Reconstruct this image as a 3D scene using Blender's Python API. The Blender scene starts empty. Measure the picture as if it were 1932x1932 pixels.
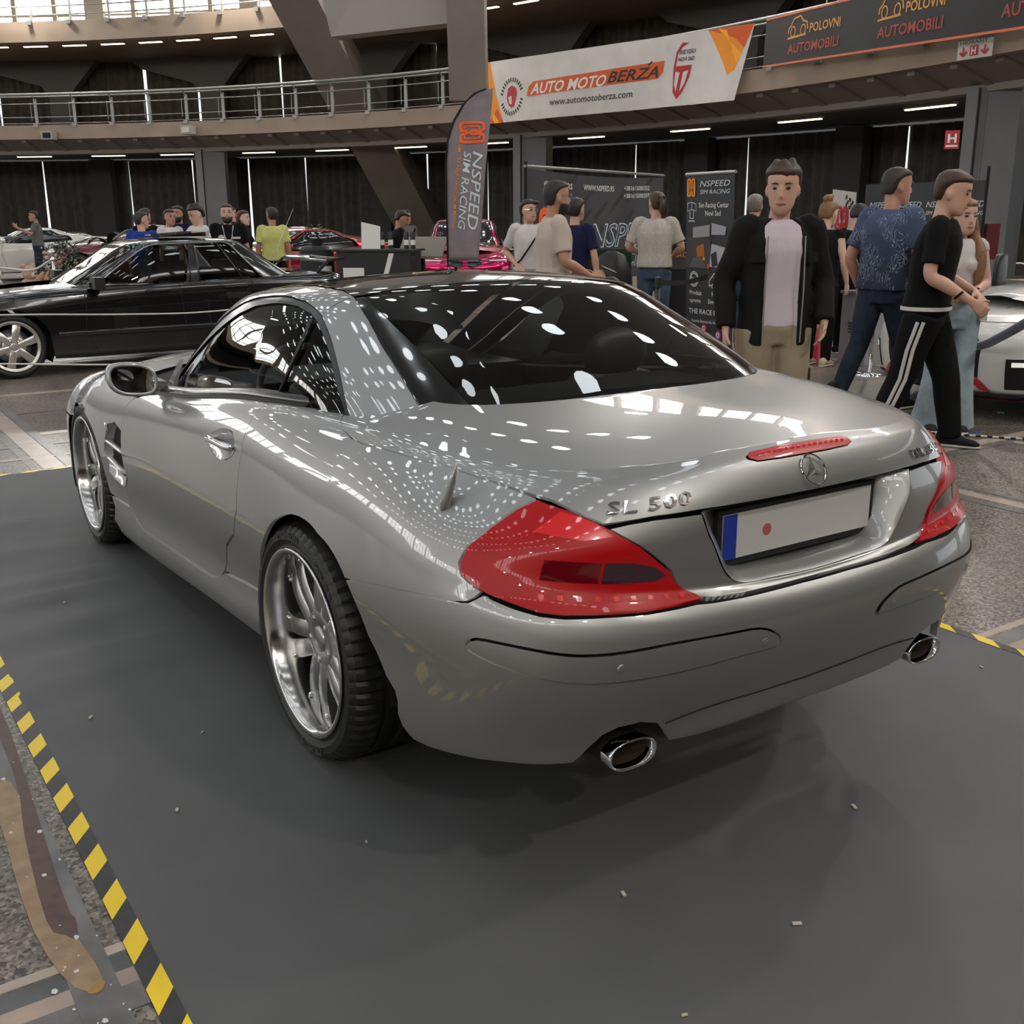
import bpy, bmesh, math, random
import numpy as np
from mathutils import Vector, Matrix
from mathutils.geometry import delaunay_2d_cdt
R = random.Random(7)
scene = bpy.context.scene
COL = scene.collection
PI = math.pi

# ------------------------------------------------------------------ camera, world, exposure
CAMP = (-1.9552, -2.6992, 1.5277); YAW, PITCH, ROLL = .5878, .2712, -.0052
cam_d = bpy.data.cameras.new('camera'); cam = bpy.data.objects.new('camera', cam_d); COL.objects.link(cam)
cam_d.sensor_width = 36; cam_d.lens = 2013.29 / 1932 * 36; cam_d.clip_end = 400; cam_d.clip_start = .05
_f = Vector((math.sin(YAW) * math.cos(PITCH), math.cos(YAW) * math.cos(PITCH), -math.sin(PITCH)))
_r = Vector((math.cos(YAW), -math.sin(YAW), 0)); _u = _r.cross(_f)
_r2 = math.cos(ROLL) * _r + math.sin(ROLL) * _u; _u2 = -math.sin(ROLL) * _r + math.cos(ROLL) * _u
cam.matrix_world = Matrix(((_r2.x, _u2.x, -_f.x, CAMP[0]), (_r2.y, _u2.y, -_f.y, CAMP[1]), (_r2.z, _u2.z, -_f.z, CAMP[2]), (0, 0, 0, 1)))
scene.camera = cam
world = bpy.data.worlds.new('world'); scene.world = world; world.use_nodes = True
world.node_tree.nodes['Background'].inputs[0].default_value = (.8, .9, 1, 1)
world.node_tree.nodes['Background'].inputs[1].default_value = 1.0
vs = scene.view_settings
vs.view_transform = 'Standard'; vs.look = 'None'; vs.gamma = 1; vs.use_curve_mapping = False
vs.exposure = -0.12
cy = scene.cycles; cy.max_bounces = 8; cy.diffuse_bounces = 3; cy.glossy_bounces = 4; cy.transmission_bounces = 4; cy.transparent_max_bounces = 12; cy.caustics_reflective = False; cy.caustics_refractive = False
OCULUS_LIGHT, WINDOW_LIGHT, STRIP_LIGHT, SLIT_LIGHT, SPOT_LIGHT = 9.0, 7.5, 5.0, 1.4, 800.0

# ------------------------------------------------------------------ helpers
MATS = {}
def mat(name, col=(.5, .5, .5), rough=.5, metal=0, coat=0, spec=.5, emit=None, estr=0, noise=0, nscale=20, bump=0, bscale=200, trans=0, crough=.03, sheen=0):
    if name in MATS: return MATS[name]
    m = bpy.data.materials.new(name); m.use_nodes = True; nt = m.node_tree; b = nt.nodes['Principled BSDF']
    b.inputs['Base Color'].default_value = (*col, 1); b.inputs['Roughness'].default_value = rough
    b.inputs['Metallic'].default_value = metal; b.inputs['Coat Weight'].default_value = coat
    b.inputs['Coat Roughness'].default_value = crough; b.inputs['Specular IOR Level'].default_value = spec
    b.inputs['Transmission Weight'].default_value = trans
    if sheen: b.inputs['Sheen Weight'].default_value = sheen
    if emit: b.inputs['Emission Color'].default_value = (*emit, 1); b.inputs['Emission Strength'].default_value = estr
    if noise:
        tc = nt.nodes.new('ShaderNodeTexCoord'); n = nt.nodes.new('ShaderNodeTexNoise'); n.inputs['Scale'].default_value = nscale
        n.inputs['Detail'].default_value = 5; nt.links.new(tc.outputs['Object'], n.inputs['Vector'])
        r = nt.nodes.new('ShaderNodeValToRGB'); nt.links.new(n.outputs['Fac'], r.inputs['Fac'])
        r.color_ramp.elements[0].position = .3; r.color_ramp.elements[1].position = .7
        r.color_ramp.elements[0].color = (*[c * (1 - noise) for c in col], 1); r.color_ramp.elements[1].color = (*[min(1, c * (1 + noise)) for c in col], 1)
        nt.links.new(r.outputs['Color'], b.inputs['Base Color'])
    if bump:
        tc = nt.nodes.new('ShaderNodeTexCoord'); n = nt.nodes.new('ShaderNodeTexNoise'); n.inputs['Scale'].default_value = bscale
        nt.links.new(tc.outputs['Object'], n.inputs['Vector'])
        bp = nt.nodes.new('ShaderNodeBump'); bp.inputs['Strength'].default_value = bump; bp.inputs['Distance'].default_value = .01
        nt.links.new(n.outputs['Fac'], bp.inputs['Height']); nt.links.new(bp.outputs['Normal'], b.inputs['Normal'])
    MATS[name] = m; return m
def glow(name, col, s): return mat(name, (0, 0, 0), 1, emit=col, estr=s, spec=0)
def glassmat(name, tint=(.5, .53, .5), ior=1.5, refl=1.0):
    if name in MATS: return MATS[name]
    m = bpy.data.materials.new(name); m.use_nodes = True; nt = m.node_tree
    for n in list(nt.nodes): nt.nodes.remove(n)
    o = nt.nodes.new('ShaderNodeOutputMaterial'); mx = nt.nodes.new('ShaderNodeMixShader'); t = nt.nodes.new('ShaderNodeBsdfTransparent')
    g = nt.nodes.new('ShaderNodeBsdfGlossy'); f = nt.nodes.new('ShaderNodeFresnel'); f.inputs['IOR'].default_value = ior
    t.inputs['Color'].default_value = (*tint, 1); g.inputs['Roughness'].default_value = .0; g.inputs['Color'].default_value = (refl, refl, refl, 1)
    nt.links.new(f.outputs[0], mx.inputs[0]); nt.links.new(t.outputs[0], mx.inputs[1]); nt.links.new(g.outputs[0], mx.inputs[2]); nt.links.new(mx.outputs[0], o.inputs[0])
    MATS[name] = m; return m

def link(o, parent=None):
    COL.objects.link(o)
    if parent is not None: o.parent = parent
    return o
def tag(o, label=None, cat=None, group=None, kind=None):
    if label: o['label'] = label
    if cat: o['category'] = cat
    if group: o['group'] = group
    if kind: o['kind'] = kind
    return o
def empty(name, loc=(0, 0, 0), rz=0, label=None, cat=None, group=None, kind=None):
    o = bpy.data.objects.new(name, None); COL.objects.link(o); o.location = loc; o.rotation_euler = (0, 0, rz)
    return tag(o, label, cat, group, kind)
def mesh(name, V, F, m, parent=None, smooth=False, normals=None, angle=None):
    me = bpy.data.meshes.new(name); me.from_pydata([tuple(map(float, v)) for v in V], [], [tuple(map(int, f)) for f in F]); me.update()
    ms = m if isinstance(m, (list, tuple)) else [m]
    for x in ms: me.materials.append(x)
    if smooth or angle is not None: me.polygons.foreach_set('use_smooth', [True] * len(me.polygons))
    if angle is not None: me.set_sharp_from_angle(angle=math.radians(angle))
    if normals is not None: me.normals_split_custom_set_from_vertices([tuple(map(float, n)) for n in normals])
    return link(bpy.data.objects.new(name, me), parent)
class MB:
    """collects shapes of ONE part, then builds one mesh"""
    def __init__(s): s.V = []; s.F = []
    def add(s, V, F):
        n = len(s.V); s.V += [tuple(v) for v in V]; s.F += [tuple(i + n for i in f) for f in F]; return s
    def box(s, c, d, rz=0, M=None):
        x, y, z = [k / 2 for k in d]; P = [(-x, -y, -z), (x, -y, -z), (x, y, -z), (-x, y, -z), (-x, -y, z), (x, -y, z), (x, y, z), (-x, y, z)]
        if M is None: M = Matrix.Rotation(rz, 4, 'Z')
        return s.add([Vector(c) + (M @ Vector(q)) for q in P], [(3, 2, 1, 0), (4, 5, 6, 7), (0, 1, 5, 4), (1, 2, 6, 5), (2, 3, 7, 6), (3, 0, 4, 7)])
    def loft(s, rings, cap=True, closed=True):
        n = len(rings[0]); V = [q for r in rings for q in r]; F = []
        for i in range(len(rings) - 1):
            for j in range(n if closed else n - 1):
                k = (j + 1) % n; F.append((i * n + j, i * n + k, (i + 1) * n + k, (i + 1) * n + j))
        if cap and closed: F.append(tuple(range(n))[::-1]); F.append(tuple((len(rings) - 1) * n + j for j in range(n)))
        return s.add(V, F)
    def tube(s, pts, r, n=8, cap=True):
        pts = [Vector(q) for q in pts]; rr = r if isinstance(r, (list, tuple)) else [r] * len(pts); rings = []
        t0 = (pts[1] - pts[0]).normalized(); a = t0.orthogonal().normalized()
        for i, q in enumerate(pts):
            t = (pts[min(i + 1, len(pts) - 1)] - pts[max(i - 1, 0)]); t = t.normalized() if t.length > 1e-9 else t0
            a = (a - t * a.dot(t)); a = a.normalized() if a.length > 1e-6 else t.orthogonal().normalized(); b = t.cross(a)
            rings.append([q + rr[i] * (math.cos(2 * PI * j / n) * a + math.sin(2 * PI * j / n) * b) for j in range(n)])
        return s.loft(rings, cap)
    def lathe(s, prof, n=32, M=None, cap=False):
        """prof [(r, h)] around local Z"""
        M = M or Matrix.Identity(4)
        return s.loft([[M @ Vector((r * math.cos(2 * PI * j / n), r * math.sin(2 * PI * j / n), h)) for j in range(n)] for r, h in prof], cap)
    def prism(s, poly, M, t):
        """2D outline in the local XY plane, thickness t along +Z"""
        n = len(poly); V = [M @ Vector((x, y, 0)) for x, y in poly] + [M @ Vector((x, y, t)) for x, y in poly]
        return s.add(V, [tuple(range(n))[::-1], tuple(range(n, 2 * n))] + [(i, (i + 1) % n, n + (i + 1) % n, n + i) for i in range(n)])
    def ball(s, c, r, n=12, sc=(1, 1, 1)):
        c = Vector(c); k = max(4, n // 2)
        return s.loft([[c + Vector((sc[0] * r * math.sin(PI * i / k) * math.cos(2 * PI * j / n), sc[1] * r * math.sin(PI * i / k) * math.sin(2 * PI * j / n), sc[2] * r * math.cos(PI * i / k))) for j in range(n)] for i in range(k + 1)], False)
    def build(s, name, m, parent=None, smooth=False, angle=None): return mesh(name, s.V, s.F, m, parent, smooth, None, angle)
def frame(o, x, n):
    """4x4 with origin o, local X along x, local Z along n"""
    x = Vector(x).normalized(); n = Vector(n); n = (n - x * n.dot(x)).normalized(); y = n.cross(x)
    return Matrix(((x.x, y.x, n.x, o[0]), (x.y, y.y, n.y, o[1]), (x.z, y.z, n.z, o[2]), (0, 0, 0, 1)))
_TXT = {}
def text_geo(txt, size=1, bold=0, shear=0, spacing=1, extrude=0, align='LEFT', res=2):
    """flat text outline as mesh data in the XY plane"""
    k = (txt, size, bold, shear, spacing, extrude, align)
    if k in _TXT: return _TXT[k]
    c = bpy.data.curves.new('t', 'FONT'); c.body = txt; c.size = size; c.offset = bold * size; c.shear = shear; c.space_character = spacing; c.extrude = extrude; c.align_x = align; c.resolution_u = res
    o = bpy.data.objects.new('t', c); COL.objects.link(o); dg = bpy.context.evaluated_depsgraph_get(); me = bpy.data.meshes.new_from_object(o.evaluated_get(dg))
    V = [tuple(v.co) for v in me.vertices]; F = [tuple(q.vertices) for q in me.polygons]
    bpy.data.objects.remove(o); bpy.data.curves.remove(c); bpy.data.meshes.remove(me); _TXT[k] = (V, F); return V, F
def text(name, txt, M, size, m, parent=None, bold=0, shear=0, spacing=1, extrude=.0, align='LEFT', width=None, fn=None):
    V, F = text_geo(txt, size, bold, shear, spacing, extrude, align)
    if width:
        x0 = min(v[0] for v in V); x1 = max(v[0] for v in V); k = width / (x1 - x0); V = [(((v[0] - x0) * k) if align == 'LEFT' else v[0] * k, v[1], v[2]) for v in V]
    V = [fn(Vector(v)) if fn else M @ Vector(v) for v in V]
    return mesh(name, V, F, m, parent)
def cr_pts(P, n=6, closed=False):
    """Catmull-Rom through points (any dimension)"""
    P = [np.array(q, float) for q in P]; out = []; L = len(P)
    for i in range(L if closed else L - 1):
        if closed: a, b, c, d = P[i - 1], P[i], P[(i + 1) % L], P[(i + 2) % L]
        else:
            b, c = P[i], P[i + 1]; a = P[i - 1] if i else 2 * b - c; d = P[i + 2] if i + 2 < L else 2 * c - b
        for k in range(n):
            t = k / n; out.append(b + .5 * t * ((c - a) + t * ((2 * a - 5 * b + 4 * c - d) + t * (3 * (b - c) + d - a))))
    if not closed: out.append(P[-1])
    return out
def copy_tree(o, parent=None):
    c = o.copy(); COL.objects.link(c); c.parent = parent
    for ch in [x for x in bpy.data.objects if x.parent == o]: copy_tree(ch, c)
    return c
# ------------------------------------------------------------------ the hall (round, domed)
HX, HY = -17.7, 21.2
def pol(a, r, z): a = math.radians(a); return Vector((HX + r * math.cos(a), HY + r * math.sin(a), z))
def ring_mesh(prof, a0, a1, n, closed_prof=False):
    """sweep a (r,z) profile from angle a0 to a1"""
    b = MB(); rows = [[pol(a0 + (a1 - a0) * i / n, r, z) for r, z in prof] for i in range(n + 1)]; m = len(prof); V = [q for r in rows for q in r]; F = []
    for i in range(n):
        for j in range(m if closed_prof else m - 1):
            k = (j + 1) % m; F.append((i * m + j, (i + 1) * m + j, (i + 1) * m + k, i * m + k))
    if closed_prof: F.append(tuple(range(m))); F.append(tuple(n * m + j for j in range(m))[::-1])
    return b.add(V, F)
def struct(o): o['kind'] = 'structure'; return o

def terrazzo():
    m = bpy.data.materials.new('terrazzo'); m.use_nodes = True; nt = m.node_tree; b = nt.nodes['Principled BSDF']; N = nt.nodes.new; L = nt.links.new
    tc = N('ShaderNodeTexCoord'); v = N('ShaderNodeTexVoronoi'); v.inputs['Scale'].default_value = 105; L(tc.outputs['Object'], v.inputs['Vector'])
    sp = N('ShaderNodeSeparateColor'); L(v.outputs['Color'], sp.inputs[0])
    r = N('ShaderNodeValToRGB'); L(sp.outputs[0], r.inputs['Fac']); e = r.color_ramp.elements
    e[0].position = 0; e[0].color = (.035, .030, .027, 1); e[1].position = 1; e[1].color = (.42, .36, .31, 1)
    for p_, c in ((.22, (.10, .085, .075, 1)), (.5, (.20, .165, .14, 1)), (.8, (.29, .245, .205, 1))): x = e.new(p_); x.color = c
    n = N('ShaderNodeTexNoise'); n.inputs['Scale'].default_value = .9; n.inputs['Detail'].default_value = 8; L(tc.outputs['Object'], n.inputs['Vector'])
    mx = N('ShaderNodeMix'); mx.data_type = 'RGBA'; mx.blend_type = 'MULTIPLY'; mx.inputs[0].default_value = .75; L(r.outputs['Color'], mx.inputs[6])
    r2 = N('ShaderNodeValToRGB'); L(n.outputs['Fac'], r2.inputs['Fac']); r2.color_ramp.elements[0].color = (.45, .42, .40, 1); r2.color_ramp.elements[0].position = .3; r2.color_ramp.elements[1].color = (1, 1, 1, 1); r2.color_ramp.elements[1].position = .7
    L(r2.outputs['Color'], mx.inputs[7]); L(mx.outputs[2], b.inputs['Base Color']); b.inputs['Roughness'].default_value = .34
    bp = N('ShaderNodeBump'); bp.inputs['Strength'].default_value = .15; bp.inputs['Distance'].default_value = .002; L(v.outputs['Distance'], bp.inputs['Height']); L(bp.outputs[0], b.inputs['Normal'])
    return m
TERR = terrazzo()
floor = struct(mesh('floor', [(-70, -40, 0), (40, -40, 0), (40, 80, 0), (-70, 80, 0)], [(0, 1, 2, 3)], TERR))
# marble inlay strips set in the terrazzo
MARB = [mat('marble_pale', (.40, .33, .27), .3, noise=.18, nscale=9), mat('marble_grey', (.14, .13, .125), .3, noise=.35, nscale=7), mat('marble_dark', (.085, .085, .088), .3, noise=.4, nscale=6), mat('marble_rose', (.33, .25, .20), .3, noise=.2, nscale=8)]
_iz = [.0012]
def inlay(x0, y0, x1, y1, w, k):
    _iz[0] += .00009; z = _iz[0]
    d = Vector((x1 - x0, y1 - y0, 0)); a = math.atan2(d.y, d.x)
    return MB().box(((x0 + x1) / 2, (y0 + y1) / 2, z / 2), (d.length, w, z), a).build('inlay_strip', MARB[k], floor)
for a in ((1.56, -.575, 30, -.575, .035, 0), (1.56, -.64, 30, -.64, .08, 1), (1.56, -.715, 30, -.715, .07, 3), (-30, -.575, -1.56, -.575, .03, 0), (-30, -.625, -1.56, -.625, .06, 2), (-30, -.68, -1.56, -.68, .05, 3), (-30, -.745, -1.56, -.745, .08, 1),
          (3.42, -9, 3.42, 30, .09, 0), (3.30, -9, 3.30, 30, .05, 1), (3.54, -9, 3.54, 30, .05, 1), (3.6, 1.52, 30, 1.52, .10, 0), (3.6, 1.40, 30, 1.40, .06, 1), (4.95, -9, 4.95, 1.4, .06, 0), (3.6, .45, 30, .45, .05, 1),
          (-30, 7.66, 30, 7.66, .10, 0), (-.62, 5.62, 3.3, 5.62, .10, 0), (-30, 5.2, 3.3, 5.2, .05, 1), (-30, 4.78, 3.3, 4.78, .06, 3), (-.71, 4.3, -.71, 7.6, .13, 0), (-.60, 4.3, -.60, 7.6, .07, 1), (-.82, 4.3, -.82, 7.6, .05, 1), (-30, 6.6, 30, 6.6, .03, 1), (-1.645, -30, -1.645, 7.6, .09, 1), (-30, 9.9, 30, 9.9, .10, 0), (-30, 13, 30, 13, .12, 0), (7.4, -9, 7.4, 30, .1, 0)):
    inlay(*a)
CONC = mat('hall_concrete', (.30, .265, .235), .75, noise=.10, nscale=1.5)
FASC = mat('gallery_fascia', (.25, .19, .14), .65, noise=.12, nscale=.8)
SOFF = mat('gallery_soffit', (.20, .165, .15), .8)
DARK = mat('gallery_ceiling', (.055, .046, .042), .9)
CURT = mat('curtain_cloth', (.075, .066, .058), .95, noise=.25, nscale=3, sheen=.3)
CURT2 = mat('curtain_cloth_upper', (.085, .068, .052), .95, noise=.25, nscale=3)
GREY = mat('column_paint', (.15, .15, .155), .6, noise=.06, nscale=2)
STEEL = mat('rail_steel', (.25, .25, .24), .45, metal=.4)
DAY = glow('window_daylight', (1, .99, .97), WINDOW_LIGHT)
SLIT = glow('slit_daylight', (.93, .98, 1), SLIT_LIGHT)
TUBE = glow('tube_lamp', (1, .80, .52), STRIP_LIGHT)
A0, A1 = -40, 75
# outer walls and dome all the way round
struct(ring_mesh([(49, 0), (49, 9.3)], 0, 360, 120).build('wall_outer', mat('outer_wall', (.06, .055, .05), .9)))
dome_pts = []
SR, SZ = 72.4, -39.2
def dome_z(r): return SZ + math.sqrt(SR * SR - r * r)
DOME = mat('dome_concrete', (.14, .135, .13), .85)
ceil_o = struct(ring_mesh([(49, 15.4), (46, dome_z(46))] + [(r, dome_z(r)) for r in (42, 36, 30, 24, 18, 12, 6, .01)], 0, 360, 96).build('ceiling', DOME, smooth=True))
ob = MB(); k = 0
rr = 4.0
while rr < 43:
    n = int(2 * PI * rr / 2.7); n -= n % 4
    for i in range(n):
        if i % max(8, n // 12) == 0: continue                     # the dome's ribs
        a = 360 * (i + .5 * (k % 2)) / n; c = pol(a, rr, dome_z(rr) - .06); rad = c - Vector((HX, HY, SZ)); rad.normalize()
        tg = Vector((-math.sin(math.radians(a)), math.cos(math.radians(a)), 0)); bt = rad.cross(tg)
        ob.add([c + .66 * (math.cos(PI * j / 6) * tg + math.sin(PI * j / 6) * bt) for j in range(12)], [tuple(range(12))])
    rr += 2.5; k += 1
oc = ob.build('skylight_oculi', glow('oculus_daylight', (.90, .96, 1), OCULUS_LIGHT), ceil_o); oc['kind'] = 'stuff'
# clerestory windows: bright panes between piers, all the way round
cw = struct(ring_mesh([(48.6, 9.78), (48.6, 15.4)], 0, 360, 120).build('window_1', DAY))
fr = MB()
for i in range(144):
    a = i * 2.5
    big = i % 4 == 0
    fr.box(pol(a, 48.2, 12.6), (.3, 1.0 if big else .22, 5.6), math.radians(a))
for z in (10.55, 11.4, 12.6, 14.0):
    fr.add(*(lambda b: (b.V, b.F))(ring_mesh([(48.25, z), (48.45, z), (48.45, z + .09), (48.25, z + .09)], 0, 360, 120, True)))
fr.build('window_frame', mat('window_frame', (.32, .26, .2), .6), cw)
# lamps: warm floodlights along the top gallery
fl_m = glow('flood_lamp', (1, .945, .86), SPOT_LIGHT)
for i in range(24):
    a = i * 15 + 4
    b = MB().box(pol(a, 39.2, 12.2), (.5, 1.0, .12), math.radians(a)); o = b.build('floodlight', mat('lamp_housing', (.05, .05, .05), .5), ceil_o)
    MB().box(pol(a, 39.2, 12.12), (.34, .8, .04), math.radians(a)).build('lens', fl_m, o)
# ---------------- galleries
def gallery(z_fb, z_ft, z_beam, name):
    g = struct(ring_mesh([(49, z_fb + .05), (40.4, z_fb + .05), (40.4, z_fb), (39.85, z_fb), (39.85, z_ft), (49, z_ft)], -180, 180, 240).build(name, FASC))
    return g
gal = gallery(4.92, 5.52, 4.4, 'gallery_floor')
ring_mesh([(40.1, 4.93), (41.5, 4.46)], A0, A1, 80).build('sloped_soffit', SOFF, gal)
ring_mesh([(41.3, 4.36), (41.75, 4.36), (41.75, 4.62), (41.3, 4.62)], A0, A1, 80, True).build('edge_beam', mat('edge_beam', (.24, .205, .185), .7), gal)
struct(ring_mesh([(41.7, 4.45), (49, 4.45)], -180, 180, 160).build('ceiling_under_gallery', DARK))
for i in range(44):
    a = -24 + i * 1.95; M = frame(pol(a, 40.15, 4.9), pol(a, 41.5, 4.4) - pol(a, 40.15, 4.4), Vector((-math.sin(math.radians(a)), math.cos(math.radians(a)), 0)))
    P0, P1, P2 = pol(a, 40.1, 4.92), pol(a, 41.45, 4.9), pol(a, 41.45, 4.46); t = Vector((-math.sin(math.radians(a)), math.cos(math.radians(a)), 0)) * .12
    MB().add([P0 - t, P1 - t, P2 - t, pol(a, 40.1, 4.80) - t, P0 + t, P1 + t, P2 + t, pol(a, 40.1, 4.80) + t], [(0, 1, 2, 3), (7, 6, 5, 4), (3, 2, 6, 7), (0, 3, 7, 4)]).build('bracket', SOFF, gal)
# railing of the lower gallery
rail = empty('balcony_railing', pol(20, 40, 5.5), 0, 'grey steel railing along the curved lower gallery', 'railing')
rl = rail.location
def rel(p): return Vector(p) - rl
for z, r, rad in ((6.80, 39.75, .055), (6.42, 39.95, .022), (5.86, 40.0, .02), (5.6, 40.0, .016)):
    MB().tube([rel(pol(A0 + i * 1.5, r, z)) for i in range(int((A1 - A0) / 1.5) + 1)], rad, 8).build('rail_bar', STEEL, rail, True)
MB().tube([rel(pol(A0 + i * 1.5, 39.98, 6.72)) for i in range(int((A1 - A0) / 1.5) + 1)], .035, 6).build('rail_bar', STEEL, rail, True)
pst = None
for i in range(30):
    a = -20 + i * 2.65
    b = MB(); u = pol(a, 1, 0) - pol(a, 0, 0)
    b.box(rel(pol(a, 39.98, 6.05)), (.05, .14, 1.15), math.radians(a)); b.tube([rel(pol(a, 39.97, 6.55)), rel(pol(a, 39.76, 6.78))], .025, 6); b.box(rel(pol(a, 39.92, 5.50)), (.22, .2, .14), math.radians(a))
    b.build('post', STEEL, rail)
    b = MB(); t = Vector((-math.sin(math.radians(a)), math.cos(math.radians(a)), 0))
    b.box(rel(pol(a + .35, 40.0, 6.1)), (.025, .03, .75), math.radians(a)); b.build('baluster', STEEL, rail)
# mesh infill of the railing is too fine to see apart: left open
# upper gallery
gu = struct(ring_mesh([(49, 9.0), (40.4, 9.0), (40.4, 8.95), (39.85, 8.95), (39.85, 9.78), (49, 9.78)], -180, 180, 240).build('upper_gallery_floor', FASC))
ur = empty('upper_railing', pol(45, 40, 9.8), 0, 'thin steel railing of the top gallery before the bright windows', 'railing'); ul = ur.location
for z in (10.75, 10.4, 10.05):
    MB().tube([pol(20 + i * 1.5, 40, z) - ul for i in range(35)], .03, 6).build('rail_bar', STEEL, ur)
for i in range(18):
    a = 22 + i * 2.65; MB().box(pol(a, 40, 10.25) - ul, (.06, .09, 1.1), math.radians(a)).build('post', STEEL, ur); MB().box(pol(a, 39.85, 9.72) - ul, (.2, .2, .18), math.radians(a)).build('post_foot', STEEL, ur)
# columns under the lower gallery
for i, (a, lab) in enumerate(((38.3, 'grey column behind the crowd left of the red car'), (15.5, 'grey column left of the dark backdrop'), (-10.4, 'grey column carrying the red hydrant sign'), (62, 'grey column far to the left'), (-36, 'grey column far to the right'))):
    c = struct(MB().box(pol(a, 41.9, 2.2), (1.0, .95, 4.5), math.radians(a + 24)).build('column', GREY)); c['label'] = lab
    q = pol(a, 41.25, 2.2); MB().box(q + Vector((-math.sin(math.radians(a)), math.cos(math.radians(a)), 0)) * .42, (.35, .28, 4.5), math.radians(a + 24)).build('pilaster', mat('column_paint_light', (.19, .19, .20), .6), c)
    MB().tube([q + Vector((.1, .1, -2.2)), q + Vector((.1, .1, 2.2))], .05, 8).build('pipe', GREY, c)
# curtains with slits of daylight between them
struct(ring_mesh([(48.7, .0), (48.7, 4.4)], A0, A1, 80).build('window_2', SLIT))
struct(ring_mesh([(47.6, 5.52), (47.6, 9.0)], A0, A1, 80).build('window_3', SLIT))
def curtain(a0, a1, r, z0, z1, m, lab, lean=0):
    n = max(12, int((a1 - a0) * 8)); V = []; F = []; ph = R.random() * 6
    for i in range(n + 1):
        for j in range(3):
            t = i / n; zz = z0 + (z1 - z0) * j / 2; am = .15 * (1 - .35 * j / 2)
            V.append(pol(a0 + (a1 - a0) * t + (lean * (j / 2 - .5) if i in (0, n) else 0), r + am * math.sin(ph + i * 1.35 + .8 * math.sin(i * .7)), zz))
    for i in range(n):
        for j in range(2): F.append((i * 3 + j, i * 3 + j + 1, i * 3 + j + 4, i * 3 + j + 3))
    o = mesh('curtain', V, F, m, None, True); tag(o, lab, 'curtain', 'curtains along the gallery windows'); return o
edges = [-14, -9.5, -4.2, .4, 3.5, 8.6, 12.5, 15.1, 20.0, 24.5, 28.55, 32.6, 36.8, 40.6, 44.5, 48.75, 51.2, 54.25, 58]
ORD = ['first', 'second', 'third', 'fourth', 'fifth', 'sixth', 'seventh', 'eighth', 'ninth', 'tenth', 'eleventh', 'twelfth', 'thirteenth', 'fourteenth', 'fifteenth', 'sixteenth', 'seventeenth', 'eighteenth', 'nineteenth', 'twentieth']
CL = ['dark grey ground floor curtain, %s from the left' % ORD[len(edges) - 2 - i] for i in range(len(edges) - 1)]
for i in range(len(edges) - 1):
    g0 = (.02, .05, .005, .03)[i % 4]; g1 = (.03, .01, .06, .008)[i % 4]
    curtain(edges[i] + g0, edges[i + 1] - g1, 48, .03, 4.40 - .015 * (i % 3), CURT, CL[i], .06 * (-1) ** i)
ue = [-12, -6.2, -.5, 4, 7.05 + 2, 14, 18.7, 23.5, 27, 33, 37.5, 43, 46.5, 51.4, 56, 60]
for i in range(len(ue) - 1):
    curtain(ue[i] + .01, ue[i + 1] - (.01, .07)[i % 2], 47, 5.53, 9.02, CURT2, 'brown-black curtain above the gallery railing, %s from the left' % ORD[len(ue) - 2 - i], .05 * (-1) ** i)
# concrete frames with haunches in front of the upper curtains
for a in (61.4, 51.4, 41.4, 30.1, 18.7, 7.05, -4, -14.5):
    t = Vector((-math.sin(math.radians(a)), math.cos(math.radians(a)), 0)); M = frame(pol(a, 45.8, 5.52), t, Vector((math.cos(math.radians(a)), math.sin(math.radians(a)), 0)))
    P = [(-.55, 0), (.55, 0), (.55, 1.9), (.9, 2.3), (3.6, 3.0), (4.4, 3.5), (-2.1, 3.5), (-1.5, 2.9), (-.6, 1.95)]
    struct(MB().prism(P, M, .55).build('concrete_frame', mat('frame_concrete', (.115, .105, .098), .85, noise=.08)))
# ground floor wall piers
for a in (50.0, 41.5, 31, 20.9, 10.6, 2.3, -7.5, 60): struct(MB().box(pol(a, 47.2, 2.2), (.5, 1.15, 4.4), math.radians(a)).build('wall_pier', mat('pier_paint', (.05, .048, .047), .8)))
# tube lights
def tubes(a_list, r, z, ln, lab, grp):
    for i_, a in enumerate(a_list):
        o = MB().box(pol(a, r, z + .05), (.22, ln, .07), math.radians(a)).build('tube_light', mat('lamp_tray', (.3, .28, .25), .5)); tag(o, lab % ORD[min(i_, 19)], 'lamp', grp)
        MB().box(pol(a, r, z), (.13, ln * .96, .04), math.radians(a)).build('tube', TUBE, o)
tubes([56.9, 51.8, 46.8, 42.05, 36.3, 31.1, 25.6, 20, 13.7, 7.25, 1.05, -5.4, -11.5], 43.2, 4.36, 1.75, 'strip light under the lower gallery, %s from the left', 'strip lights under the lower gallery')
tubes([54.4 - 2.62 * i for i in range(18)], 40.9, 8.92, 1.15, 'strip light under the top gallery edge, %s from the left', 'strip lights under the top gallery')
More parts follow.
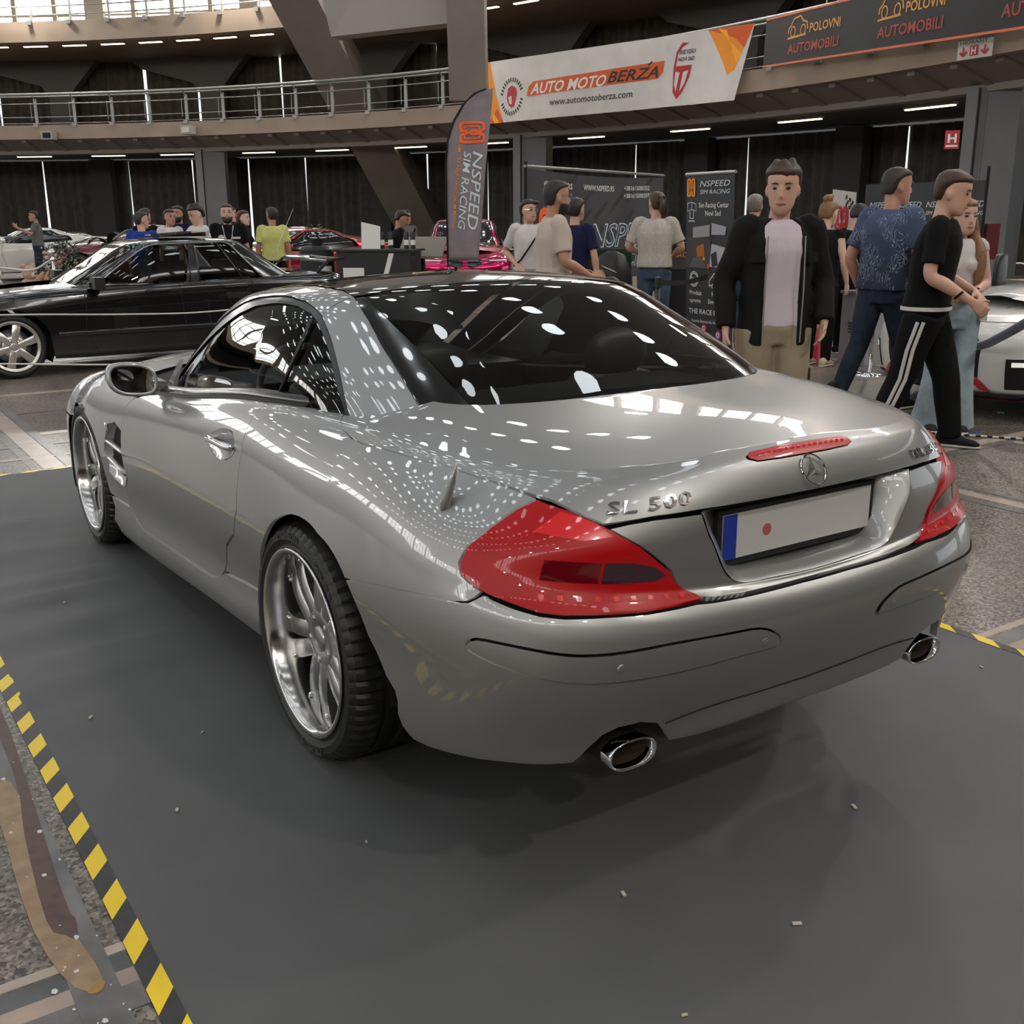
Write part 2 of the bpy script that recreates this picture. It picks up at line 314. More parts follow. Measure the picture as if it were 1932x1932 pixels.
# the great raking strut and the beam it meets
strut = MB(); 
def skew(P0, P1, w, d, tdir):
    P0, P1 = Vector(P0), Vector(P1); t = Vector(tdir).normalized(); n = (P1 - P0).cross(t).normalized()
    return MB().loft([[q + sx * w / 2 * t + sy * d / 2 * n for sx, sy in ((-1, -1), (1, -1), (1, 1), (-1, 1))] for q in (P0, P1)])
struct(skew((24.3, 43.4, -.05), (15.0, 38.95, 11.55), 1.9, 1.4, (.8, -.6, 0)).build('raking_strut', mat('strut_concrete', (.165, .14, .12), .8, noise=.1, nscale=.7)))
struct(skew((16.9, 27.9, 5.0), (16.6, 27.6, 13), 1.15, 1.1, (.8, -.6, 0)).build('upper_column', mat('strut_concrete', None)))
b = MB(); b.add([(14.05, 31.77, 7.15), (16.43, 28.25, 7.28), (16.2, 28.0, 12.5), (12.6, 31.4, 12.5), (14.6, 32.3, 7.15), (17.0, 28.7, 7.28), (16.8, 28.4, 12.5), (13.2, 31.9, 12.5)], [(0, 1, 2, 3), (7, 6, 5, 4), (0, 4, 5, 1), (1, 5, 6, 2), (3, 2, 6, 7), (0, 3, 7, 4)])
struct(b.build('wall_panel_upper', mat('panel_plaster', (.33, .29, .27), .8)))
# flat beam block in the top left corner
struct(MB().box(pol(52.6, 39.2, 10.0), (1.0, 1.6, 2.6), math.radians(52)).build('beam_block', CONC))
# ------------------------------------------------------------------ the silver roadster
YS=np.array([-.2,.4,1.2,1.9,2.5,2.9])
# y_r, z_r, n, dz, w[6], z[6], y_f
LV=[
(-.985,.338,4.3,.02,[.83,.83,.83,.83,.83,.80],[.262,.222,.182,.15,.15,.16],3.25),
(-1.045,.345,4.2,.02,[.875,.868,.868,.868,.87,.86],[.275,.238,.20,.168,.165,.18],3.34),
(-1.068,.425,4.1,0,[.89,.888,.888,.888,.885,.87],[.36,.30,.265,.235,.24,.25],3.38),
(-1.12,.53,4.0,.01,[.895,.878,.878,.883,.89,.87],[.50,.42,.39,.37,.39,.40],3.40),
(-1.14,.61,3.85,.02,[.905,.898,.898,.90,.90,.87],[.61,.57,.53,.50,.50,.50],3.42),
(-1.125,.665,3.8,.02,[.905,.903,.903,.90,.90,.865],[.69,.67,.63,.58,.57,.565],3.42),
(-1.092,.70,3.8,.02,[.898,.90,.90,.895,.89,.85],[.75,.75,.70,.65,.63,.62],3.40),
(-1.078,.72,3.8,.02,[.885,.893,.893,.885,.875,.83],[.81,.82,.76,.71,.69,.665],3.36),
(-1.082,.83,3.6,.0,[.862,.875,.876,.865,.85,.80],[.875,.88,.82,.765,.742,.71],3.30),
(-1.062,.915,3.4,-.01,[.825,.845,.848,.838,.815,.76],[.935,.935,.86,.808,.785,.745],3.22),
(-1.024,.978,3.4,-.015,[.785,.815,.82,.805,.775,.71],[.978,.967,.885,.842,.815,.77],3.12),
(-.986,1.003,3.4,-.02,[.768,.802,.808,.775,.73,.66],[.998,.983,.898,.862,.835,.785],3.05),
(-.945,1.012,3.4,-.02,[.74,.78,.785,.72,.66,.58],[1.012,.988,.905,.88,.855,.80],2.98),
(-.75,1.037,3.2,-.01,[.67,.72,.73,.60,.5,.4],[1.035,.989,.907,.905,.885,.82],2.7),
(-.40,1.060,3.0,0,[.57,.66,.68,.45,.3,.2],[1.06,.985,.907,.92,.905,.84],2.4)]
NL=len(LV)
_w=np.array([l[4] for l in LV]); _z=np.array([l[5] for l in LV])
_a=np.array([[l[0],l[1],l[2],l[3],l[6]] for l in LV])
def cr(P,i,t):
    n=len(P); a=P[max(i-1,0)];b=P[i];c=P[min(i+1,n-1)];d=P[min(i+2,n-1)]
    if i==0: a=2*b-c
    if i+2>n-1: d=2*c-b
    return b+.5*t*((c-a)+t*((2*a-5*b+4*c-d)+t*(3*(b-c)+d-a)))
def level_pts(u):
    """all 15 level points at station u (0..7)"""
    if u<=1:
        ph=u*math.pi/2; s=math.sin(ph); c=math.cos(ph)
        n=_a[:,2]; r=(abs(s)**n+abs(c)**n)**(-1/n)
        w=_w[:,0]; x=w*r*s; y=-.2-(-.2-_a[:,0])*r*c
        f=s*s; z=_a[:,1]*(1-f)+_z[:,0]*f+_a[:,3]*math.sin(2*ph)**2
        return np.stack([-x,y,z],1)
    if u<=6:
        i=min(int(u-1),4); t=u-1-i
        w=cr(_w.T,i,t); z=cr(_z.T,i,t); y=YS[i]+(YS[i+1]-YS[i])*t
        return np.stack([-w,np.full(NL,y),z],1)
    ph=(7-u)*math.pi/2; s=math.sin(ph); c=math.cos(ph); n=3.0
    r=(abs(s)**n+abs(c)**n)**(-1/n); w=_w[:,5]
    return np.stack([-w*r*s,2.9+(_a[:,4]-2.9)*r*c,_z[:,5]],1)
def S(u,v):
    sg=1
    if u<0: u=-u; sg=-1
    P=level_pts(min(u,7)); i=min(max(int(v),0),NL-2)
    q=cr(P,i,v-i); return q*np.array([sg,1,1])
def Sn(u,v,h=1e-3):
    du=S(u+h,v)-S(u-h,v) if u<7-h else S(u,v)-S(u-h,v)
    dv=S(u,min(v+h,NL-1))-S(u,max(v-h,0))
    n=np.cross(dv,du); return n/ (np.linalg.norm(n)+1e-12)

# greenhouse: y_r,z_r,n_r,w,z_s,y_f,z_f
GL=[(-.39,1.055,5.0,.785,.965,2.02,.80),
(-.20,1.15,4.4,.765,1.06,1.80,.925),
(.0,1.240,3.6,.722,1.165,1.56,1.065),
(.15,1.298,3.1,.67,1.25,1.36,1.185),
(.26,1.325,2.7,.595,1.296,1.17,1.262),
(.42,1.341,2.4,.345,1.330,.90,1.315),
(.6,1.347,2.3,.0,1.347,.6,1.347)]
_g=np.array(GL); GC=.6
def gl_pts(u):
    """u 0..2: rear centre -> side -> front centre"""
    ph=u*math.pi/2; s=abs(math.sin(ph)); c=math.cos(ph)
    if u<=1:
        n=_g[:,2]; r=(s**n+abs(c)**n)**(-1/n); y=GC-(GC-_g[:,0])*r*c; z=_g[:,1]*(1-s*s)+_g[:,4]*s*s
    else:
        n=4.2; r=(s**n+abs(c)**n)**(-1/n); k=r*abs(c); y=GC+(_g[:,5]-GC)*k; z=_g[:,6]*k+_g[:,4]*(1-k)
    return np.stack([-_g[:,3]*r*s,y,z],1)
def G(u,v):
    sg=1
    if u<0: u=-u; sg=-1
    P=gl_pts(min(u,2)); i=min(max(int(v),0),len(GL)-2)
    return cr(P,i,v-i)*np.array([sg,1,1])

UV={'door_front':[[3.785,8.96],[3.854,8.05],[3.848,7.24],[3.86,6.15],[3.861,5.03],[3.801,3.87],[3.888,3.5],[3.901,2.83],[3.768,2.59],[3.621,2.42]],
'door_bottom':[[3.621,2.42],[3.052,2.43],[2.601,2.46],[2.46,2.48],[2.381,2.57]],
'door_rear':[[2.381,2.57],[2.318,2.82],[2.225,3.56],[2.09,3.96],[2.016,4.84],[1.986,5.96],[1.948,7.2],[1.973,8.23],[1.979,9.08],[1.96,10.7]],
'sill_rear':[[2.318,2.82],[2.05,2.91],[1.864,2.9]],
'sill_front':[[3.87,2.84],[4.121,2.79],[4.393,2.73]],
'arch_rear':[[1.864,2.9],[1.74,3.82],[1.661,4.28],[1.549,4.94],[1.429,5.43],[1.315,5.79],[1.184,5.95],[1.056,5.85],[.966,5.51],[.927,5.16],[.899,4.76],[.886,4.51]],
'bumper_front':[[.886,4.51],[.869,4.2],[.841,3.67],[.821,3.22],[.791,2.88],[.769,2.61],[.741,2.41],[.734,2.25],[.733,1.97],[.721,1.65],[.695,1.29],[.683,1.26]],
'bumper_split':[[.886,4.51],[.866,4.56],[.773,4.88],[.684,5.16],[.607,5.3],[.586,5.43],[.571,5.69],[.56,5.99]],
'lamp':[[.497,9.38],[.513,9.43],[.542,8.96],[.572,8.29],[.595,7.57],[.599,7.03],[.591,6.52],[.572,6.12],[.55,5.89],[.518,5.66],[.488,5.46],[.457,5.41],[.404,5.48],[.348,5.52],[.297,5.65],[.254,5.78],[.306,7.37],[.363,8.05],[.413,8.6],[.462,9.04]],
'lid_side':[[1.245,12.35],[1.187,11.54],[1.161,10.98],[1.1,10.16],[1.015,9.84],[.945,9.77],[.802,10.02],[.675,10.19],[.58,9.83],[.513,9.47],[.497,9.38]],
'recess_left':[[.264,8.79],[.259,8.65],[.247,8.13],[.22,7.48],[.201,7.12],[.179,6.79],[.15,6.67],[.115,6.77],[.052,6.77],[.006,6.75]],
'strip':[[.594,3.97],[.578,4.23],[.527,4.21],[.458,4.06],[.404,4.07],[.312,4.22],[.221,4.23],[.169,4.18],[.135,3.89],[.122,3.61],[.129,3.42],[.198,3.42],[.274,3.38],[.373,3.34],[.43,3.35],[.472,3.41],[.528,3.6],[.573,3.79]],
'front_arch':[[6.031,5.16],[6.043,6.0],[6.016,6.42],[5.708,6.58],[5.169,6.54],[4.873,6.13],[4.653,5.44],[4.514,4.62],[4.471,3.79],[4.462,3.33],[4.432,2.92],[4.393,2.73]],
'front_arch_low':[[4.393,2.73],[4.296,2.43],[4.312,2.18],[4.369,1.89],[4.262,1.64]],
'vent':[[4.223,6.44],[4.05,6.82],[3.849,6.31],[3.774,4.66],[3.824,3.77],[3.947,3.44],[4.124,3.49],[4.282,3.61],[4.339,4.56]],
'handle':[[2.345,7.65],[2.247,8.12],[2.115,8.15],[2.044,7.44],[2.064,6.97],[2.187,6.67],[2.3,6.98]]}
GV={'cp_front':[[.623,2.673],[.598,2.198],[.584,1.785],[.576,1.175],[.58,.685],[.586,.287]],
'cp_rear':[[.523,3.39],[.481,2.401],[.467,1.689],[.457,1.207],[.453,.732],[.453,.247]],
'seam':[[.486,3.404],[.427,2.212],[.393,1.377],[.38,.679],[.373,.235]],
'rw_top':[[.525,3.464],[.424,3.735],[.314,3.924],[.16,3.977],[-.021,3.865]],
'rail_joint':[[.525,3.464],[.571,3.166],[.603,2.901],[.623,2.673]],
'win_top':[[1.359,1.087],[1.35,1.933],[1.292,2.421],[1.231,2.827],[1.156,3.129],[1.045,3.231],[.883,3.245],[.779,3.141],[.677,2.797],[.643,2.521]],
'rail_low':[[1.463,.87],[1.422,1.685],[1.396,2.292],[1.337,2.854],[1.281,3.337],[1.196,3.644],[1.076,3.727],[.895,3.692],[.741,3.406],[.66,2.959],[.623,2.673]],
'bpil':[[.836,.408],[.751,1.148],[.703,1.749],[.661,2.511]],
'win_rear':[[.643,2.521],[.608,1.933],[.594,1.298],[.595,.683],[.596,.33]]}
def Gn(u, v, h=1e-3):
    du = G(min(u + h, 2), v) - G(u - h, v); dv = G(u, min(v + h, 5.95)) - G(u, max(v - h, 0))
    n = np.cross(dv, du); return n / (np.linalg.norm(n) + 1e-12)
def pip(x, y, P):
    c = False; j = len(P) - 1
    for i in range(len(P)):
        a, b = P[i], P[j]
        if (a[1] > y) != (b[1] > y) and x < (b[0] - a[0]) * (y - a[1]) / (b[1] - a[1]) + a[0]: c = not c
        j = i
    return c
def dens(P, sc, step, closed=True):
    out = []; n = len(P)
    for i in range(n if closed else n - 1):
        a = np.array(P[i]); b = np.array(P[(i + 1) % n]); k = max(1, int(math.ceil(np.linalg.norm((b - a) * sc) / step)))
        for j in range(k): out.append(a + (b - a) * j / k)
    return out
def dedup(P, sc):
    out = []
    for q in P:
        if not out or np.linalg.norm((np.array(q) - out[-1]) * sc) > 1e-4: out.append(np.array(q, float))
    if len(out) > 2 and np.linalg.norm((out[0] - out[-1]) * sc) < 1e-4: out.pop()
    return out
def inset_loop(P, sc, d, keep=None):
    n = len(P); A = 0
    for i in range(n): a = P[i] * sc; b = P[(i + 1) % n] * sc; A += a[0] * b[1] - a[1] * b[0]
    sg = 1 if A > 0 else -1; out = []
    for i in range(n):
        a, b, c = P[i - 1] * sc, P[i] * sc, P[(i + 1) % n] * sc
        e1 = b - a; e2 = c - b; n1 = np.array([-e1[1], e1[0]]) / (np.linalg.norm(e1) + 1e-9); n2 = np.array([-e2[1], e2[0]]) / (np.linalg.norm(e2) + 1e-9)
        m = n1 + n2; L = np.linalg.norm(m); m = m / L if L > .3 else n1
        q = (b + sg * d * m / max(.5, m @ n1)) / sc
        if keep is not None and abs(P[i][0] - keep) < 1e-4: q[0] = keep
        out.append(q)
    return out
def panel_geo(loop, surf, nrm, sc, res=.03, gap=.0034, depth=.014, hole=None, centre=None, lift=None, step=None):
    """cut a panel out of a smooth body surface: outline in (u,v), triangulated inside, edges folded inwards"""
    sc = np.array(sc, float); L = inset_loop(dedup(dens(dedup(loop, sc), sc, step or res * .7), sc), sc, gap, centre)
    H = inset_loop(dedup(dens(dedup(hole, sc), sc, res * .5), sc), sc, -gap) if hole else []
    P2 = [q * sc for q in L]; H2 = [q * sc for q in H]; pts = [Vector(q) for q in P2] + [Vector(q) for q in H2]; n = len(P2); h = len(H2)
    E = [(i, (i + 1) % n) for i in range(n)] + [(n + i, n + (i + 1) % h) for i in range(h)]
    A = np.array(P2 + H2); B = np.array(P2[1:] + P2[:1] + H2[1:] + H2[:1]) if h else np.array(P2[1:] + P2[:1]); D = B - A; DD = (D * D).sum(1) + 1e-12
    x0, y0 = A[:n].min(0); x1, y1 = A[:n].max(0); i = 0
    y = y0 + res * .5
    while y < y1:
        x = x0 + res * (.5 if i % 2 else 1.0)
        while x < x1:
            if pip(x, y, P2) and not (h and pip(x, y, H2)):
                t = np.clip(((np.array((x, y)) - A) * D).sum(1) / DD, 0, 1); dd = ((A + t[:, None] * D - np.array((x, y))) ** 2).sum(1).min()
                if dd > (res * .45) ** 2: pts.append(Vector((x, y)))
            x += res
        y += res * .87; i += 1
    vo, eo, fo, *_ = delaunay_2d_cdt(pts, E, [], 0, 1e-6)
    uvs = [np.array((q.x, q.y)) / sc for q in vo]; F = []
    for f in fo:
        c = sum((np.array((vo[k].x, vo[k].y)) for k in f), np.zeros(2)) / len(f)
        if pip(c[0], c[1], P2) and not (h and pip(c[0], c[1], H2)): F.append(tuple(f))
    V = []; N = []
    for q in uvs:
        nn = nrm(*q); N.append(nn); V.append(surf(*q) + nn * (lift(*q) if lift else 0))
    FF = []
    for f in F:
        a, b, c = V[f[0]], V[f[1]], V[f[2]]; FF.append(f if np.cross(b - a, c - a) @ N[f[0]] > 0 else f[::-1])
    # fold the edges inwards
    for loopv in ([L, H] if h else [L]):
        m = len(loopv); base = len(V)
        if depth <= 0: break
        for q in loopv:
            nn = nrm(*q); s_ = surf(*q) + nn * (lift(*q) if lift else 0); V += [s_, s_ - nn * depth]; N += [nn, nn]
        for k in range(m):
            j = (k + 1) % m
            if centre is not None and abs(loopv[k][0] - centre) < 1e-3 and abs(loopv[j][0] - centre) < 1e-3: continue
            FF.append((base + 2 * k, base + 2 * k + 1, base + 2 * j + 1, base + 2 * j))
    return V, FF, N
def mir(V, F, N):
    k = np.array([-1, 1, 1]); return [v * k for v in V], [tuple(f[::-1]) for f in F], [n * k for n in N]
def put_panel(name, geo, m, parent, both=True, joined=False):
    V, F, N = geo; V2, F2, N2 = mir(V, F, N)
    if joined:
        n = len(V); return [mesh(name, V + V2, F + [tuple(i + n for i in f) for f in F2], m, parent, True, N + N2)]
    o = [mesh(name, V, F, m, parent, True, N)]
    if both: o.append(mesh(name, V2, F2, m, parent, True, N2))
    return o

def silver(name='silver_paint', col=(.31, .309, .306), rough=.40):
    m = mat(name, col, rough, metal=.80, coat=1, crough=.012)
    return m
SIL = silver()
BLK = mat('gloss_black', (.006, .006, .007), .12, coat=1, crough=.01)
RUB = mat('black_rubber', (.012, .012, .012), .55)
TRIM = mat('black_trim', (.008, .008, .008), .22)
CHR = mat('chrome', (.82, .82, .83), .07, metal=1)
UND = mat('underside_black', (.006, .006, .006), .9)
GLS = glassmat('car_glass', (.84, .88, .85), 1.5)
LEA = mat('black_leather', (.016, .016, .017), .5)

sl = empty('silver_roadster', (0, 0, 0), 0, 'large silver coupe-roadster with black glass roof parked on the grey mat', 'car')
SC = (1.15, .085)
u_ = UV
door_loop = u_['door_front'] + u_['door_bottom'] + u_['door_rear'] + [[1.958, 11.16], [2.25, 11.05], [2.556, 10.89], [2.95, 10.5], [3.366, 10.06], [3.6, 9.5]]
door_geo = panel_geo(door_loop, S, Sn, SC, hole=[list(q) for q in cr_pts(u_['handle'], 2, True)])
doors = put_panel('door', door_geo, SIL, sl)
lampo = [[.56, 5.99], [.572, 6.12], [.591, 6.52], [.599, 7.03], [.595, 7.57], [.572, 8.29], [.542, 8.96], [.513, 9.43]]
quarter = [[1.96, 10.7]] + u_['door_rear'][::-1][1:-1] + u_['sill_rear'] + cr_pts(u_['arch_rear'], 3)[1:] + u_['bumper_split'][1:] + lampo[1:] + u_['lid_side'][::-1][2:] + [[1.261, 12.43], [1.45, 12.2], [1.7, 11.7], [1.958, 11.16]]
put_panel('rear_wing', panel_geo([list(map(float, q)) for q in quarter], S, Sn, SC, res=.026), SIL, sl)
sill = u_['front_arch_low'] + [[4.219, 1.06], [3.9, 1.05], [3.422, 1.08], [3.0, 1.2], [2.513, 1.38], [2.2, 1.38], [1.893, 1.36], [1.88, 2.2]] + u_['sill_rear'][::-1] + u_['door_bottom'][::-1][1:] + [[3.768, 2.59], [3.87, 2.84]] + u_['sill_front'][1:-1]
put_panel('sill', panel_geo(sill, S, Sn, SC, depth=.05), SIL, sl)
fender = cr_pts(u_['front_arch'], 3) + [np.array(q) for q in u_['sill_front'][::-1][1:]] + [np.array(q) for q in u_['door_front'][:-2][::-1]] + [np.array(q) for q in [[3.9, 9.8], [4.2, 10.7], [4.6, 10.9], [5.2, 10.9], [6, 10.8], [6.35, 10.5], [6.45, 10], [6.5, 9], [6.45, 7], [6.35, 5.2]]]
put_panel('front_wing', panel_geo([list(q) for q in fender], S, Sn, SC, hole=u_['vent']), SIL, sl)
fb = [[6.06, 5.1], [6.12, 3], [6.15, .6], [6.4, .6], [6.7, .6], [7, .6], [7, 4], [7, 7], [7, 10.2], [6.7, 10.2], [6.52, 10], [6.54, 9], [6.49, 7], [6.4, 5.1]]
put_panel('front_bumper', panel_geo(fb, S, Sn, SC, res=.05, centre=7), SIL, sl, joined=True)
# bonnet, closed across the centre
hd = [[4.2, 10.9], [4.6, 11.05], [5.2, 11.05], [6, 11.0], [6.4, 10.8], [7, 10.8], [7, 12], [7, 13.9], [6, 13.9], [5, 13.9], [4.15, 13.9], [4.15, 12.2]]
V, F, N = panel_geo(hd, S, Sn, SC, res=.06, centre=7); V2, F2, N2 = mir(V, F, N); n = len(V); Va = V + V2; Na = N + N2; Fa = F + [tuple(i + n for i in f) for f in F2]
us_ = np.linspace(4.15, 6.98, 24); b0 = len(Va)
for u in us_:
    q = S(u, 13.9); nn = Sn(u, 13.8)
    for k in range(5):
        x = q[0] * (1 - k / 2); Va.append(np.array((x, q[1], q[2] + .012 * (1 - (x / (q[0] - 1e-6)) ** 2)))); Na.append(np.array((nn[0] * (1 - k / 2), nn[1], abs(nn[2]) + .3)) / np.linalg.norm((nn[0] * (1 - k / 2), nn[1], abs(nn[2]) + .3)))
for i in range(23):
    for k in range(4): Fa.append((b0 + i * 5 + k, b0 + i * 5 + k + 1, b0 + i * 5 + k + 6, b0 + i * 5 + k + 5))
mesh('bonnet', Va, Fa, SIL, sl, True, Na)
# ---- rear bumper with strips and sensors
notch = [[.431, 1.25], [.409, 1.82], [.394, 2.13], [.376, 2.24], [.345, 2.25], [.315, 2.1], [.295, 1.63], [.288, 1.3]]
bump = u_['bumper_front'][:-2] + [[.694, 1.3], [.66, 1.25], [.6, 1.35], [.528, 1.4], [.47, 1.3]] + notch + [[.23, 1.1], [.171, 1.0], [.08, .85], [0, .8], [0, 3], [0, 5.7], [.057, 5.7], [.12, 5.64], [.181, 5.58], [.238, 5.55], [.27, 5.58], [.297, 5.5], [.348, 5.38], [.404, 5.34], [.457, 5.27], [.488, 5.32], [.518, 5.5], [.55, 5.75], [.56, 5.9]] + u_['bumper_split'][::-1][1:-1]
strip = [list(q) for q in cr_pts(u_['strip'], 3, True)]
put_panel('rear_bumper', panel_geo(bump, S, Sn, SC, res=.024, hole=strip, centre=0, depth=.02), SIL, sl, joined=True)
strips = put_panel('bumper_strip', panel_geo(strip, S, Sn, SC, res=.022, gap=.0022, lift=lambda u, v: .004), SIL, sl)
for su in (.391, .157, -.157, -.391):
    q = S(su, 3.66); nn = Vector(Sn(abs(su), 3.66)); nn.x *= (1 if su > 0 else -1); M = frame(Vector(q) + nn * .0026, Vector((1, 0, 0)), nn)
    MB().lathe([(.0, .002), (.0085, .002), (.0095, .0005), (.0105, .0018), (.0122, .0018), (.013, -.002)], 20, M).build('parking_sensor', SIL, strips[0 if su > 0 else 1], True)
# ---- boot lid, two pressed faces with a plate recess
bl = [(.112, 10.3), (.113, 10.52), (.10, 10.78), (.06, 10.80), (0, 10.80), (-.06, 10.80), (-.10, 10.78), (-.113, 10.52), (-.112, 10.3), (-.10, 10.12), (-.05, 10.03), (0, 10.02), (.05, 10.03), (.10, 10.12)]
blk = [(.142, 10.3), (.143, 10.55), (.128, 10.76), (.06, 10.79), (0, 10.79), (0, 10.02), (.06, 10.03), (.125, 10.1)]
lid_up = u_['lid_side'][:-1] + [[.497, 9.40], [.462, 9.06], [.415, 8.64], [.38, 8.72], [.341, 8.80], [.264, 8.84], [.15, 8.82], [0, 8.80], [0, 10.02], [.06, 10.03], [.125, 10.1], [.142, 10.3], [.143, 10.55], [.128, 10.76], [.06, 10.79], [0, 10.79], [0, 11.5], [0, 13.9], [.3, 13.9], [.6, 13.9], [.9, 13.9], [1.2, 13.9], [1.3, 13.2]]
lid = put_panel('boot_lid', panel_geo(lid_up, S, Sn, SC, res=.026, centre=0), SIL, sl, joined=True)[0]
lid_lo = [[.411, 8.54], [.363, 8.03], [.306, 7.35], [.262, 5.95], [.238, 5.80], [.181, 5.78], [.057, 5.9], [0, 5.92], [0, 6.74]] + [q for q in u_['recess_left'][::-1][1:]] + [[.264, 8.76], [.341, 8.74], [.38, 8.66]]
put_panel('boot_lid_lower_face', panel_geo(lid_lo, S, Sn, SC, res=.022, centre=0, depth=.03), SIL, lid, joined=True)
rl_ = [S(*q) for q in cr_pts(u_['recess_left'], 3)]; rl_[-1] = np.array((0, rl_[-1][1], rl_[-1][2]))
rec = rl_ + [q * np.array([-1, 1, 1]) for q in rl_[::-1][1:]]
c0 = np.array((0, -1.06, .80)); rin = [np.array((q[0] * .86, -1.0, c0[2] + (q[2] - c0[2]) * .86 + .01)) for q in rec]; rmid = [np.array((q[0] * .95, q[1] + .012, c0[2] + (q[2] - c0[2]) * .95 + .004)) for q in rec]
n = len(rec); Vr = rec + rmid + rin; Fr = [(i, (i + 1) % n, n + (i + 1) % n, n + i) for i in range(n)] + [(n + i, n + (i + 1) % n, 2 * n + (i + 1) % n, 2 * n + i) for i in range(n)] + [tuple(range(2 * n, 3 * n))]
mesh('plate_recess', Vr, Fr, SIL, lid, angle=50)
# third brake light
REDL = mat('red_lens', (.40, .001, .004), .35, coat=.45, crough=.02, spec=.3)
REDB = mat('red_lens_bright', (.62, .006, .010), .25, coat=1, emit=(1, .02, .02), estr=.06)
REDD = mat('red_lens_dark', (.12, .002, .006), .1, coat=1, crough=.02)
CLR = mat('smoked_lens', (.035, .012, .02), .15, coat=1)
b3 = put_panel('brake_light', panel_geo(blk, S, Sn, SC, res=.02, centre=0, gap=.0012, lift=lambda u, v: .003), REDL, lid, joined=True)[0]
for i in range(16):
    uu = -.12 + .24 * i / 15; q = S(uu, 10.45); nn = Vector(Sn(abs(uu), 10.45)); nn.x *= 1 if uu > 0 else -1
    MB().ball(Vector(q) + nn * .003, .0042, 8).build('led', REDB, b3, True)
# emblem and lettering
def on_body(u, v, lift=.0):
    q = Vector(S(u, v)); nn = Vector(Sn(abs(u), v)); nn.x *= 1 if u >= 0 else -1
    return q + nn * lift, nn
o, nn = on_body(0.0, 9.40, .004); M = frame(o, (1, 0, 0), nn)
em = MB(); em.loft([[M @ Vector(((.0385 + .0022 * math.cos(t)) * math.cos(a), (.0385 + .0022 * math.cos(t)) * math.sin(a), .0022 * math.sin(t))) for t in [PI * 2 * k / 6 for k in range(6)]] for a in [2 * PI * i / 40 for i in range(41)]], False)
for k in range(3):
    a = PI / 2 + k * 2 * PI / 3; d = Vector((math.cos(a), math.sin(a), 0)); e = Vector((-d.y, d.x, 0))
    em.add([M @ Vector((0, 0, .006)), M @ (d * .037), M @ (e * .0075 + d * .005), M @ (-e * .0075 + d * .005), M @ Vector((0, 0, 0))], [(0, 2, 1), (0, 1, 3), (4, 1, 2), (4, 3, 1), (0, 3, 4), (0, 4, 2)])
em.build('star_emblem', CHR, lid, angle=40)
def letters(txt, uv0, uv1, h, name):
    V, F = text_geo(txt, h / .70, .012, 0, 1.08, .002); x0 = min(v[0] for v in V); x1 = max(v[0] for v in V); out = []
    for v in V:
        t = (v[0] - x0) / (x1 - x0); u = uv0[0] + (uv1[0] - uv0[0]) * t; w = uv0[1] + (uv1[1] - uv0[1]) * t
        q, nn = on_body(u, w + v[1] / .075, .0025); out.append(q + nn * v[2])
    mesh(name, out, F, CHR, lid)
letters('SL 500', (.413, 8.93), (.28, 9.07), .030, 'lettering')
letters('BRABUS', (-.292, 9.06), (-.435, 8.93), .026, 'lettering')
# number plate
pl = MB(); pl.box((0, -1.012, .808), (.545, .012, .135)).build('plate_holder', RUB, lid)
MB().box((0, -1.0195, .811), (.515, .004, .108)).build('number_plate', mat('plate_white', (.56, .55, .54), .4), lid)
MB().box((-.236, -1.0222, .811), (.042, .002, .106)).build('plate_band', mat('plate_blue', (.01, .04, .34), .4), lid)
MB().lathe([(0, 0), (.014, 0), (.014, .001)], 16, frame((-.115, -1.0222, .811), (1, 0, 0), (0, -1, 0))).build('plate_crest', mat('plate_red', (.48, .10, .10), .5), lid)
# ---- tail lights
lamp = [[.505, 9.30], [.513, 9.40]] + [q for q in u_['lamp'][2:]]
def rib(u, v): return .004 + .006 * math.exp(-((v - 7.95 + 1.2 * (u - .4)) / .22) ** 2) + .006 * math.exp(-((v - 6.75 + .6 * (u - .4)) / .2) ** 2)
for side, o in enumerate(put_panel('tail_light', panel_geo(lamp, S, Sn, SC, res=.013, gap=.003, depth=.02, lift=rib), REDL, sl)):
    sg = 1 if side == 0 else -1
    def patch(name, loop, m, lf=.0012):
        g = panel_geo(loop, S, Sn, SC, res=.02, gap=0, depth=0, lift=lambda u, v: rib(u, v) + lf)
        g = g if sg == 1 else mir(*g); return mesh(name, *g[:2], m, o, True, g[2])
    patch('reverse_lens', [[.405, 7.62], [.405, 7.02], [.37, 7.06], [.33, 7.12], [.315, 7.28], [.335, 7.50], [.37, 7.62]], CLR)
    patch('turn_lens', [[.485, 7.62], [.485, 6.98], [.41, 7.02], [.41, 7.62]], REDD)
    patch('brake_lens', [[.478, 9.0], [.51, 8.35], [.44, 8.18], [.40, 8.3], [.43, 8.72]], REDB)
    for i in range(9):
        a = .485 - i * .024; w_ = .007
        patch('led_cell', [[a, 5.98 + .02 * (i % 2)], [a, 6.26], [a - w_, 6.28], [a - w_, 5.98]], REDB, .0014)
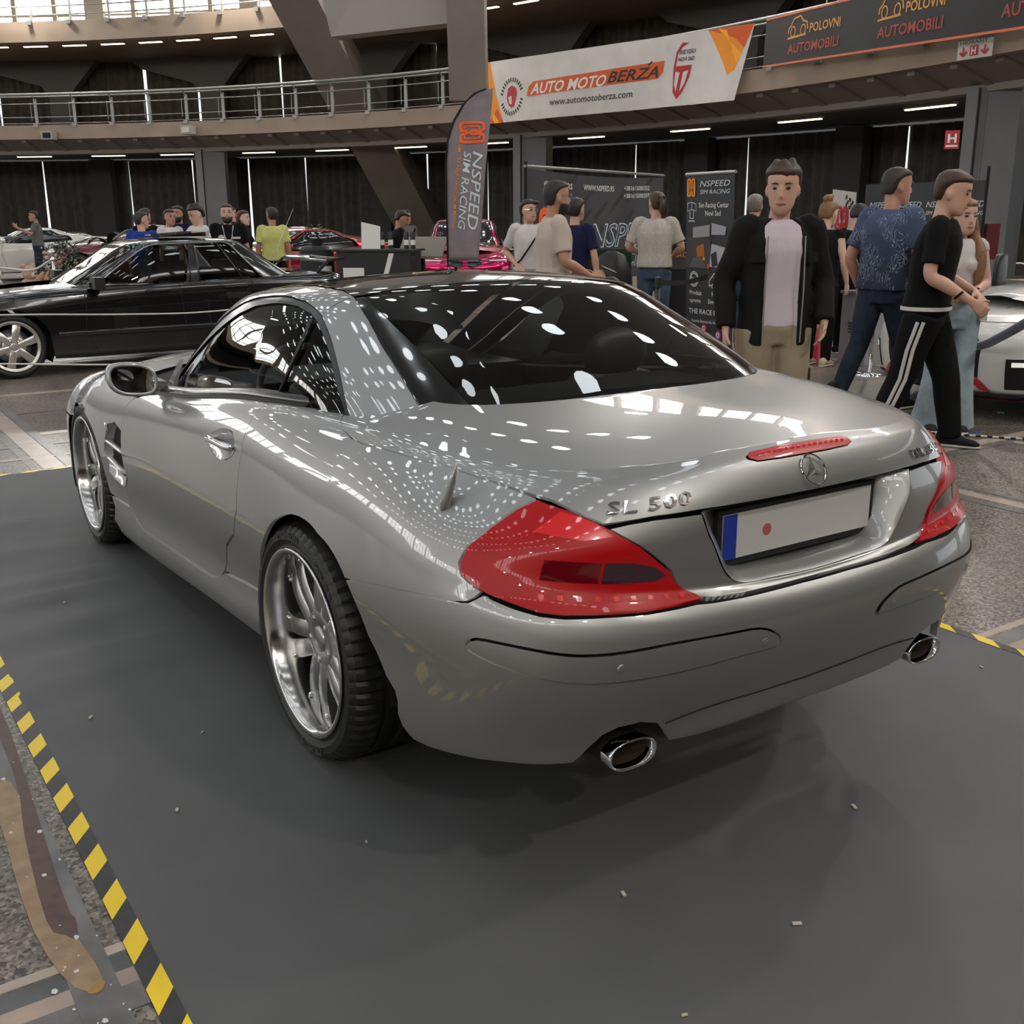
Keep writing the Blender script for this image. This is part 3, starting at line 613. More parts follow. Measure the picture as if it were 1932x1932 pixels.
# ---- exhaust tips
for sx in (-1, 1):
    c = Vector((sx * .525, -1.02, .355)); ex = empty('exhaust_tip'); ex.parent = sl
    def oval(k, y, w=.066, h=.034): return [Vector((c.x + k * w * math.copysign(abs(math.cos(t)) ** .8, math.cos(t)), y, c.z + k * h * math.copysign(abs(math.sin(t)) ** .8, math.sin(t)))) for t in [2 * PI * i / 36 for i in range(36)]]
    MB().loft([oval(.98, -.82), oval(.98, -1.012)], False).build('pipe', UND, ex, True); MB().loft([oval(.99, -1.005), oval(1.03, -1.035), oval(1.0, -1.045), oval(.90, -1.038), oval(.86, -1.02)], False).build('chrome_rim', CHR, ex, True)
    MB().loft([oval(.86, -1.02), oval(.84, -.9), oval(.1, -.89)], False).build('pipe_inside', mat('exhaust_inside_dark', (.035, .022, .016), .7), ex, True)  # inside of the pipe in dark brown
    MB().box((c.x, -.78, .37), (.20, .20, .16)).build('exhaust_shroud', UND, ex)
# ---- greenhouse
g_ = GV; SG = (1.1, .13)
def gp(name, loop, m, res=.03, depth=.008, gap=.0015, centre=None, lift=None, both=True):
    return put_panel(name, panel_geo([list(map(float, q)) for q in loop], G, Gn, SG, res=res, gap=gap, depth=depth, centre=centre, lift=lift), m, sl, both, centre is not None)
rail_lo = [q for q in g_['rail_low'][::-1][:-2]] + [[1.43, 1.75], [1.462, 1.0], [1.49, .3]]
rail_hi = [[1.56, .3], [1.55, .9], [1.53, 1.7], [1.505, 2.4], [1.475, 3.0], [1.445, 3.5], [1.39, 4.0], [1.28, 4.25], [1.1, 4.36], [.9, 4.34], [.72, 4.22], [.603, 4.0], [.555, 3.75], [.525, 3.464]]
gp('roof_rail', g_['rail_joint'][:-1] + rail_lo + rail_hi[:-1], SIL, res=.02)
gp('c_pillar', g_['rail_joint'] + cr_pts(g_['cp_front'], 2)[1:] + [[.588, .0], [.52, .0], [.455, .0]] + cr_pts(g_['cp_rear'], 2)[::-1][:-1], SIL, res=.02)
gp('window_seal', rail_lo[::-1] + cr_pts(g_['cp_front'], 2)[1:] + [[.588, .02], [.60, .02]] + cr_pts(g_['win_rear'], 2)[::-1] + g_['win_top'][::-1][1:-1] + [[1.41, 1.0], [1.44, .3]], TRIM, res=.02, lift=lambda u, v: -.004)
gl_d = [[.836, .02]] + g_['bpil'][1:] + g_['win_top'][::-1][1:-1] + [[1.40, 1.0], [1.43, .25], [1.42, .02], [1.35, .0], [1.146, .02], [.95, .02]]
gp('side_window', gl_d, GLS, lift=lambda u, v: -.010, depth=0)
gp('quarter_window', [[.836, .02]] + g_['bpil'][1:] + g_['win_rear'][:-1] + [[.597, .02], [.7, .02]], GLS, lift=lambda u, v: -.010, depth=0, res=.02)
for sg in (1, -1):
    MB().tube([Vector(G(*q)) * 1 if sg == 1 else Vector((-G(*q)[0], *G(*q)[1:])) for q in [[.84, .05]] + g_['bpil'][1:]], .007, 6).build('window_divider', TRIM, sl, True)
seam = g_['seam']
gp('rear_side_glass', cr_pts(g_['cp_rear'], 2) + [[.453, .02], [.41, .02], [.373, .02]] + cr_pts(seam, 2)[::-1], BLK, res=.02)
gp('rear_window', [[0, .02], [.1, .02], [.2, .02], [.3, .02], [.369, .02]] + cr_pts(seam, 2)[::-1] + [[.424, 3.735], [.314, 3.90], [.16, 3.93], [0, 3.90], [0, 2]], GLS, centre=0, depth=0)
gp('glass_roof', [[0, 3.95], [.16, 3.98], [.314, 3.94], [.424, 3.76], [.50, 3.52], [.525, 3.50], [.558, 3.78], [.603, 4.03], [.72, 4.25], [.9, 4.37], [1.1, 4.39], [1.28, 4.28], [1.39, 4.03], [1.45, 4.0], [1.6, 4.0], [1.8, 4.0], [2, 4.0], [2, 5], [2, 5.9], [1.5, 5.97], [1, 5.97], [.5, 5.97], [0, 5.9], [0, 5]], BLK, centre=None, res=.04)
gp('windscreen', [[2, .1], [1.8, .1], [1.58, .1], [1.57, .9], [1.55, 1.7], [1.525, 2.4], [1.495, 3], [1.465, 3.5], [1.45, 3.95], [1.6, 3.95], [1.8, 3.95], [2, 3.95], [2, 2]], GLS, centre=2, depth=0, res=.06)
gp('windscreen_header', [[2, 3.6], [1.8, 3.6], [1.6, 3.6], [1.46, 3.62], [1.44, 3.99], [1.6, 3.99], [1.8, 3.99], [2, 3.99]], TRIM, centre=2, lift=lambda u, v: -.006)
# belt trim
bt = [[3.45, 10.0], [3.366, 10.12], [2.95, 10.6], [2.556, 10.95], [2.25, 11.1], [1.958, 11.22], [1.7, 11.75], [1.45, 12.25], [1.25, 12.5]]
for sg in (1, -1):
    V = []; 
    for q in cr_pts(bt, 4):
        a = S(*q); n_ = Sn(*q); 
        for du, dz, ln in ((0, -.004, .002), (0, .004, .007), (.006, .018, .008), (.016, .030, .004), (.04, .032, .0)): V.append(np.array(((a[0] + n_[0] * ln + du) * sg, a[1], a[2] + dz + n_[2] * ln)))
    k = len(V) // 5; F = [(i * 5 + j, (i + 1) * 5 + j, (i + 1) * 5 + j + 1, i * 5 + j + 1) for i in range(k - 1) for j in range(4)]
    mesh('belt_trim', V, F if sg == 1 else [f[::-1] for f in F], TRIM, sl, True)
# ---- door handle, vent, badge, mirror, antenna, on both sides
def mvec(v, sg): return Vector((v[0] * sg, v[1], v[2]))
for sg in (1, -1):
    hb = [list(q) for q in cr_pts(u_['handle'], 3, True)]; hc = np.mean(np.array(u_['handle']), 0)
    def bowl(u, v):
        r = math.hypot((u - hc[0]) / .16, (v - hc[1]) / .78); return .0012 - .014 * max(0, 1 - r * r)
    g = panel_geo(hb, S, Sn, SC, res=.009, gap=0, depth=0, lift=bowl); g = g if sg == 1 else mir(*g); N_ = None
    dd = doors[0 if sg == 1 else 1]
    mesh('handle_bowl', g[0], g[1], SIL, dd, True)
    hp = [(2.33, 7.45, .002), (2.30, 7.50, .016), (2.24, 7.48, .020), (2.15, 7.42, .020), (2.075, 7.40, .016), (2.055, 7.38, .003)]
    MB().tube([mvec(S(a, b) + Sn(a, b) * c, sg) for a, b, c in hp], [.009, .011, .010, .010, .012, .010], 10).build('door_handle', SIL if False else CHR, dd, True)
    # side vent
    vc = np.mean(np.array(u_['vent']), 0); vo_ = [np.array(q) for q in cr_pts(u_['vent'], 3, True)]
    outer = [S(*q) for q in vo_]; inner = [S(*(vc + (q - vc) * .8)) + np.array((.035, 0, 0)) for q in vo_]; nn_ = len(outer)
    Vv = [np.array((a[0] * sg, a[1], a[2])) for a in outer + inner]; Fv = [(i, (i + 1) % nn_, nn_ + (i + 1) % nn_, nn_ + i) for i in range(nn_)]
    vt = mesh('side_vent', Vv, Fv + [tuple(range(nn_, 2 * nn_))], [SIL, UND], sl, True)
    vt.data.polygons[len(Fv)].material_index = 1
    for (a0, b0), (a1, b1) in (((4.30, 5.35), (3.80, 5.05)), ((4.27, 4.35), (3.84, 4.02))):
        MB().loft([[mvec(S(a0 + (a1 - a0) * t, b0 + (b1 - b0) * t + dv) + np.array((dx, 0, 0)), sg) for dx, dv in ((-.008 * math.sin(PI * t) - .002, 0), (.03, .05), (.03, -.12), (-.002, -.14))] for t in [i / 8 for i in range(9)]]).build('vent_fin', SIL, vt, True)
    a, na = on_body(4.30 * 1, 5.98, .002); b_, nb = on_body(4.10, 5.98, .002)
    if sg == 1: text('lettering', 'V8', frame(a, b_ - a, na), .045, CHR, sl, bold=.01, extrude=.002)
    # mirror
    mr = empty('door_mirror'); mr.parent = sl; c = Vector((-.914, 1.45, .936))
    def ov(w, h, y, dx=0): return [mvec((c.x + dx + w * math.copysign(abs(math.cos(t)) ** .72, math.cos(t)), c.y + y + (.24 * (h * math.copysign(abs(math.sin(t)) ** .72, math.sin(t)) - .012 * math.cos(t)) if y < .05 else 0), c.z + h * math.copysign(abs(math.sin(t)) ** .72, math.sin(t)) - .012 * math.cos(t)), sg) for t in [2 * PI * i / 32 for i in range(32)]]
    MB().loft([ov(.03, .02, .14, .01), ov(.065, .045, .115), ov(.086, .058, .06), ov(.093, .063, .01), ov(.092, .062, -.004), ov(.086, .056, -.010), ov(.078, .049, -.006)], False).build('mirror_shell', SIL, mr, True)
    MB().loft([ov(.079, .05, -.004), ov(.077, .048, -.004)]).build('mirror_glass', mat('mirror_silver', (.85, .87, .88), .01, metal=1), mr)
    MB().loft([ov(.082, .053, -.006), ov(.079, .05, -.003)], False).build('mirror_gasket', RUB, mr)
    MB().loft([[mvec((-.85 + dx, 1.47 + dy, .895 + dz), sg) for dx, dy, dz in ((0, -.03, 0), (0, .05, 0), (0, .05, .03), (0, -.03, .03))], [mvec((-.79 + dx, 1.50 + dy, .865 + dz), sg) for dx, dy, dz in ((0, -.06, 0), (0, .10, 0), (0, .10, .055), (0, -.06, .055))]]).build('mirror_foot', SIL, mr, angle=40)
    MB().add([mvec(q, sg) for q in ((-.79, 1.40, .875), (-.745, 1.66, .845), (-.735, 1.43, 1.0), (-.775, 1.40, .875), (-.73, 1.66, .845), (-.72, 1.43, 1.0))], [(0, 1, 2), (5, 4, 3), (0, 2, 5, 3), (1, 4, 5, 2), (0, 3, 4, 1)]).build('mirror_sail', SIL, mr)
# aerial stub on the left wing
an = MB(); an.tube([(-.803, -.688, .878), (-.803, -.700, .905), (-.797, -.708, .935), (-.792, -.716, .962), (-.786, -.724, 1.008)], [.006, .0125, .0105, .0085, .003], 12); an.build('aerial', SIL, sl, True)
# ---- dark underlayer, wheel housings, floor pan
def arch_cut(q):
    return math.hypot(q[1] + .09, q[2] - .36) < .45 or math.hypot(q[1] - 2.52, q[2] - .33) < .43
V = []; F = []; us_ = list(np.linspace(.02, 6.98, 120)); vs_ = list(np.linspace(.9, 14, 48)); ids = {}
for i, u in enumerate(us_):
    P = level_pts(u)
    for j, v in enumerate(vs_):
        q = cr(P, min(int(v), 13), v - min(int(v), 13)); c_ = np.array((0, .9 if 0 < u < 7 else 0, .55)); q2 = q + (np.array((0, min(max(q[1], -.2), 2.6), .6)) - q) * .035; V.append(q2)
for i in range(119):
    for j in range(47):
        q = V[i * 48 + j]
        if not arch_cut(q) and not (us_[i] < .27 and 6.5 < vs_[j] < 8.9) and not (us_[i] < .78 and vs_[j] < 3.0) and not (vs_[j] < 1.9): F.append((i * 48 + j, i * 48 + j + 1, i * 48 + j + 49, i * 48 + j + 48))
n = len(V); mesh('inner_shell', V + [q * np.array([-1, 1, 1]) for q in V], F + [tuple(k + n for k in f) for f in F], UND, sl)
pan = MB(); pan.box((0, 1.28, .28), (1.46, 3.2, .10)); pan.box((0, -.5, .46), (.8, .6, .14)); pan.box((0, 1.25, .42), (1.62, 1.8, .3)); pan.build('floor_pan', UND, sl)
for yy, zz in ((-.09, .36), (2.52, .34)):
    for sg in (-1, 1):
        MB().loft([[Vector((sg * x, yy + .44 * math.cos(t), zz + .44 * math.sin(t))) for t in [PI * i / 20 for i in range(21)]] for x in (.872 if yy < 1 else .78, .52)], False, False).build('wheel_housing', UND, sl)
# ---- wheels
def wheel_mesh(parent, side, c, r_t, w, r_rim, dish, spokes, style, mats):
    """side -1: outer face towards -x"""
    rim_m, face_m, tyre_m = mats
    wl = empty('wheel'); wl.parent = parent; wl.location = c
    M = Matrix(((0, 0, side, 0), (1, 0, 0, 0), (0, side, 0, 0), (0, 0, 0, 1)))   # local Z -> outward
    h = w / 2
    prof = [(r_rim - .012, h - .012), (r_rim + .004, h - .004), (r_rim + .012, h - .006), (r_rim + .03, h + .004), (r_t - .03, h + .002), (r_t - .012, h - .012), (r_t - .004, h - .028), (r_t, h - .045), (r_t, h * .42), (r_t - .008, h * .40), (r_t - .008, h * .33), (r_t, h * .31), (r_t, .02), (r_t - .008, .014), (r_t - .008, -.014), (r_t, -.02), (r_t, -h * .31), (r_t - .008, -h * .33), (r_t - .008, -h * .4), (r_t, -h * .42), (r_t, -h + .045), (r_t - .012, -h + .012), (r_t - .03, -h), (r_rim, -h + .01)]
    NS = 240; V = []; npf = len(prof)
    for i in range(NS):
        a = 2 * PI * i / NS; gr = (i % 4 == 0)
        for j, (r, hh) in enumerate(prof):
            rr_ = r - (.007 if gr and 5 <= j <= 8 else 0) - (.008 if gr and 18 <= j <= 20 else 0); a2 = a + (.012 if j >= 8 else 0) * (j - 8) / 4
            V.append(M @ Vector((rr_ * math.cos(a2), rr_ * math.sin(a2), hh)))
    F = [(i * npf + j, ((i + 1) % NS) * npf + j, ((i + 1) % NS) * npf + j + 1, i * npf + j + 1) for i in range(NS) for j in range(npf - 1)]
    ty = mesh('tyre', V, [f[::-1] if side > 0 else f for f in F], tyre_m, wl, angle=24)
    MB().lathe([(r_rim + .004, h - .002), (r_rim + .006, h + .003), (r_rim, h + .005), (r_rim - .010, h + .001), (r_rim - .016, h - .012), (r_rim - .022, h - dish + .01), (r_rim - .024, h - dish - .02), (r_rim - .03, -h + .02)], 72, M).build('rim_barrel', rim_m, wl, True)
    MB().lathe([(r_rim - .03, -h + .03), (.05, -h + .03)], 40, M).build('rim_back', UND, wl)
    MB().lathe([(.165, h - dish - .09), (.165, h - dish - .06), (.05, h - dish - .055)], 40, M).build('brake_disc', mat('brake_steel', (.22, .22, .22), .4, metal=.8), wl, True)
    zf = h - dish; r0 = .085; r1 = r_rim - .021
    def bar(b, a, off0, off1, w0, w1, ra, rb, z0, z1, t=.035):
        rings = []
        for k in range(7):
            s_ = k / 6; r = ra + (rb - ra) * s_; o = off0 + (off1 - off0) * s_; ww = (w0 + (w1 - w0) * s_) / 2; z = z0 + (z1 - z0) * s_ + .010 * math.sin(PI * s_)
            rings.append([M @ (Matrix.Rotation(a, 4, 'Z') @ Vector((r, o + x, z + dz))) for x, dz in ((-ww, -t), (-ww, -.006), (-ww * .7, 0), (ww * .7, 0), (ww, -.006), (ww, -t))])
        b.loft(rings)
    for k in range(spokes):
        a = 2 * PI * k / spokes + .3; b = MB()
        if style == 'twin':
            bar(b, a, -.024, -.040, .050, .060, .06, r1, zf + .006, zf - .002); bar(b, a, .024, .040, .050, .060, .06, r1, zf + .006, zf - .002)
        elif style == 'star': bar(b, a, 0, 0, .056, .080, .045, r1, zf + .012, zf - .004)
        else: bar(b, a, 0, 0, .05, .036, .04, r1, zf, zf - .004)
        b.build('spoke', face_m, wl, angle=40)
    MB().lathe([(.112, zf - .03), (.112, zf - .004), (.102, zf + .006), (.046, zf + .012), (.04, zf + .006), (.0, zf + .006)], 40, M).build('hub', face_m, wl, True)
    MB().lathe([(.038, zf + .004), (.038, zf + .012), (.03, zf + .015), (.0, zf + .016)], 32, M).build('hub_cap', face_m, wl, True)
    for k in range(5):
        a = 2 * PI * k / 5 + .2; c_ = M @ Vector((.064 * math.cos(a), .064 * math.sin(a), zf)); Mb = M.copy(); Mb.translation = c_
        MB().lathe([(.013, -.002), (.0125, .0095)], 12, Mb).build('bolt_recess', UND, wl); MB().lathe([(.009, .004), (.0085, .012), (.0, .014)], 6, Mb).build('wheel_bolt', CHR, wl)
    return wl, ty, M
POL = mat('polished_rim', (.62, .61, .60), .16, metal=1); FAC = mat('rim_face', (.42, .42, .415), .30, metal=.9, coat=.4)
TYR = mat('tyre_rubber', (.010, .0098, .0095), .48, bump=.1, bscale=60)
SWT = mat('tyre_marking', (.055, .055, .055), .5)
for y, r_t, zc, ww, dish in ((0.0, .352, .352, .285, .068), (2.56, .345, .345, .255, .060)):
    for side in (-1, 1):
        wl, ty, M = wheel_mesh(sl, side, (side * (.885 - ww / 2), y, zc), r_t, ww, .272, dish, 6, 'twin', (POL, FAC, TYR))
        for k in range(6):                                   # rivets on the rim bed
            for da in (-.10, .10):
                a = 2 * PI * k / 6 + .3 + da * 2.4; q = M @ Vector((.243 * math.cos(a), .243 * math.sin(a), ww / 2 - dish - .004)); Mb = M.copy(); Mb.translation = q
                MB().lathe([(.008, -.01), (.008, .006), (.005, .012), (0, .012)], 8, Mb).build('rivet', CHR, wl, True)
        if side == -1:
            def bend(txt, r, a0, size, name):
                V, F = text_geo(txt, size, .01, .0, 1.1, .0006); h = ww / 2 + .0045
                V = [M @ Vector(((r + v[1]) * math.cos(a0 - v[0] / r), (r + v[1]) * math.sin(a0 - v[0] / r), h + v[2])) for v in V]; mesh(name, V, F, SWT, ty)
            # local angle: x -> world y, y -> side*z
            def bendw(txt, r, ang, size):
                V, F = text_geo(txt, size, .012, 0, 1.12, .0006); h = ww / 2 + .0042; out = []
                for v in V:
                    a = ang - v[0] / r; out.append(Vector((-h - v[2], -(r + v[1]) * math.cos(a), (r + v[1]) * math.sin(a))))
                mesh('tyre_lettering', out, F, SWT, ty)
            bendw('MICHELIN', .306, 1.95, .030); bendw('295/30 ZR 20', .306, 1.12, .020); bendw('MICHELIN', .306, -1.2, .030)
# ---- interior
it = MB(); it.box((0, .55, .62), (1.3, 1.9, .05)).box((0, -.16, 1.005), (1.0, .36, .03)); it.box((0, 1.42, .80), (1.42, .42, .22)); it.box((0, .7, .72), (.24, 1.2, .16)); it.build('cabin_lining', LEA, sl)
for sx in (-.36, .36):
    se = empty('seat'); se.parent = sl
    def rr_(cx, w, y, z, d=.05): return [Vector((sx + cx + w * math.copysign(abs(math.cos(t)) ** .6, math.cos(t)), y + d * math.sin(t), z)) for t in [2 * PI * i / 16 for i in range(16)]]
    MB().loft([rr_(0, .20, .33, .66, .06), rr_(0, .23, .27, .80, .07), rr_(0, .22, .21, .92, .06), rr_(0, .17, .16, 1.0, .05), rr_(0, .05, .155, 1.03, .02)]).build('seat_back', LEA, se, True)
    MB().loft([rr_(0, .10, .15, 1.01, .035), rr_(0, .135, .14, 1.06, .045), rr_(0, .12, .125, 1.13, .045), rr_(0, .04, .125, 1.16, .02)]).build('headrest', LEA, se, True)
    MB().box((sx, .55, .68), (.44, .5, .12)).build('cushion', LEA, se)
Ms = frame((-.36, 1.10, .88), (1, 0, 0), (0, -.92, .38))
st = MB(); st.loft([[Ms @ Vector(((.185 + .014 * math.cos(t)) * math.cos(a), (.185 + .014 * math.cos(t)) * math.sin(a), .014 * math.sin(t))) for t in [PI * 2 * k / 8 for k in range(8)]] for a in [2 * PI * i / 36 for i in range(37)]], False)
for a in (0, PI, -PI / 2): st.tube([Ms @ Vector((.03 * math.cos(a), .03 * math.sin(a), -.02)), Ms @ Vector((.18 * math.cos(a), .18 * math.sin(a), 0))], .016, 6)
st.lathe([(0, .01), (.06, .005), (.06, -.04)], 20, Ms).build('steering_wheel', mat('wheel_leather_grey', (.10, .10, .10), .5), sl, True)

crease_uv = [[.30, 2.05], [.24, 2.12], [.176, 2.08], [.1, 1.98], [0, 1.92]]
for sg in (1, -1): MB().tube([mvec(S(*q) + Sn(*q) * .0003, sg) for q in cr_pts(crease_uv, 4)], .0022, 5).build('crease_shade_line', UND, sl)  # thin black tube stands in for the shade along the bumper crease
# ------------------------------------------------------------------ mat and tape
MATM = mat('grey_mat', (.085, .085, .086), .62, noise=.10, nscale=3, bump=.05, bscale=900)
V = []; F = []; nx, ny = 40, 110
def mat_z(x, y):
    e = max(0, 1 - abs(x + 1.0) / 1.1) * (1 if y > -.3 else max(0, 1 + (y + .3)))
    z = 0
    for y0, k, a, w in ((2.05, .10, .010, .05), (1.83, .13, .012, .05), (1.1, .10, .010, .05), (.92, .12, .012, .05), (1.45, .16, .007, .09), (3.1, .05, .005, .1), (2.6, -.05, .005, .1)):
        z += a * math.exp(-((y - y0 - k * (x + 1.5)) / w) ** 2) * max(0, 1 - max(0, x + 1.05) / .45)
    return .004 + 1.7 * z * min(1, (x + 1.53) / .12) if x > -1.53 else .004
for j in range(ny + 1):
    for i in range(nx + 1):
        x = -1.535 + 3.07 * (i / nx); y = -4.5 + 8.86 * j / ny; V.append((x, y, max(.004, mat_z(x, y) if x < -.85 else .004)))
for j in range(ny):
    for i in range(nx): a = j * (nx + 1) + i; F.append((a, a + 1, a + nx + 2, a + nx + 1))
tag(mesh('floor_mat', V, F, MATM, None, True), 'large dark grey mat under the silver car edged with hazard tape', 'mat')
TB = mat('tape_black', (.022, .020, .020), .28, noise=.3, nscale=30); TY = mat('tape_yellow', (.86, .60, .005), .35)
def hazard(x0, x1, ya, yb, sk, label, ph, vert=True):
    def P(a, b, z): return (a, b, z) if vert else (b, a, z)
    w = x1 - x0; o = MB().add([P(x0, ya, .0052), P(x1, ya, .0052), P(x1, yb, .0052), P(x0, yb, .0052), P(x0, ya, .0), P(x1, ya, .0), P(x1, yb, 0), P(x0, yb, 0)], [(0, 1, 2, 3), (0, 4, 5, 1), (1, 5, 6, 2), (2, 6, 7, 3), (3, 7, 4, 0)]).build('hazard_tape', TB)
    tag(o, label, 'tape', 'hazard tapes around the mat'); y = ya + ph
    while y + .17 < yb:
        z = .0056; MB().add([P(x0, y, z), P(x1, y + sk, z), P(x1, y + sk + .09, z), P(x0, y + .09, z)], [(0, 1, 2, 3)]).build('yellow_stripe', TY, o); y += .18
hazard(-1.561, -1.512, -4.4, 4.37, .066, 'black and yellow hazard tape along the left edge of the mat', .142)
hazard(1.511, 1.556, -4.4, 4.37, .06, 'black and yellow hazard tape along the right edge of the mat', .11)
hazard(4.33, 4.375, -1.5, 1.5, .06, 'black and yellow hazard tape along the far edge of the mat', .03, False)
# old tape remains on the terrazzo at the left
def scrap(name, pts, m, label, z=.003):
    P = cr_pts(pts, 3, True); n = len(P); V = [(q[0], q[1], z) for i, q in enumerate(P)]
    return tag(mesh(name, V + [(q[0], q[1], .0005) for q in P], [tuple(range(n))] + [(i, n + i, n + (i + 1) % n, (i + 1) % n) for i in range(n)], m), label, 'tape')
scrap('old_tape', [(-1.615, 1.2), (-1.59, 1.2), (-1.588, .63), (-1.632, -.299), (-1.628, -.42), (-1.64, -.496), (-1.66, -.47), (-1.684, -.396), (-1.66, .0), (-1.625, .358)], mat('tape_maroon', (.085, .042, .036), .5, noise=.25, nscale=25), 'torn maroon tape strip stuck on the terrazzo beside the mat', .0048)
scrap('old_tape', [(-1.69, .29), (-1.64, .31), (-1.64, .0), (-1.645, -.41), (-1.625, -.661), (-1.68, -.657), (-1.715, -.41), (-1.705, .0)], mat('tape_kraft', (.30, .20, .115), .6, noise=.2, nscale=20), 'brown kraft tape scrap under the maroon tape', .0042)
scrap('old_tape', [(-1.625, -.668), (-1.648, -.672), (-1.662, -.69), (-1.645, -.70), (-1.63, -.69)], mat('tape_ochre', (.33, .19, .04), .6), 'tiny ochre tape scrap on the marble band', .0046)
WH = mat('white_paint_fleck', (.6, .6, .58), .7)
for i in range(46):
    x = -1.6 - R.random() * .12; y = -1 + R.random() * 1.6; s = .002 + .005 * R.random() ** 2
    a = R.random() * 6; tag(mesh('paint_fleck', [(x + s * (.6 + .8 * R.random()) * math.cos(a + k), y + s * 1.4 * (.6 + .8 * R.random()) * math.sin(a + k), .0052) for k in (0, 1.05, 2.1, 3.14, 4.2, 5.2)], [tuple(range(6))], WH), 'white paint fleck on the terrazzo left of the hazard tape', 'paint fleck', 'paint flecks beside the tape')
lit = mat('paper_crumb', (.5, .45, .38), .8)
for x, y in ((-.95, -.52), (-1.1, .3), (-.3, -1.35), (.25, -1.62), (.95, -1.25), (1.22, -1.02), (1.3, -.75), (.2, -1.1), (-.55, -1.05), (1.35, -1.45), (-1.2, 1.75), (.75, -1.7), (-.7, -1.42), (-1.3, -.1), (1.42, -1.2), (-1.36, .6)):
    s = .004 + .006 * R.random(); a = R.random() * 3; tag(MB().box((x, y, .0075), (s, s * 2.2, .003), a).build('crumb', lit), 'pale crumb of litter lying on the grey mat', 'litter', 'crumbs on the mat')
for x, y, s, c, lab in ((5.05, 1.75, .04, (.02, .07, .35), 'blue tape scrap on the floor right of the white sneakers'), (5.9, 2.1, .05, (.6, .58, .55), 'white paper scrap on the floor before the white sports car'), (4.6, 3.4, .05, (.6, .57, .5), 'white paper scrap on the floor behind the walking man')):
    tag(MB().box((x, y, .002), (s * 2, s, .002), .6).build('paper_scrap', mat('scrap_%d' % int(c[0] * 1000), c, .8)), lab, 'litter')

# ------------------------------------------------------------------ other cars: generic smooth shells
def make_surf(LVt, YSt, nf=3.0, ysr=None):
    w = np.array([l[4] for l in LVt]); z = np.array([l[5] for l in LVt]); a = np.array([[l[0], l[1], l[2], l[3], l[6]] for l in LVt]); YY = np.array(YSt); nl = len(LVt); K = len(YSt)
    def lp(u):
        if u <= 1:
            ph = u * PI / 2; s = math.sin(ph); c = math.cos(ph); n = a[:, 2]; r = (abs(s) ** n + abs(c) ** n) ** (-1 / n)
            return np.stack([-w[:, 0] * r * s, YY[0] - (YY[0] - a[:, 0]) * r * c, a[:, 1] * (1 - s * s) + z[:, 0] * s * s + a[:, 3] * math.sin(2 * ph) ** 2], 1)
        if u <= K:
            i = min(int(u - 1), K - 2); t = u - 1 - i; return np.stack([-cr(w.T, i, t), np.full(nl, YY[i] + (YY[i + 1] - YY[i]) * t), cr(z.T, i, t)], 1)
        ph = (K + 1 - u) * PI / 2; s = math.sin(ph); c = math.cos(ph); r = (abs(s) ** nf + abs(c) ** nf) ** (-1 / nf)
        zf = np.array([l[7] if len(l) > 7 else l[5][-1] for l in LVt]); k = 1 - s * s
        return np.stack([-w[:, -1] * r * s, YY[-1] + (a[:, 4] - YY[-1]) * r * c, z[:, -1] * (1 - k) + zf * k], 1)
    def Sf(u, v):
        sg = 1
        if u < 0: u, sg = -u, -1
        if u > K + 1: u, sg = 2 * (K + 1) - u, -1
        P = lp(u); i = min(max(int(v), 0), nl - 2); return cr(P, i, v - i) * np.array([sg, 1, 1])
    def Nf(u, v, h=1e-3):
        du = Sf(u + h, v) - Sf(u - h, v); dv = Sf(u, min(v + h, nl - 1)) - Sf(u, max(v - h, 0)); n = np.cross(dv, du); return n / (np.linalg.norm(n) + 1e-12)
    return Sf, Nf, K + 1, nl - 1
def make_green(GLt, gc, nf=4.2):
    g = np.array(GLt)
    def lp(u):
        ph = u * PI / 2; s = abs(math.sin(ph)); c = abs(math.cos(ph))
        if u <= 1: n = g[:, 2]; r = (s ** n + c ** n) ** (-1 / n); y = gc - (gc - g[:, 0]) * r * c; zz = g[:, 1] * (1 - s * s) + g[:, 4] * s * s
        else: r = (s ** nf + c ** nf) ** (-1 / nf); k = r * c; y = gc + (g[:, 5] - gc) * k; zz = g[:, 6] * k + g[:, 4] * (1 - k)
        return np.stack([-g[:, 3] * r * s, y, zz], 1)
    def Sf(u, v):
        sg = 1
        if u < 0: u, sg = -u, -1
        if u > 2: u, sg = 4 - u, -1
        P = lp(u); i = min(max(int(v), 0), len(GLt) - 2); return cr(P, i, v - i) * np.array([sg, 1, 1])
    def Nf(u, v, h=1e-3):
        du = Sf(u + h, v) - Sf(u - h, v); dv = Sf(u, min(v + h, len(GLt) - 1.02)) - Sf(u, max(v - h, 0)); n = np.cross(dv, du); return n / (np.linalg.norm(n) + 1e-12)
    return Sf, Nf
def arch_v(Sf, u, yc, zc, r, lo=.8):
    """v of the arch edge at station u (None when outside the arch)"""
    best = None
    for v in np.linspace(lo, 9, 80):
        q = Sf(u, v)
        if abs(q[1] - yc) < r and (q[1] - yc) ** 2 + (q[2] - zc) ** 2 < r * r: best = v
    return best
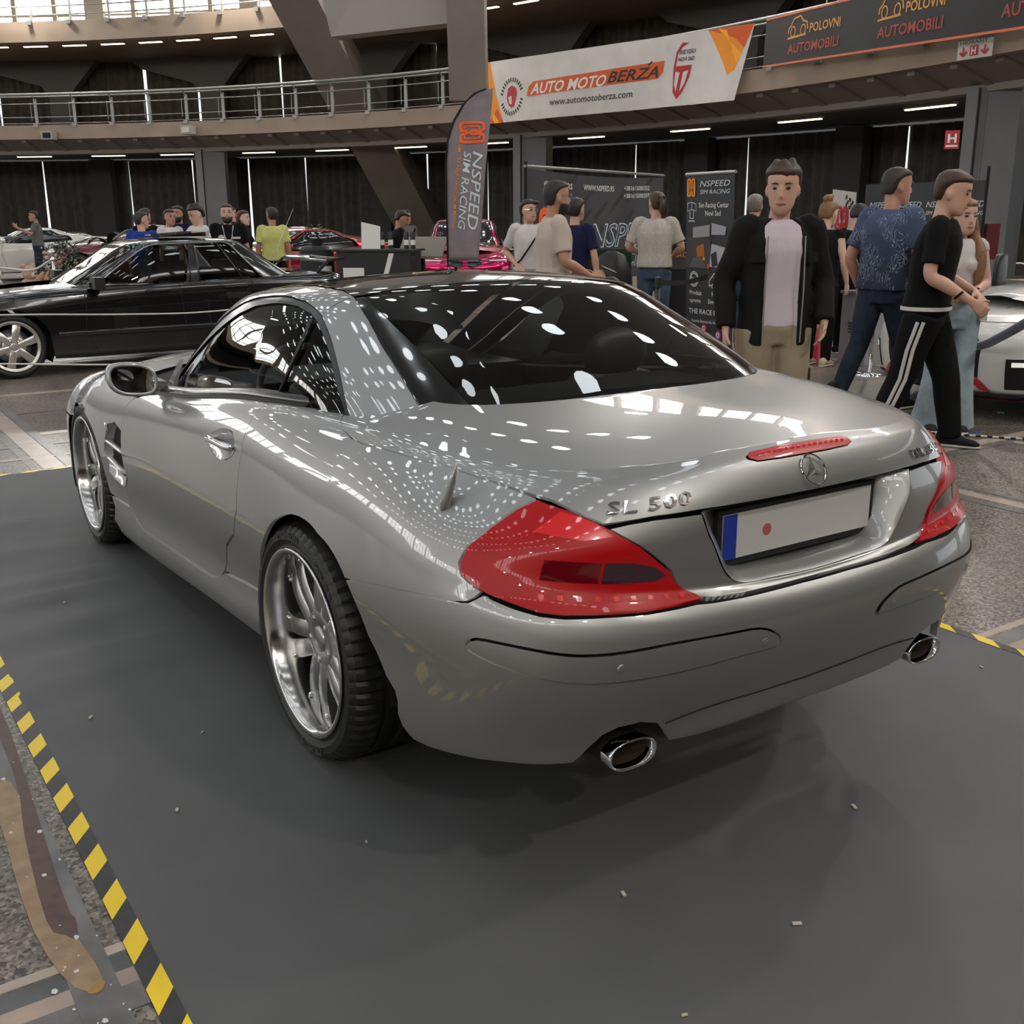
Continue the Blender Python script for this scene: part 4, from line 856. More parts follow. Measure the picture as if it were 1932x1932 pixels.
def half_shell(Sf, Nf, umax, vtop, arches, m, parent, name='body_shell', sc=(1.1, .1), res=.07, v0=.9):
    low = []
    for u in np.linspace(0, umax, int(umax * 22) + 1):
        v = v0
        for yc, zc, r in arches:
            k = arch_v(Sf, u, yc, zc, r)
            if k: v = max(v, k)
        low.append([float(u), float(v)])
    loop = low + [[umax, vtop * .3], [umax, vtop * .7]] + [[float(u), vtop] for u in np.linspace(umax, 0, int(umax * 6))] + [[0, vtop * .7], [0, vtop * .3]]
    g = panel_geo(loop, Sf, Nf, sc, res=res, gap=0, depth=0); V2 = mir(*g); n = len(g[0])
    return mesh(name, g[0] + V2[0], g[1] + [tuple(i + n for i in f) for f in V2[1]], m, parent, True, g[2] + V2[2])
def gpan(Gf, Nf, name, loop, m, parent, centre=None, both=True, lift=None, res=.06, gap=.002, depth=.006, sg=(1.1, .13)):
    return put_panel(name, panel_geo([list(map(float, q)) for q in loop], Gf, Nf, sg, res=res, gap=gap, depth=depth, centre=centre, lift=lift), m, parent, both, centre is not None)
def groove(Sf, Nf, pts, parent, name, m, r=.003, lift=.0008, sides=(1, -1)):
    for sg in sides:
        MB().tube([mvec(Sf(*q) + Nf(*q) * lift, sg) for q in cr_pts(pts, 4)], r, 5).build(name, m, parent)

# ---------------- black saloon
BSP = mat('black_car_paint', (.006, .006, .0065), .18, coat=1, crough=.012)
sd = empty('black_saloon', (2.48, 9.50, 0), PI / 2, 'black four-door saloon with six-spoke silver wheels seen side-on behind the silver car', 'car')
e6 = lambda *a: list(a)
LVS = [(-.93, .19, 6, 0, [.79] * 6, [.19, .17, .17, .17, .18, .18], 3.38), (-.97, .21, 6, 0, [.825, .835, .835, .835, .835, .82], [.21, .18, .18, .18, .19, .19], 3.43),
 (-.99, .33, 6, 0, [.835, .845, .845, .845, .845, .83], [.33, .30, .30, .30, .30, .30], 3.46), (-.985, .41, 6, 0, [.832, .845, .845, .845, .845, .83], [.42, .41, .41, .41, .41, .41], 3.45),
 (-.97, .55, 6, 0, [.83, .838, .838, .838, .836, .82], [.55, .54, .54, .53, .52, .52], 3.42), (-.955, .70, 6, 0, [.825, .832, .832, .832, .828, .81], [.70, .69, .68, .66, .64, .62], 3.40),
 (-.95, .80, 5, 0, [.81, .82, .82, .82, .81, .79], [.80, .79, .78, .75, .72, .69], 3.38), (-.94, .87, 5, 0, [.785, .80, .80, .795, .785, .76], [.865, .865, .85, .82, .785, .74], 3.34),
 (-.90, .905, 5, 0, [.75, .77, .775, .75, .73, .70], [.90, .885, .865, .845, .81, .76], 3.28), (-.7, .92, 5, 0, [.64, .70, .72, .62, .55, .5], [.925, .89, .868, .865, .83, .775], 3.0), (-.35, .93, 5, 0, [.55, .66, .69, .40, .3, .25], [.935, .89, .868, .88, .845, .79], 2.6)]
S2, N2_, UM, VM = make_surf(LVS, [-.5, .3, 1.2, 2.0, 2.6, 3.0], 5.0)
half_shell(S2, N2_, UM, VM, [(0, .31, .365), (2.665, .31, .365)], BSP, sd, v0=.5)
G2, GN2 = make_green([(-.36, .92, 7, .755, .855, 2.12, .83), (-.16, 1.05, 6, .72, 1.0, 1.86, .98), (.03, 1.18, 5.5, .67, 1.14, 1.62, 1.12), (.16, 1.265, 5, .625, 1.235, 1.46, 1.22), (.28, 1.295, 4.5, .57, 1.285, 1.33, 1.275), (.5, 1.31, 4, .35, 1.308, 1.1, 1.302), (.8, 1.315, 3, 0, 1.315, .8, 1.315)], .8, 5.0)
gpan(G2, GN2, 'roof', [[0, 3.55], [.3, 3.55], [.5, 3.5], [.56, 3.2], [.62, 3.5], [.8, 3.6], [1.0, 3.6], [1.25, 3.55], [1.42, 3.5], [1.5, 3.6], [1.7, 3.65], [2, 3.65], [2, 5], [2, 5.9], [1, 5.95], [0, 5.9], [0, 5]], BSP, sd)
gpan(G2, GN2, 'rear_pillar', [[.63, .0], [.63, .8], [.63, 2], [.625, 3.5], [.56, 3.5], [.50, 3.52], [.465, 2], [.45, .0]], BSP, sd)
gpan(G2, GN2, 'front_pillar', [[1.455, 0], [1.47, 1.5], [1.44, 2.6], [1.40, 3.5], [1.47, 3.58], [1.50, 2.6], [1.535, 1.5], [1.54, 0]], BSP, sd)
gpan(G2, GN2, 'middle_pillar', [[.985, 0], [.955, 3.4], [1.02, 3.4], [1.06, 0]], BSP, sd)
SGL = glassmat('saloon_glass', (.30, .33, .31), 1.55)
gpan(G2, GN2, 'rear_screen', [[0, .1], [.2, .1], [.40, .1], [.44, 2], [.48, 3.5], [.3, 3.5], [0, 3.5], [0, 2]], SGL, sd, centre=0, depth=0)
gpan(G2, GN2, 'windscreen', [[2, .1], [1.8, .1], [1.55, .1], [1.545, 1.5], [1.51, 2.6], [1.48, 3.55], [1.7, 3.6], [2, 3.6], [2, 2]], SGL, sd, centre=2, depth=0)
gpan(G2, GN2, 'front_door_window', [[1.07, .25], [1.03, 3.25], [1.2, 3.25], [1.36, 3.1], [1.43, 1.6], [1.44, .25]], SGL, sd, depth=0, lift=lambda u, v: -.006)
gpan(G2, GN2, 'rear_door_window', [[.735, .25], [.72, 1.8], [.71, 3.2], [.95, 3.25], [.975, .25]], SGL, sd, depth=0, lift=lambda u, v: -.006)
gpan(G2, GN2, 'rear_quarter_window', [[.65, .3], [.645, 1.6], [.645, 3.0], [.70, 3.15], [.71, 1.8], [.722, .25]], SGL, sd, depth=0, lift=lambda u, v: -.006)
for nm, lp_ in (('window_surround', [[1.455, .15], [1.45, 1.6], [1.385, 3.25], [1.2, 3.42], [1.0, 3.42], [.8, 3.42], [.635, 3.3], [.63, 1.6], [.635, .2]]),):
    for sg in (1, -1): MB().tube([mvec(G2(*q), sg) for q in cr_pts(lp_, 4)], .012, 6).build(nm, CHR if False else mat('dark_chrome', (.25, .25, .25), .2, metal=1), sd, True)
for u0 in (.725, 1.025, .97):
    for sg in (1, -1): MB().tube([mvec(G2(u0 + .01 * (1 - t), 3.3 * t), sg) for t in (0, .25, .5, .75, 1)], .010, 6).build('window_post', TRIM, sd, True)
MIL = mat('door_gap_black', (.002, .002, .002), .6)  # near-black colour of the door joints
for pts in ([[3.95, 6.9], [3.95, 5], [3.97, 3], [3.85, 1.3]], [[2.78, 7.2], [2.77, 5], [2.75, 3], [2.72, 1.3]], [[1.9, 7.2], [1.86, 6], [1.62, 5], [1.5, 4.4]]): groove(S2, N2_, pts, sd, 'door_gap', MIL)
for sg in (1, -1):
    MB().loft([[mvec(S2(u, 3 + dv) + N2_(u, 3) * dn, sg) for dv, dn in ((-.28, .0), (-.24, .012), (.1, .014), (.2, .010), (.24, .0))] for u in np.linspace(1.62, 4.42, 40)], False, False).build('side_moulding', BSP, sd, True)
    for u in (2.92, 1.98):
        MB().tube([mvec(S2(u + d, 6.15) + N2_(u, 6.15) * l, sg) for d, l in ((-.02, .004), (.02, .022), (.24, .022), (.28, .004))], .012, 8).build('door_handle', TRIM, sd, True); MB().box(mvec(S2(u + .13, 5.95) + N2_(u, 6) * .002, sg), (.006, .22, .07)).build('handle_cup', TRIM, sd)
    mm = MB(); c = mvec((-.93, 1.85, .90), sg); mm.box(c, (.19, .10, .115)); mm.box(mvec((-.82, 1.88, .88), sg), (.10, .08, .05)); mm.build('door_mirror', mat('mirror_plastic', (.012, .012, .013), .45), sd)
sp = MB(); sp.tube([(-.66, -.62, .925), (-.66, -.74, 1.03), (-.6, -.78, 1.055), (0, -.84, 1.06), (.6, -.78, 1.055), (.66, -.74, 1.03), (.66, -.62, .925)], [.02, .02, .025, .03, .025, .02, .02], 8); sp.loft([[Vector((x, -.70 - .06 * math.cos(x * 1.6), 1.045)), Vector((x, -.93 - .06 * math.cos(x * 1.6), 1.07)), Vector((x, -.93 - .06 * math.cos(x * 1.6), 1.052)), Vector((x, -.70 - .06 * math.cos(x * 1.6), 1.022))] for x in np.linspace(-.66, .66, 15)]); sp.build('boot_spoiler', BSP, sd)
MB().add([(-.40, .55, 1.325), (.40, .55, 1.325), (.40, 1.05, 1.325), (-.40, 1.05, 1.325), (-.40, .55, 1.372), (.40, .55, 1.372), (.40, 1.05, 1.332), (-.40, 1.05, 1.332)], [(3, 2, 1, 0), (4, 5, 6, 7), (0, 1, 5, 4), (1, 2, 6, 5), (2, 3, 7, 6), (3, 0, 4, 7)]).build('tilted_sunroof', BSP, sd)
MB().tube([(.55, -.55, .92), (.50, -.66, 1.25), (.42, -.82, 1.62)], [.004, .003, .002], 6).build('aerial', mat('aerial_steel', (.5, .47, .42), .3, metal=1), sd)
WSIL = mat('silver_alloy', (.62, .60, .57), .28, metal=.8, coat=.3)
for y in (0, 2.665):
    for side in (-1, 1): wheel_mesh(sd, side, (side * (.815 - .11), y, .315), .315, .22, .240, .018, 6, 'star', (WSIL, WSIL, TYR))
pn = MB(); pn.box((0, 1.25, .25), (1.45, 4.2, .12)); pn.box((0, 1.0, .55), (1.5, 2.6, .1)); pn.build('floor_pan', UND, sd)
for yy in (0, 2.665):
    for sg in (-1, 1): MB().loft([[Vector((sg * x, yy + .37 * math.cos(t), .31 + .37 * math.sin(t))) for t in [PI * (i / 16 * 1.3 - .15) for i in range(17)]] for x in (.83, .45)], False, False).build('wheel_housing', UND, sd)
for sx, y in ((-.36, .95), (.36, .95), (0, .1)):
    w_ = .24 if y > .5 else .62; b = MB(); b.box((sx, y, .75), (w_ * 2, .14, .6)); b.box((sx, y - .02, 1.1), (.26, .09, .16)); b.box((sx, y + .25, .55), (w_ * 2, .5, .15)); b.build('seat', LEA, sd)
b = MB(); b.box((0, 1.85, .78), (1.4, .4, .16)); b.build('dashboard', LEA, sd)

# ---------------- modern cars in the background
def modern(name, loc, rz, label, paint, L_w=1.88, H=1.42, wb=2.85, ro=-.95, fo=3.72, belt=.92, roofshape=None, glass=None, wheels=WSIL, res=.09, style='std'):
    o = empty(name, loc, rz, label, 'car'); w = L_w / 2; yS = [-.35, .4, 1.2, 2.0, wb - .05, wb + .35]; hz = .80
    def row(yr, zr, ws, zs, yf, zf, n=4): return (yr, zr, n, 0, [w * k for k in ws], zs, yf, zf)
    LVt = [row(ro + .12, .22, [.92] * 6, [.2] * 6, fo - .18, .17), row(ro + .06, .26, [.96, .96, .96, .96, .96, .94], [.22] * 6, fo - .05, .19), row(ro + .02, .40, [.985, .975, .975, .975, .985, .96], [.36, .33, .33, .33, .36, .36], fo, .32),
      row(ro, .55, [1, .98, .98, .98, 1, .975], [.55, .52, .52, .52, .54, .52], fo + .02, .48), row(ro, .68, [1, .985, .985, .985, 1, .97], [.70, .68, .67, .66, .66, .62], fo, .60), row(ro + .03, .80, [.985, .98, .98, .975, .985, .94], [.82, .80, .78, .75, .74, .69], fo - .06, .67),
      row(ro + .05, .92, [.955, .96, .96, .95, .95, .90], [.91, .88, .86, .83, .80, .74], fo - .14, .71), row(ro + .03, 1.0, [.91, .93, .935, .92, .90, .83], [.985, .93, .90, .88, .85, .79], fo - .26, .745), row(ro + .10, 1.04, [.85, .90, .91, .84, .80, .70], [1.02, .945, .91, .91, .88, .82], fo - .42, .78), row(ro + .3, 1.06, [.72, .84, .86, .6, .5, .4], [1.04, .945, .91, .95, .92, .85], fo - .9, .83), row(ro + .55, 1.07, [.66, .78, .8, .3, .2, .15], [1.05, .945, .91, .98, .94, .87], fo - 1.4, .89)]
    Sf, Nf, um, vm = make_surf(LVt, yS, 3.6)
    half_shell(Sf, Nf, um, vm, [(0, .345, .385), (wb, .345, .385)], paint, o, res=res, v0=.6)
    # close the bonnet centre
    Vb = []; Fb = []
    for u in np.linspace(3.6, um - .02, 14):
        q = Sf(u, vm); Vb += [(q[0], q[1], q[2]), (0, q[1], q[2] + .01), (-q[0], q[1], q[2])]
    for i in range(13): Fb += [(i * 3, i * 3 + 1, i * 3 + 4, i * 3 + 3), (i * 3 + 1, i * 3 + 2, i * 3 + 5, i * 3 + 4)]
    mesh('bonnet_centre', Vb, Fb, paint, o, True)
    gr = roofshape or [(-.55, 1.05, 4.2, w * .86, .90, 2.15, .93), (-.25, 1.16, 4, w * .80, 1.04, 1.85, 1.06), (.1, 1.28, 3.6, w * .73, 1.19, 1.55, 1.20), (.35, 1.355, 3.3, w * .67, 1.30, 1.32, 1.31), (.55, 1.39, 3, w * .60, 1.37, 1.15, 1.375), (.8, 1.41, 2.6, w * .36, 1.408, 1.0, 1.40), (.95, 1.42, 2.4, 0, 1.42, .95, 1.42)]
    k = H / 1.42; gr = [(a, b * k if i > 1 else b, c, d, e * k if i > 1 else e, f, g * k if i > 1 else g) for i, (a, b, c, d, e, f, g) in enumerate(gr)]; gc = gr[-1][0]
    Gf, GNf = make_green(gr, gc, 4.5); gm = glass or BLK
    gpan(Gf, GNf, 'roof', [[0, 3.4], [.3, 3.4], [.5, 3.3], [.62, 3.2], [.8, 3.35], [1.0, 3.4], [1.25, 3.35], [1.42, 3.4], [1.55, 3.5], [1.8, 3.5], [2, 3.5], [2, 5], [2, 5.9], [1, 5.95], [0, 5.9], [0, 5]], paint, o)
    gpan(Gf, GNf, 'rear_pillar', [[.66, 0], [.60, 1.6], [.60, 3.2], [.50, 3.3], [.46, 1.6], [.43, 0]], paint, o)
    gpan(Gf, GNf, 'front_pillar', [[1.46, 0], [1.47, 1.5], [1.44, 2.5], [1.40, 3.38], [1.47, 3.45], [1.50, 2.5], [1.53, 1.5], [1.54, 0]], paint, o)
    gpan(Gf, GNf, 'rear_screen', [[0, .1], [.2, .1], [.42, .1], [.45, 1.6], [.49, 3.3], [.3, 3.35], [0, 3.35], [0, 2]], gm, o, centre=0, depth=0)
    gpan(Gf, GNf, 'windscreen', [[2, .1], [1.8, .1], [1.55, .1], [1.535, 1.5], [1.505, 2.5], [1.475, 3.45], [1.7, 3.45], [2, 3.45], [2, 2]], gm, o, centre=2, depth=0)
    gpan(Gf, GNf, 'side_window', [[.68, .2], [.62, 1.6], [.62, 3.0], [.8, 3.2], [1.0, 3.25], [1.25, 3.2], [1.38, 3.1], [1.43, 1.6], [1.44, .2]], gm, o, depth=0, lift=lambda u, v: -.005)
    for sg in (1, -1): MB().tube([mvec(Gf(.98, 3.2 * t), sg) for t in (0, .3, .6, 1)], .022, 6).build('window_post', TRIM, o, True)
    for pts in ([[3.7, 7], [3.75, 4], [3.6, 1.5]], [[2.5, 7.2], [2.5, 4], [2.45, 1.5]]): groove(Sf, Nf, pts, o, 'door_gap', UND, .004)
    for sg in (1, -1):
        m_ = MB(); m_.ball(mvec((-w - .08, 1.75, .98), sg), .1, 12, (1, .6, .7)); m_.box(mvec((-w + .03, 1.78, .94), sg), (.16, .06, .04)); m_.build('door_mirror', paint, o, True)
    for y in (0, wb):
        for side in (-1, 1):
            wheel_mesh_lo(o, side, (side * (w - .135), y, .345), .345, .25, .255, wheels)
    pn = MB(); pn.box((0, wb / 2, .26), (w * 1.7, wb + 1.4, .14)); pn.build('floor_pan', UND, o)
    return o, Sf, Nf, um, vm, Gf, GNf
def wheel_mesh_lo(parent, side, c, r_t, w, r_rim, m):
    wl = empty('wheel'); wl.parent = parent; wl.location = c; M = Matrix(((0, 0, side, 0), (1, 0, 0, 0), (0, side, 0, 0), (0, 0, 0, 1))); h = w / 2
    MB().lathe([(r_rim, h), (r_t - .02, h), (r_t, h - .03), (r_t, -h + .03), (r_t - .02, -h), (.1, -h)], 40, M).build('tyre', TYR, wl, angle=40)
    MB().lathe([(r_rim + .003, h + .003), (r_rim - .015, h - .005), (r_rim - .02, h - .06)], 40, M).build('rim_barrel', m, wl, True)
    MB().lathe([(r_rim, h - .07), (0, h - .07)], 30, M).build('rim_back', UND, wl)
    for k in range(5):
        a = 2 * PI * k / 5; b = MB(); b.loft([[M @ (Matrix.Rotation(a, 4, 'Z') @ Vector((r, s * ww, h - .02 - t))) for s, t in ((-1, .03), (-1, 0), (1, 0), (1, .03))] for r, ww in ((.03, .04), (r_rim - .015, .028))]); b.build('spoke', m, wl)
def sp_(Sf, u, um):                       # front stations: negative side past the centre line
    return u
HL = mat('headlamp_glass', (.10, .10, .11), .08, coat=1); LEDW = mat('lamp_led', (.8, .8, .78), .3, emit=(1, .97, .9), estr=.5)
def on_front(Sf, Nf, o, name, loop, m, lift=.004, both=True, res=.04, sc=(1.1, .1), depth=.01):
    g = panel_geo(loop, Sf, Nf, sc, res=res, gap=0, depth=depth, lift=lambda u, v: lift); out = [mesh(name, g[0], g[1], m, o, True, g[2])]
    if both: g2 = mir(*g); out.append(mesh(name, g2[0], g2[1], m, o, True, g2[2]))
    return out
# pink saloon facing the camera
PINK = mat('magenta_foil', (.62, .005, .11), .16, metal=.75, coat=1, crough=.02)
pk, Sf, Nf, um, vm, Gf, GNf = modern('pink_saloon', (11.15, 18.85, 0), 2.594, 'shiny magenta car facing the camera behind the feather flag', PINK, 1.9, 1.47, glass=BLK)
on_front(Sf, Nf, pk, 'headlight', [[um - .62, 5.3], [um - .30, 5.15], [um - .22, 4.75], [um - .55, 4.5], [um - .70, 4.8]], HL)
on_front(Sf, Nf, pk, 'daylight_bar', [[um - .58, 5.0], [um - .32, 4.9], [um - .32, 4.82], [um - .58, 4.9]], LEDW, .012)
for lp_ in ([[um - .22, 5.35], [um - .04, 5.45], [um - .03, 3.6], [um - .10, 3.3], [um - .21, 3.8]],):
    for k in on_front(Sf, Nf, pk, 'kidney_grille', lp_, BLK, .008):
        pass
on_front(Sf, Nf, pk, 'side_intake', [[um - .72, 3.0], [um - .35, 2.9], [um - .35, 1.9], [um - .75, 1.8]], UND, .004)
on_front(Sf, Nf, pk, 'bonnet_gap', [[um - .9, 6.9], [um - .5, 6.35], [um - .2, 6.2], [um - .2, 6.15], [um - .5, 6.3], [um - .92, 6.8]], UND, .002)
# red fastback side-on
REDP = mat('red_car_paint', (.36, .004, .022), .2, metal=.5, coat=1, crough=.02)
modern('red_fastback', (7.35, 17.3, 0), 1.697, 'glossy red fastback car side-on behind the black counter', REDP, 1.88, 1.34, wb=2.9, glass=BLK)
modern('red_hatchback', (6.9, 25.6, 0), 1.497, 'dark red car mostly hidden behind the standing group', mat('dark_red_paint', (.12, .004, .01), .25, coat=1), 1.8, 1.36, glass=BLK, res=.14)
wc = modern('white_coupe', (4.52, 27.77, 0), 1.494, 'white car with black roof behind the man taking a photo', mat('white_car_paint', (.62, .60, .55), .25, coat=1), 1.85, 1.30, glass=BLK, res=.12)[0]
# white sports car at the right edge
WHP = mat('pearl_white_paint', (.70, .69, .66), .25, coat=1, crough=.02)
gt, Sf, Nf, um, vm, Gf, GNf = modern('white_sports_car', (9.18, 1.59, 0), 1.306, 'white sports car with black grille and red lip at the right edge', WHP, 1.92, 1.37, wb=2.78, fo=3.72, glass=BLK, res=.06)
on_front(Sf, Nf, gt, 'main_grille', [[um, 5.35], [um - .12, 5.35], [um - .25, 5.2], [um - .30, 4.3], [um - .34, 3.4], [um - .33, 1.6], [um - .2, 1.25], [um, 1.25]], UND, .006)
on_front(Sf, Nf, gt, 'grille_bar', [[um, 4.1], [um - .15, 4.15], [um - .29, 4.3], [um - .29, 4.2], [um - .15, 4.0], [um, 3.95]], mat('grille_chrome', (.4, .36, .28), .25, metal=1), .02)
on_front(Sf, Nf, gt, 'headlight', [[um - .45, 6.0], [um - .62, 6.6], [um - .95, 7.2], [um - .85, 6.4], [um - .62, 5.6], [um - .48, 5.5]], HL)
on_front(Sf, Nf, gt, 'corner_intake', [[um - .47, 2.9], [um - .80, 2.9], [um - .83, 1.5], [um - .47, 1.45]], UND, .004)
on_front(Sf, Nf, gt, 'daylight_bar', [[um - .50, 2.75], [um - .78, 2.75], [um - .78, 2.55], [um - .50, 2.55]], LEDW, .012)
on_front(Sf, Nf, gt, 'red_trim', [[um - .27, 2.6], [um - .30, 1.8], [um - .345, 1.35], [um - .40, 1.3], [um - .36, 1.7], [um - .31, 2.1]], mat('red_trim', (.5, .01, .03), .3, coat=1), .014)
on_front(Sf, Nf, gt, 'black_splitter', [[um, 1.22], [um - .4, 1.25], [um - .9, 1.3], [um - 1.0, .8], [um - .5, .62], [um, .62]], mat('carbon_black', (.012, .012, .013), .3, coat=1), .02)
on_front(Sf, Nf, gt, 'red_lip', [[um, .74], [um - .4, .78], [um - .9, .95], [um - .9, .9], [um - .4, .70], [um, .66]], mat('red_trim', None), .024)
on_front(Sf, Nf, gt, 'bonnet_gap', [[um, 6.1], [um - .4, 6.3], [um - .7, 7.0], [um - .7, 6.94], [um - .4, 6.24], [um, 6.05]], UND, .002)
npx = MB(); q = Sf(um, 3.2); npx.box((0, q[1] + .04, .50), (.50, .012, .11)).build('number_plate', mat('plate_white', None), gt)
text('plate_text', '.nl', frame((-.07, q[1] + .0465, .455), (-1, 0, 0), (0, 1, 0)), .10, RUB, gt, bold=.02)
# ------------------------------------------------------------------ banners, flag, stand
def quad_banner(name, P, m, label, cat, nx=24, nz=6, sag=.0, wave=0, t=.004):
    """cloth between four corners: top-left, top-right, bottom-right, bottom-left"""
    P = [Vector(q) for q in P]; nrm = (P[1] - P[0]).cross(P[3] - P[0]).normalized(); V = []
    def at(s, tt):
        a = P[0].lerp(P[1], s); b = P[3].lerp(P[2], s); q = a.lerp(b, tt)
        return q + nrm * (wave * math.sin(s * 9 + tt * 2.1) * tt + wave * .4 * math.sin(s * 31)) + Vector((0, 0, -sag * math.sin(PI * s) * (1 - tt)))
    for k in (0, 1):
        for j in range(nz + 1):
            for i in range(nx + 1): V.append(at(i / nx, j / nz) - nrm * t * k)
    F = []; o = (nx + 1) * (nz + 1)
    for j in range(nz):
        for i in range(nx): a = j * (nx + 1) + i; F += [(a, a + 1, a + nx + 2, a + nx + 1), (o + a, o + a + nx + 1, o + a + nx + 2, o + a + 1)]
    ob = tag(mesh(name, V, F, m, None, True), label, cat)
    W = (P[1] - P[0]).length; H = (P[3] - P[0]).length
    def fn(v, lift=.006): q = at(v.x / W, 1 - v.y / H); return q - nrm * -(lift if FRONT[0] > 0 else -lift)
    return ob, fn, W, H, nrm
FRONT = [1]
camv = Vector(CAMP)
def banner(name, P, m, label, cat, **k):
    ob, fn, W, H, n = quad_banner(name, P, m, label, cat, **k)
    s = 1 if n.dot(camv - Vector(P[0])) > 0 else -1
    t = k.get('t', .004)
    def f(v, lift=.006): q = fn(v, 0); return q + n * ((lift if s > 0 else -lift - t))
    return ob, f, W, H
def shape(name, pts, f, m, parent, lift=.006, n=1):
    """flat print: outline in banner metres"""
    D = []
    for i in range(len(pts)):
        a, b = pts[i], pts[(i + 1) % len(pts)]
        for k in range(n): D.append((a[0] + (b[0] - a[0]) * k / n, a[1] + (b[1] - a[1]) * k / n))
    vo, eo, fo, *_ = delaunay_2d_cdt([Vector(q) for q in D], [(i, (i + 1) % len(D)) for i in range(len(D))], [], 1, 1e-6)
    fo = [q for q in fo if pip(sum(vo[k].x for k in q) / 3, sum(vo[k].y for k in q) / 3, D)]
    return mesh(name, [f(Vector((q.x, q.y, 0)), lift) for q in vo], fo, m, parent)
def line(name, pts, w, f, m, parent, lift=.007, closed=False):
    """flat stroke along a polyline"""
    P = [np.array(q, float) for q in pts]; n = len(P); V = []; F = []
    for i in range(n):
        a = P[i - 1] if (i or closed) else P[i]; b = P[(i + 1) % n] if (i < n - 1 or closed) else P[i]; d = b - a; d = d / (np.linalg.norm(d) + 1e-9); k = np.array([-d[1], d[0]]) * w / 2
        V += [f(Vector((*(P[i] + k), 0)), lift), f(Vector((*(P[i] - k), 0)), lift)]
    for i in range(n if closed else n - 1): j = (i + 1) % n; F.append((2 * i, 2 * i + 1, 2 * j + 1, 2 * j))
    return mesh(name, V, F, m, parent)
def btext(txt, f, x, y, size, m, parent, lift=.008, name='lettering', **k):
    return text(name, txt, None, size, m, parent, fn=lambda v: f(Vector((v.x + x, v.y + y, 0)), lift), **k)
def nlogo(f, x, y, s, m, parent, w=.10, lift=.008):
    """the rounded double-loop N mark"""
    P = [(.0, .0), (.0, .85), (.12, 1.0), (.30, 1.0), (.42, .88), (.42, .45), (.50, .36), (.58, .45), (.58, .85), (.70, 1.0), (.88, 1.0), (1.0, .85), (1.0, .0), (.85, -.1), (.62, -.05), (.58, .12), (.50, .24), (.42, .12), (.38, -.05), (.15, -.1)]
    P = [(x + q[0] * s * .8, y + q[1] * s) for q in cr_pts(P, 3, True)]
    line('logo_mark', P, w * s, f, m, parent, lift, True)
    P2 = [(x + .4 * s + (q[0] - x - .4 * s) * .62, y + .45 * s + (q[1] - y - .45 * s) * .66) for q in P]
    line('logo_mark', P2, w * .55 * s, f, m, parent, lift, True)
WB = mat('banner_white', (.60, .57, .54), .6, noise=.06, nscale=2); OR1 = mat('print_orange', (.78, .26, .01), .6); OR2 = mat('print_red_orange', (.60, .09, .012), .6); OR3 = mat('print_amber', (.86, .36, .02), .6)
PB = mat('print_black', (.015, .014, .014), .6); PW = mat('print_white', (.75, .73, .70), .6); PR = mat('print_red', (.42, .02, .03), .6)
# big white banner on the gallery rail
b1, f1, W1, H1 = banner('gallery_banner', [pol(16.4, 39.66, 6.85), pol(-.75, 39.66, 6.72), pol(.1, 39.6, 4.72), pol(16.4, 39.6, 4.75)], WB, 'long white and orange banner hanging from the gallery rail', 'banner', nx=60, nz=10, wave=.03)
k = W1 / 490
def p1(x, y): return ((x - 925) * k, H1 - ((y - (112 - (x - 925) * .132)) / 122) * H1)     # print measured on the cloth
def q1(a, b): return (a * W1, b * H1)
shape('orange_corner', [q1(0, 1), q1(.025, 1), q1(.055, .45), q1(.095, 0), q1(0, 0)], f1, OR1, b1, n=6); shape('orange_facet', [q1(0, .0), q1(.095, 0), q1(.06, .25), q1(0, .32)], f1, OR2, b1, .0075, n=4); shape('orange_facet', [q1(.05, 0), q1(.075, 0), q1(.02, .30), q1(.01, .24)], f1, OR3, b1, .009, n=3)
shape('orange_corner', [q1(.86, 1), q1(1, 1), q1(.975, .42), q1(.955, .36), q1(.93, .55)], f1, OR1, b1, n=6); shape('orange_facet', [q1(.86, 1), q1(1, 1), q1(.988, .70), q1(.95, .85)], f1, OR2, b1, .0075, n=4); shape('orange_facet', [q1(.89, 1), q1(.92, .96), q1(.975, .50), q1(.985, .62)], f1, OR3, b1, .009, n=3)
shape('title_plate', [q1(.20, .38), q1(.205, .53), q1(.225, .60), q1(.735, .66), q1(.735, .50), q1(.72, .42)], f1, OR2, b1, n=10)
btext('AUTO MOTO', f1, W1 * .215, H1 * .405, H1 * .235, PW, b1, .012, bold=.02, shear=.25, width=W1 * .315); btext('BERZA', f1, W1 * .535, H1 * .44, H1 * .225, PB, b1, .012, bold=.015, shear=.25, width=W1 * .185)
line('accent', [(W1 * .678, H1 * .625), (W1 * .69, H1 * .67)], .06, f1, PB, b1, .012)
btext('www.automotoberza.com', f1, W1 * .305, H1 * .195, H1 * .15, PB, b1, .012, bold=.004, width=W1 * .33)
cx, cy = W1 * .13, H1 * .40
for i in range(30):
    a = 2 * PI * i / 30
    if i % 15 in (0, 1): continue
    shape('badge_letter', [(cx + r * math.cos(a + d), cy + r * math.sin(a + d)) for r, d in ((.50, -.06), (.64, -.05), (.64, .05), (.50, .06))], f1, PB, b1)
shape('badge_helmet', [(cx + .30 * x, cy + .36 * y) for x, y in ((-.9, .1), (-.7, .8), (0, 1.05), (.8, .75), (1.0, .3), (.8, -.3), (.55, -.9), (.1, -1.05), (-.5, -.8), (-.85, -.3))], f1, PR, b1); shape('badge_face', [(cx + .30 * x, cy + .36 * y) for x, y in ((-.65, .0), (.0, .1), (.1, -.7), (-.35, -.65))], f1, WB, b1, .010)
cx, cy = W1 * .80, H1 * .47
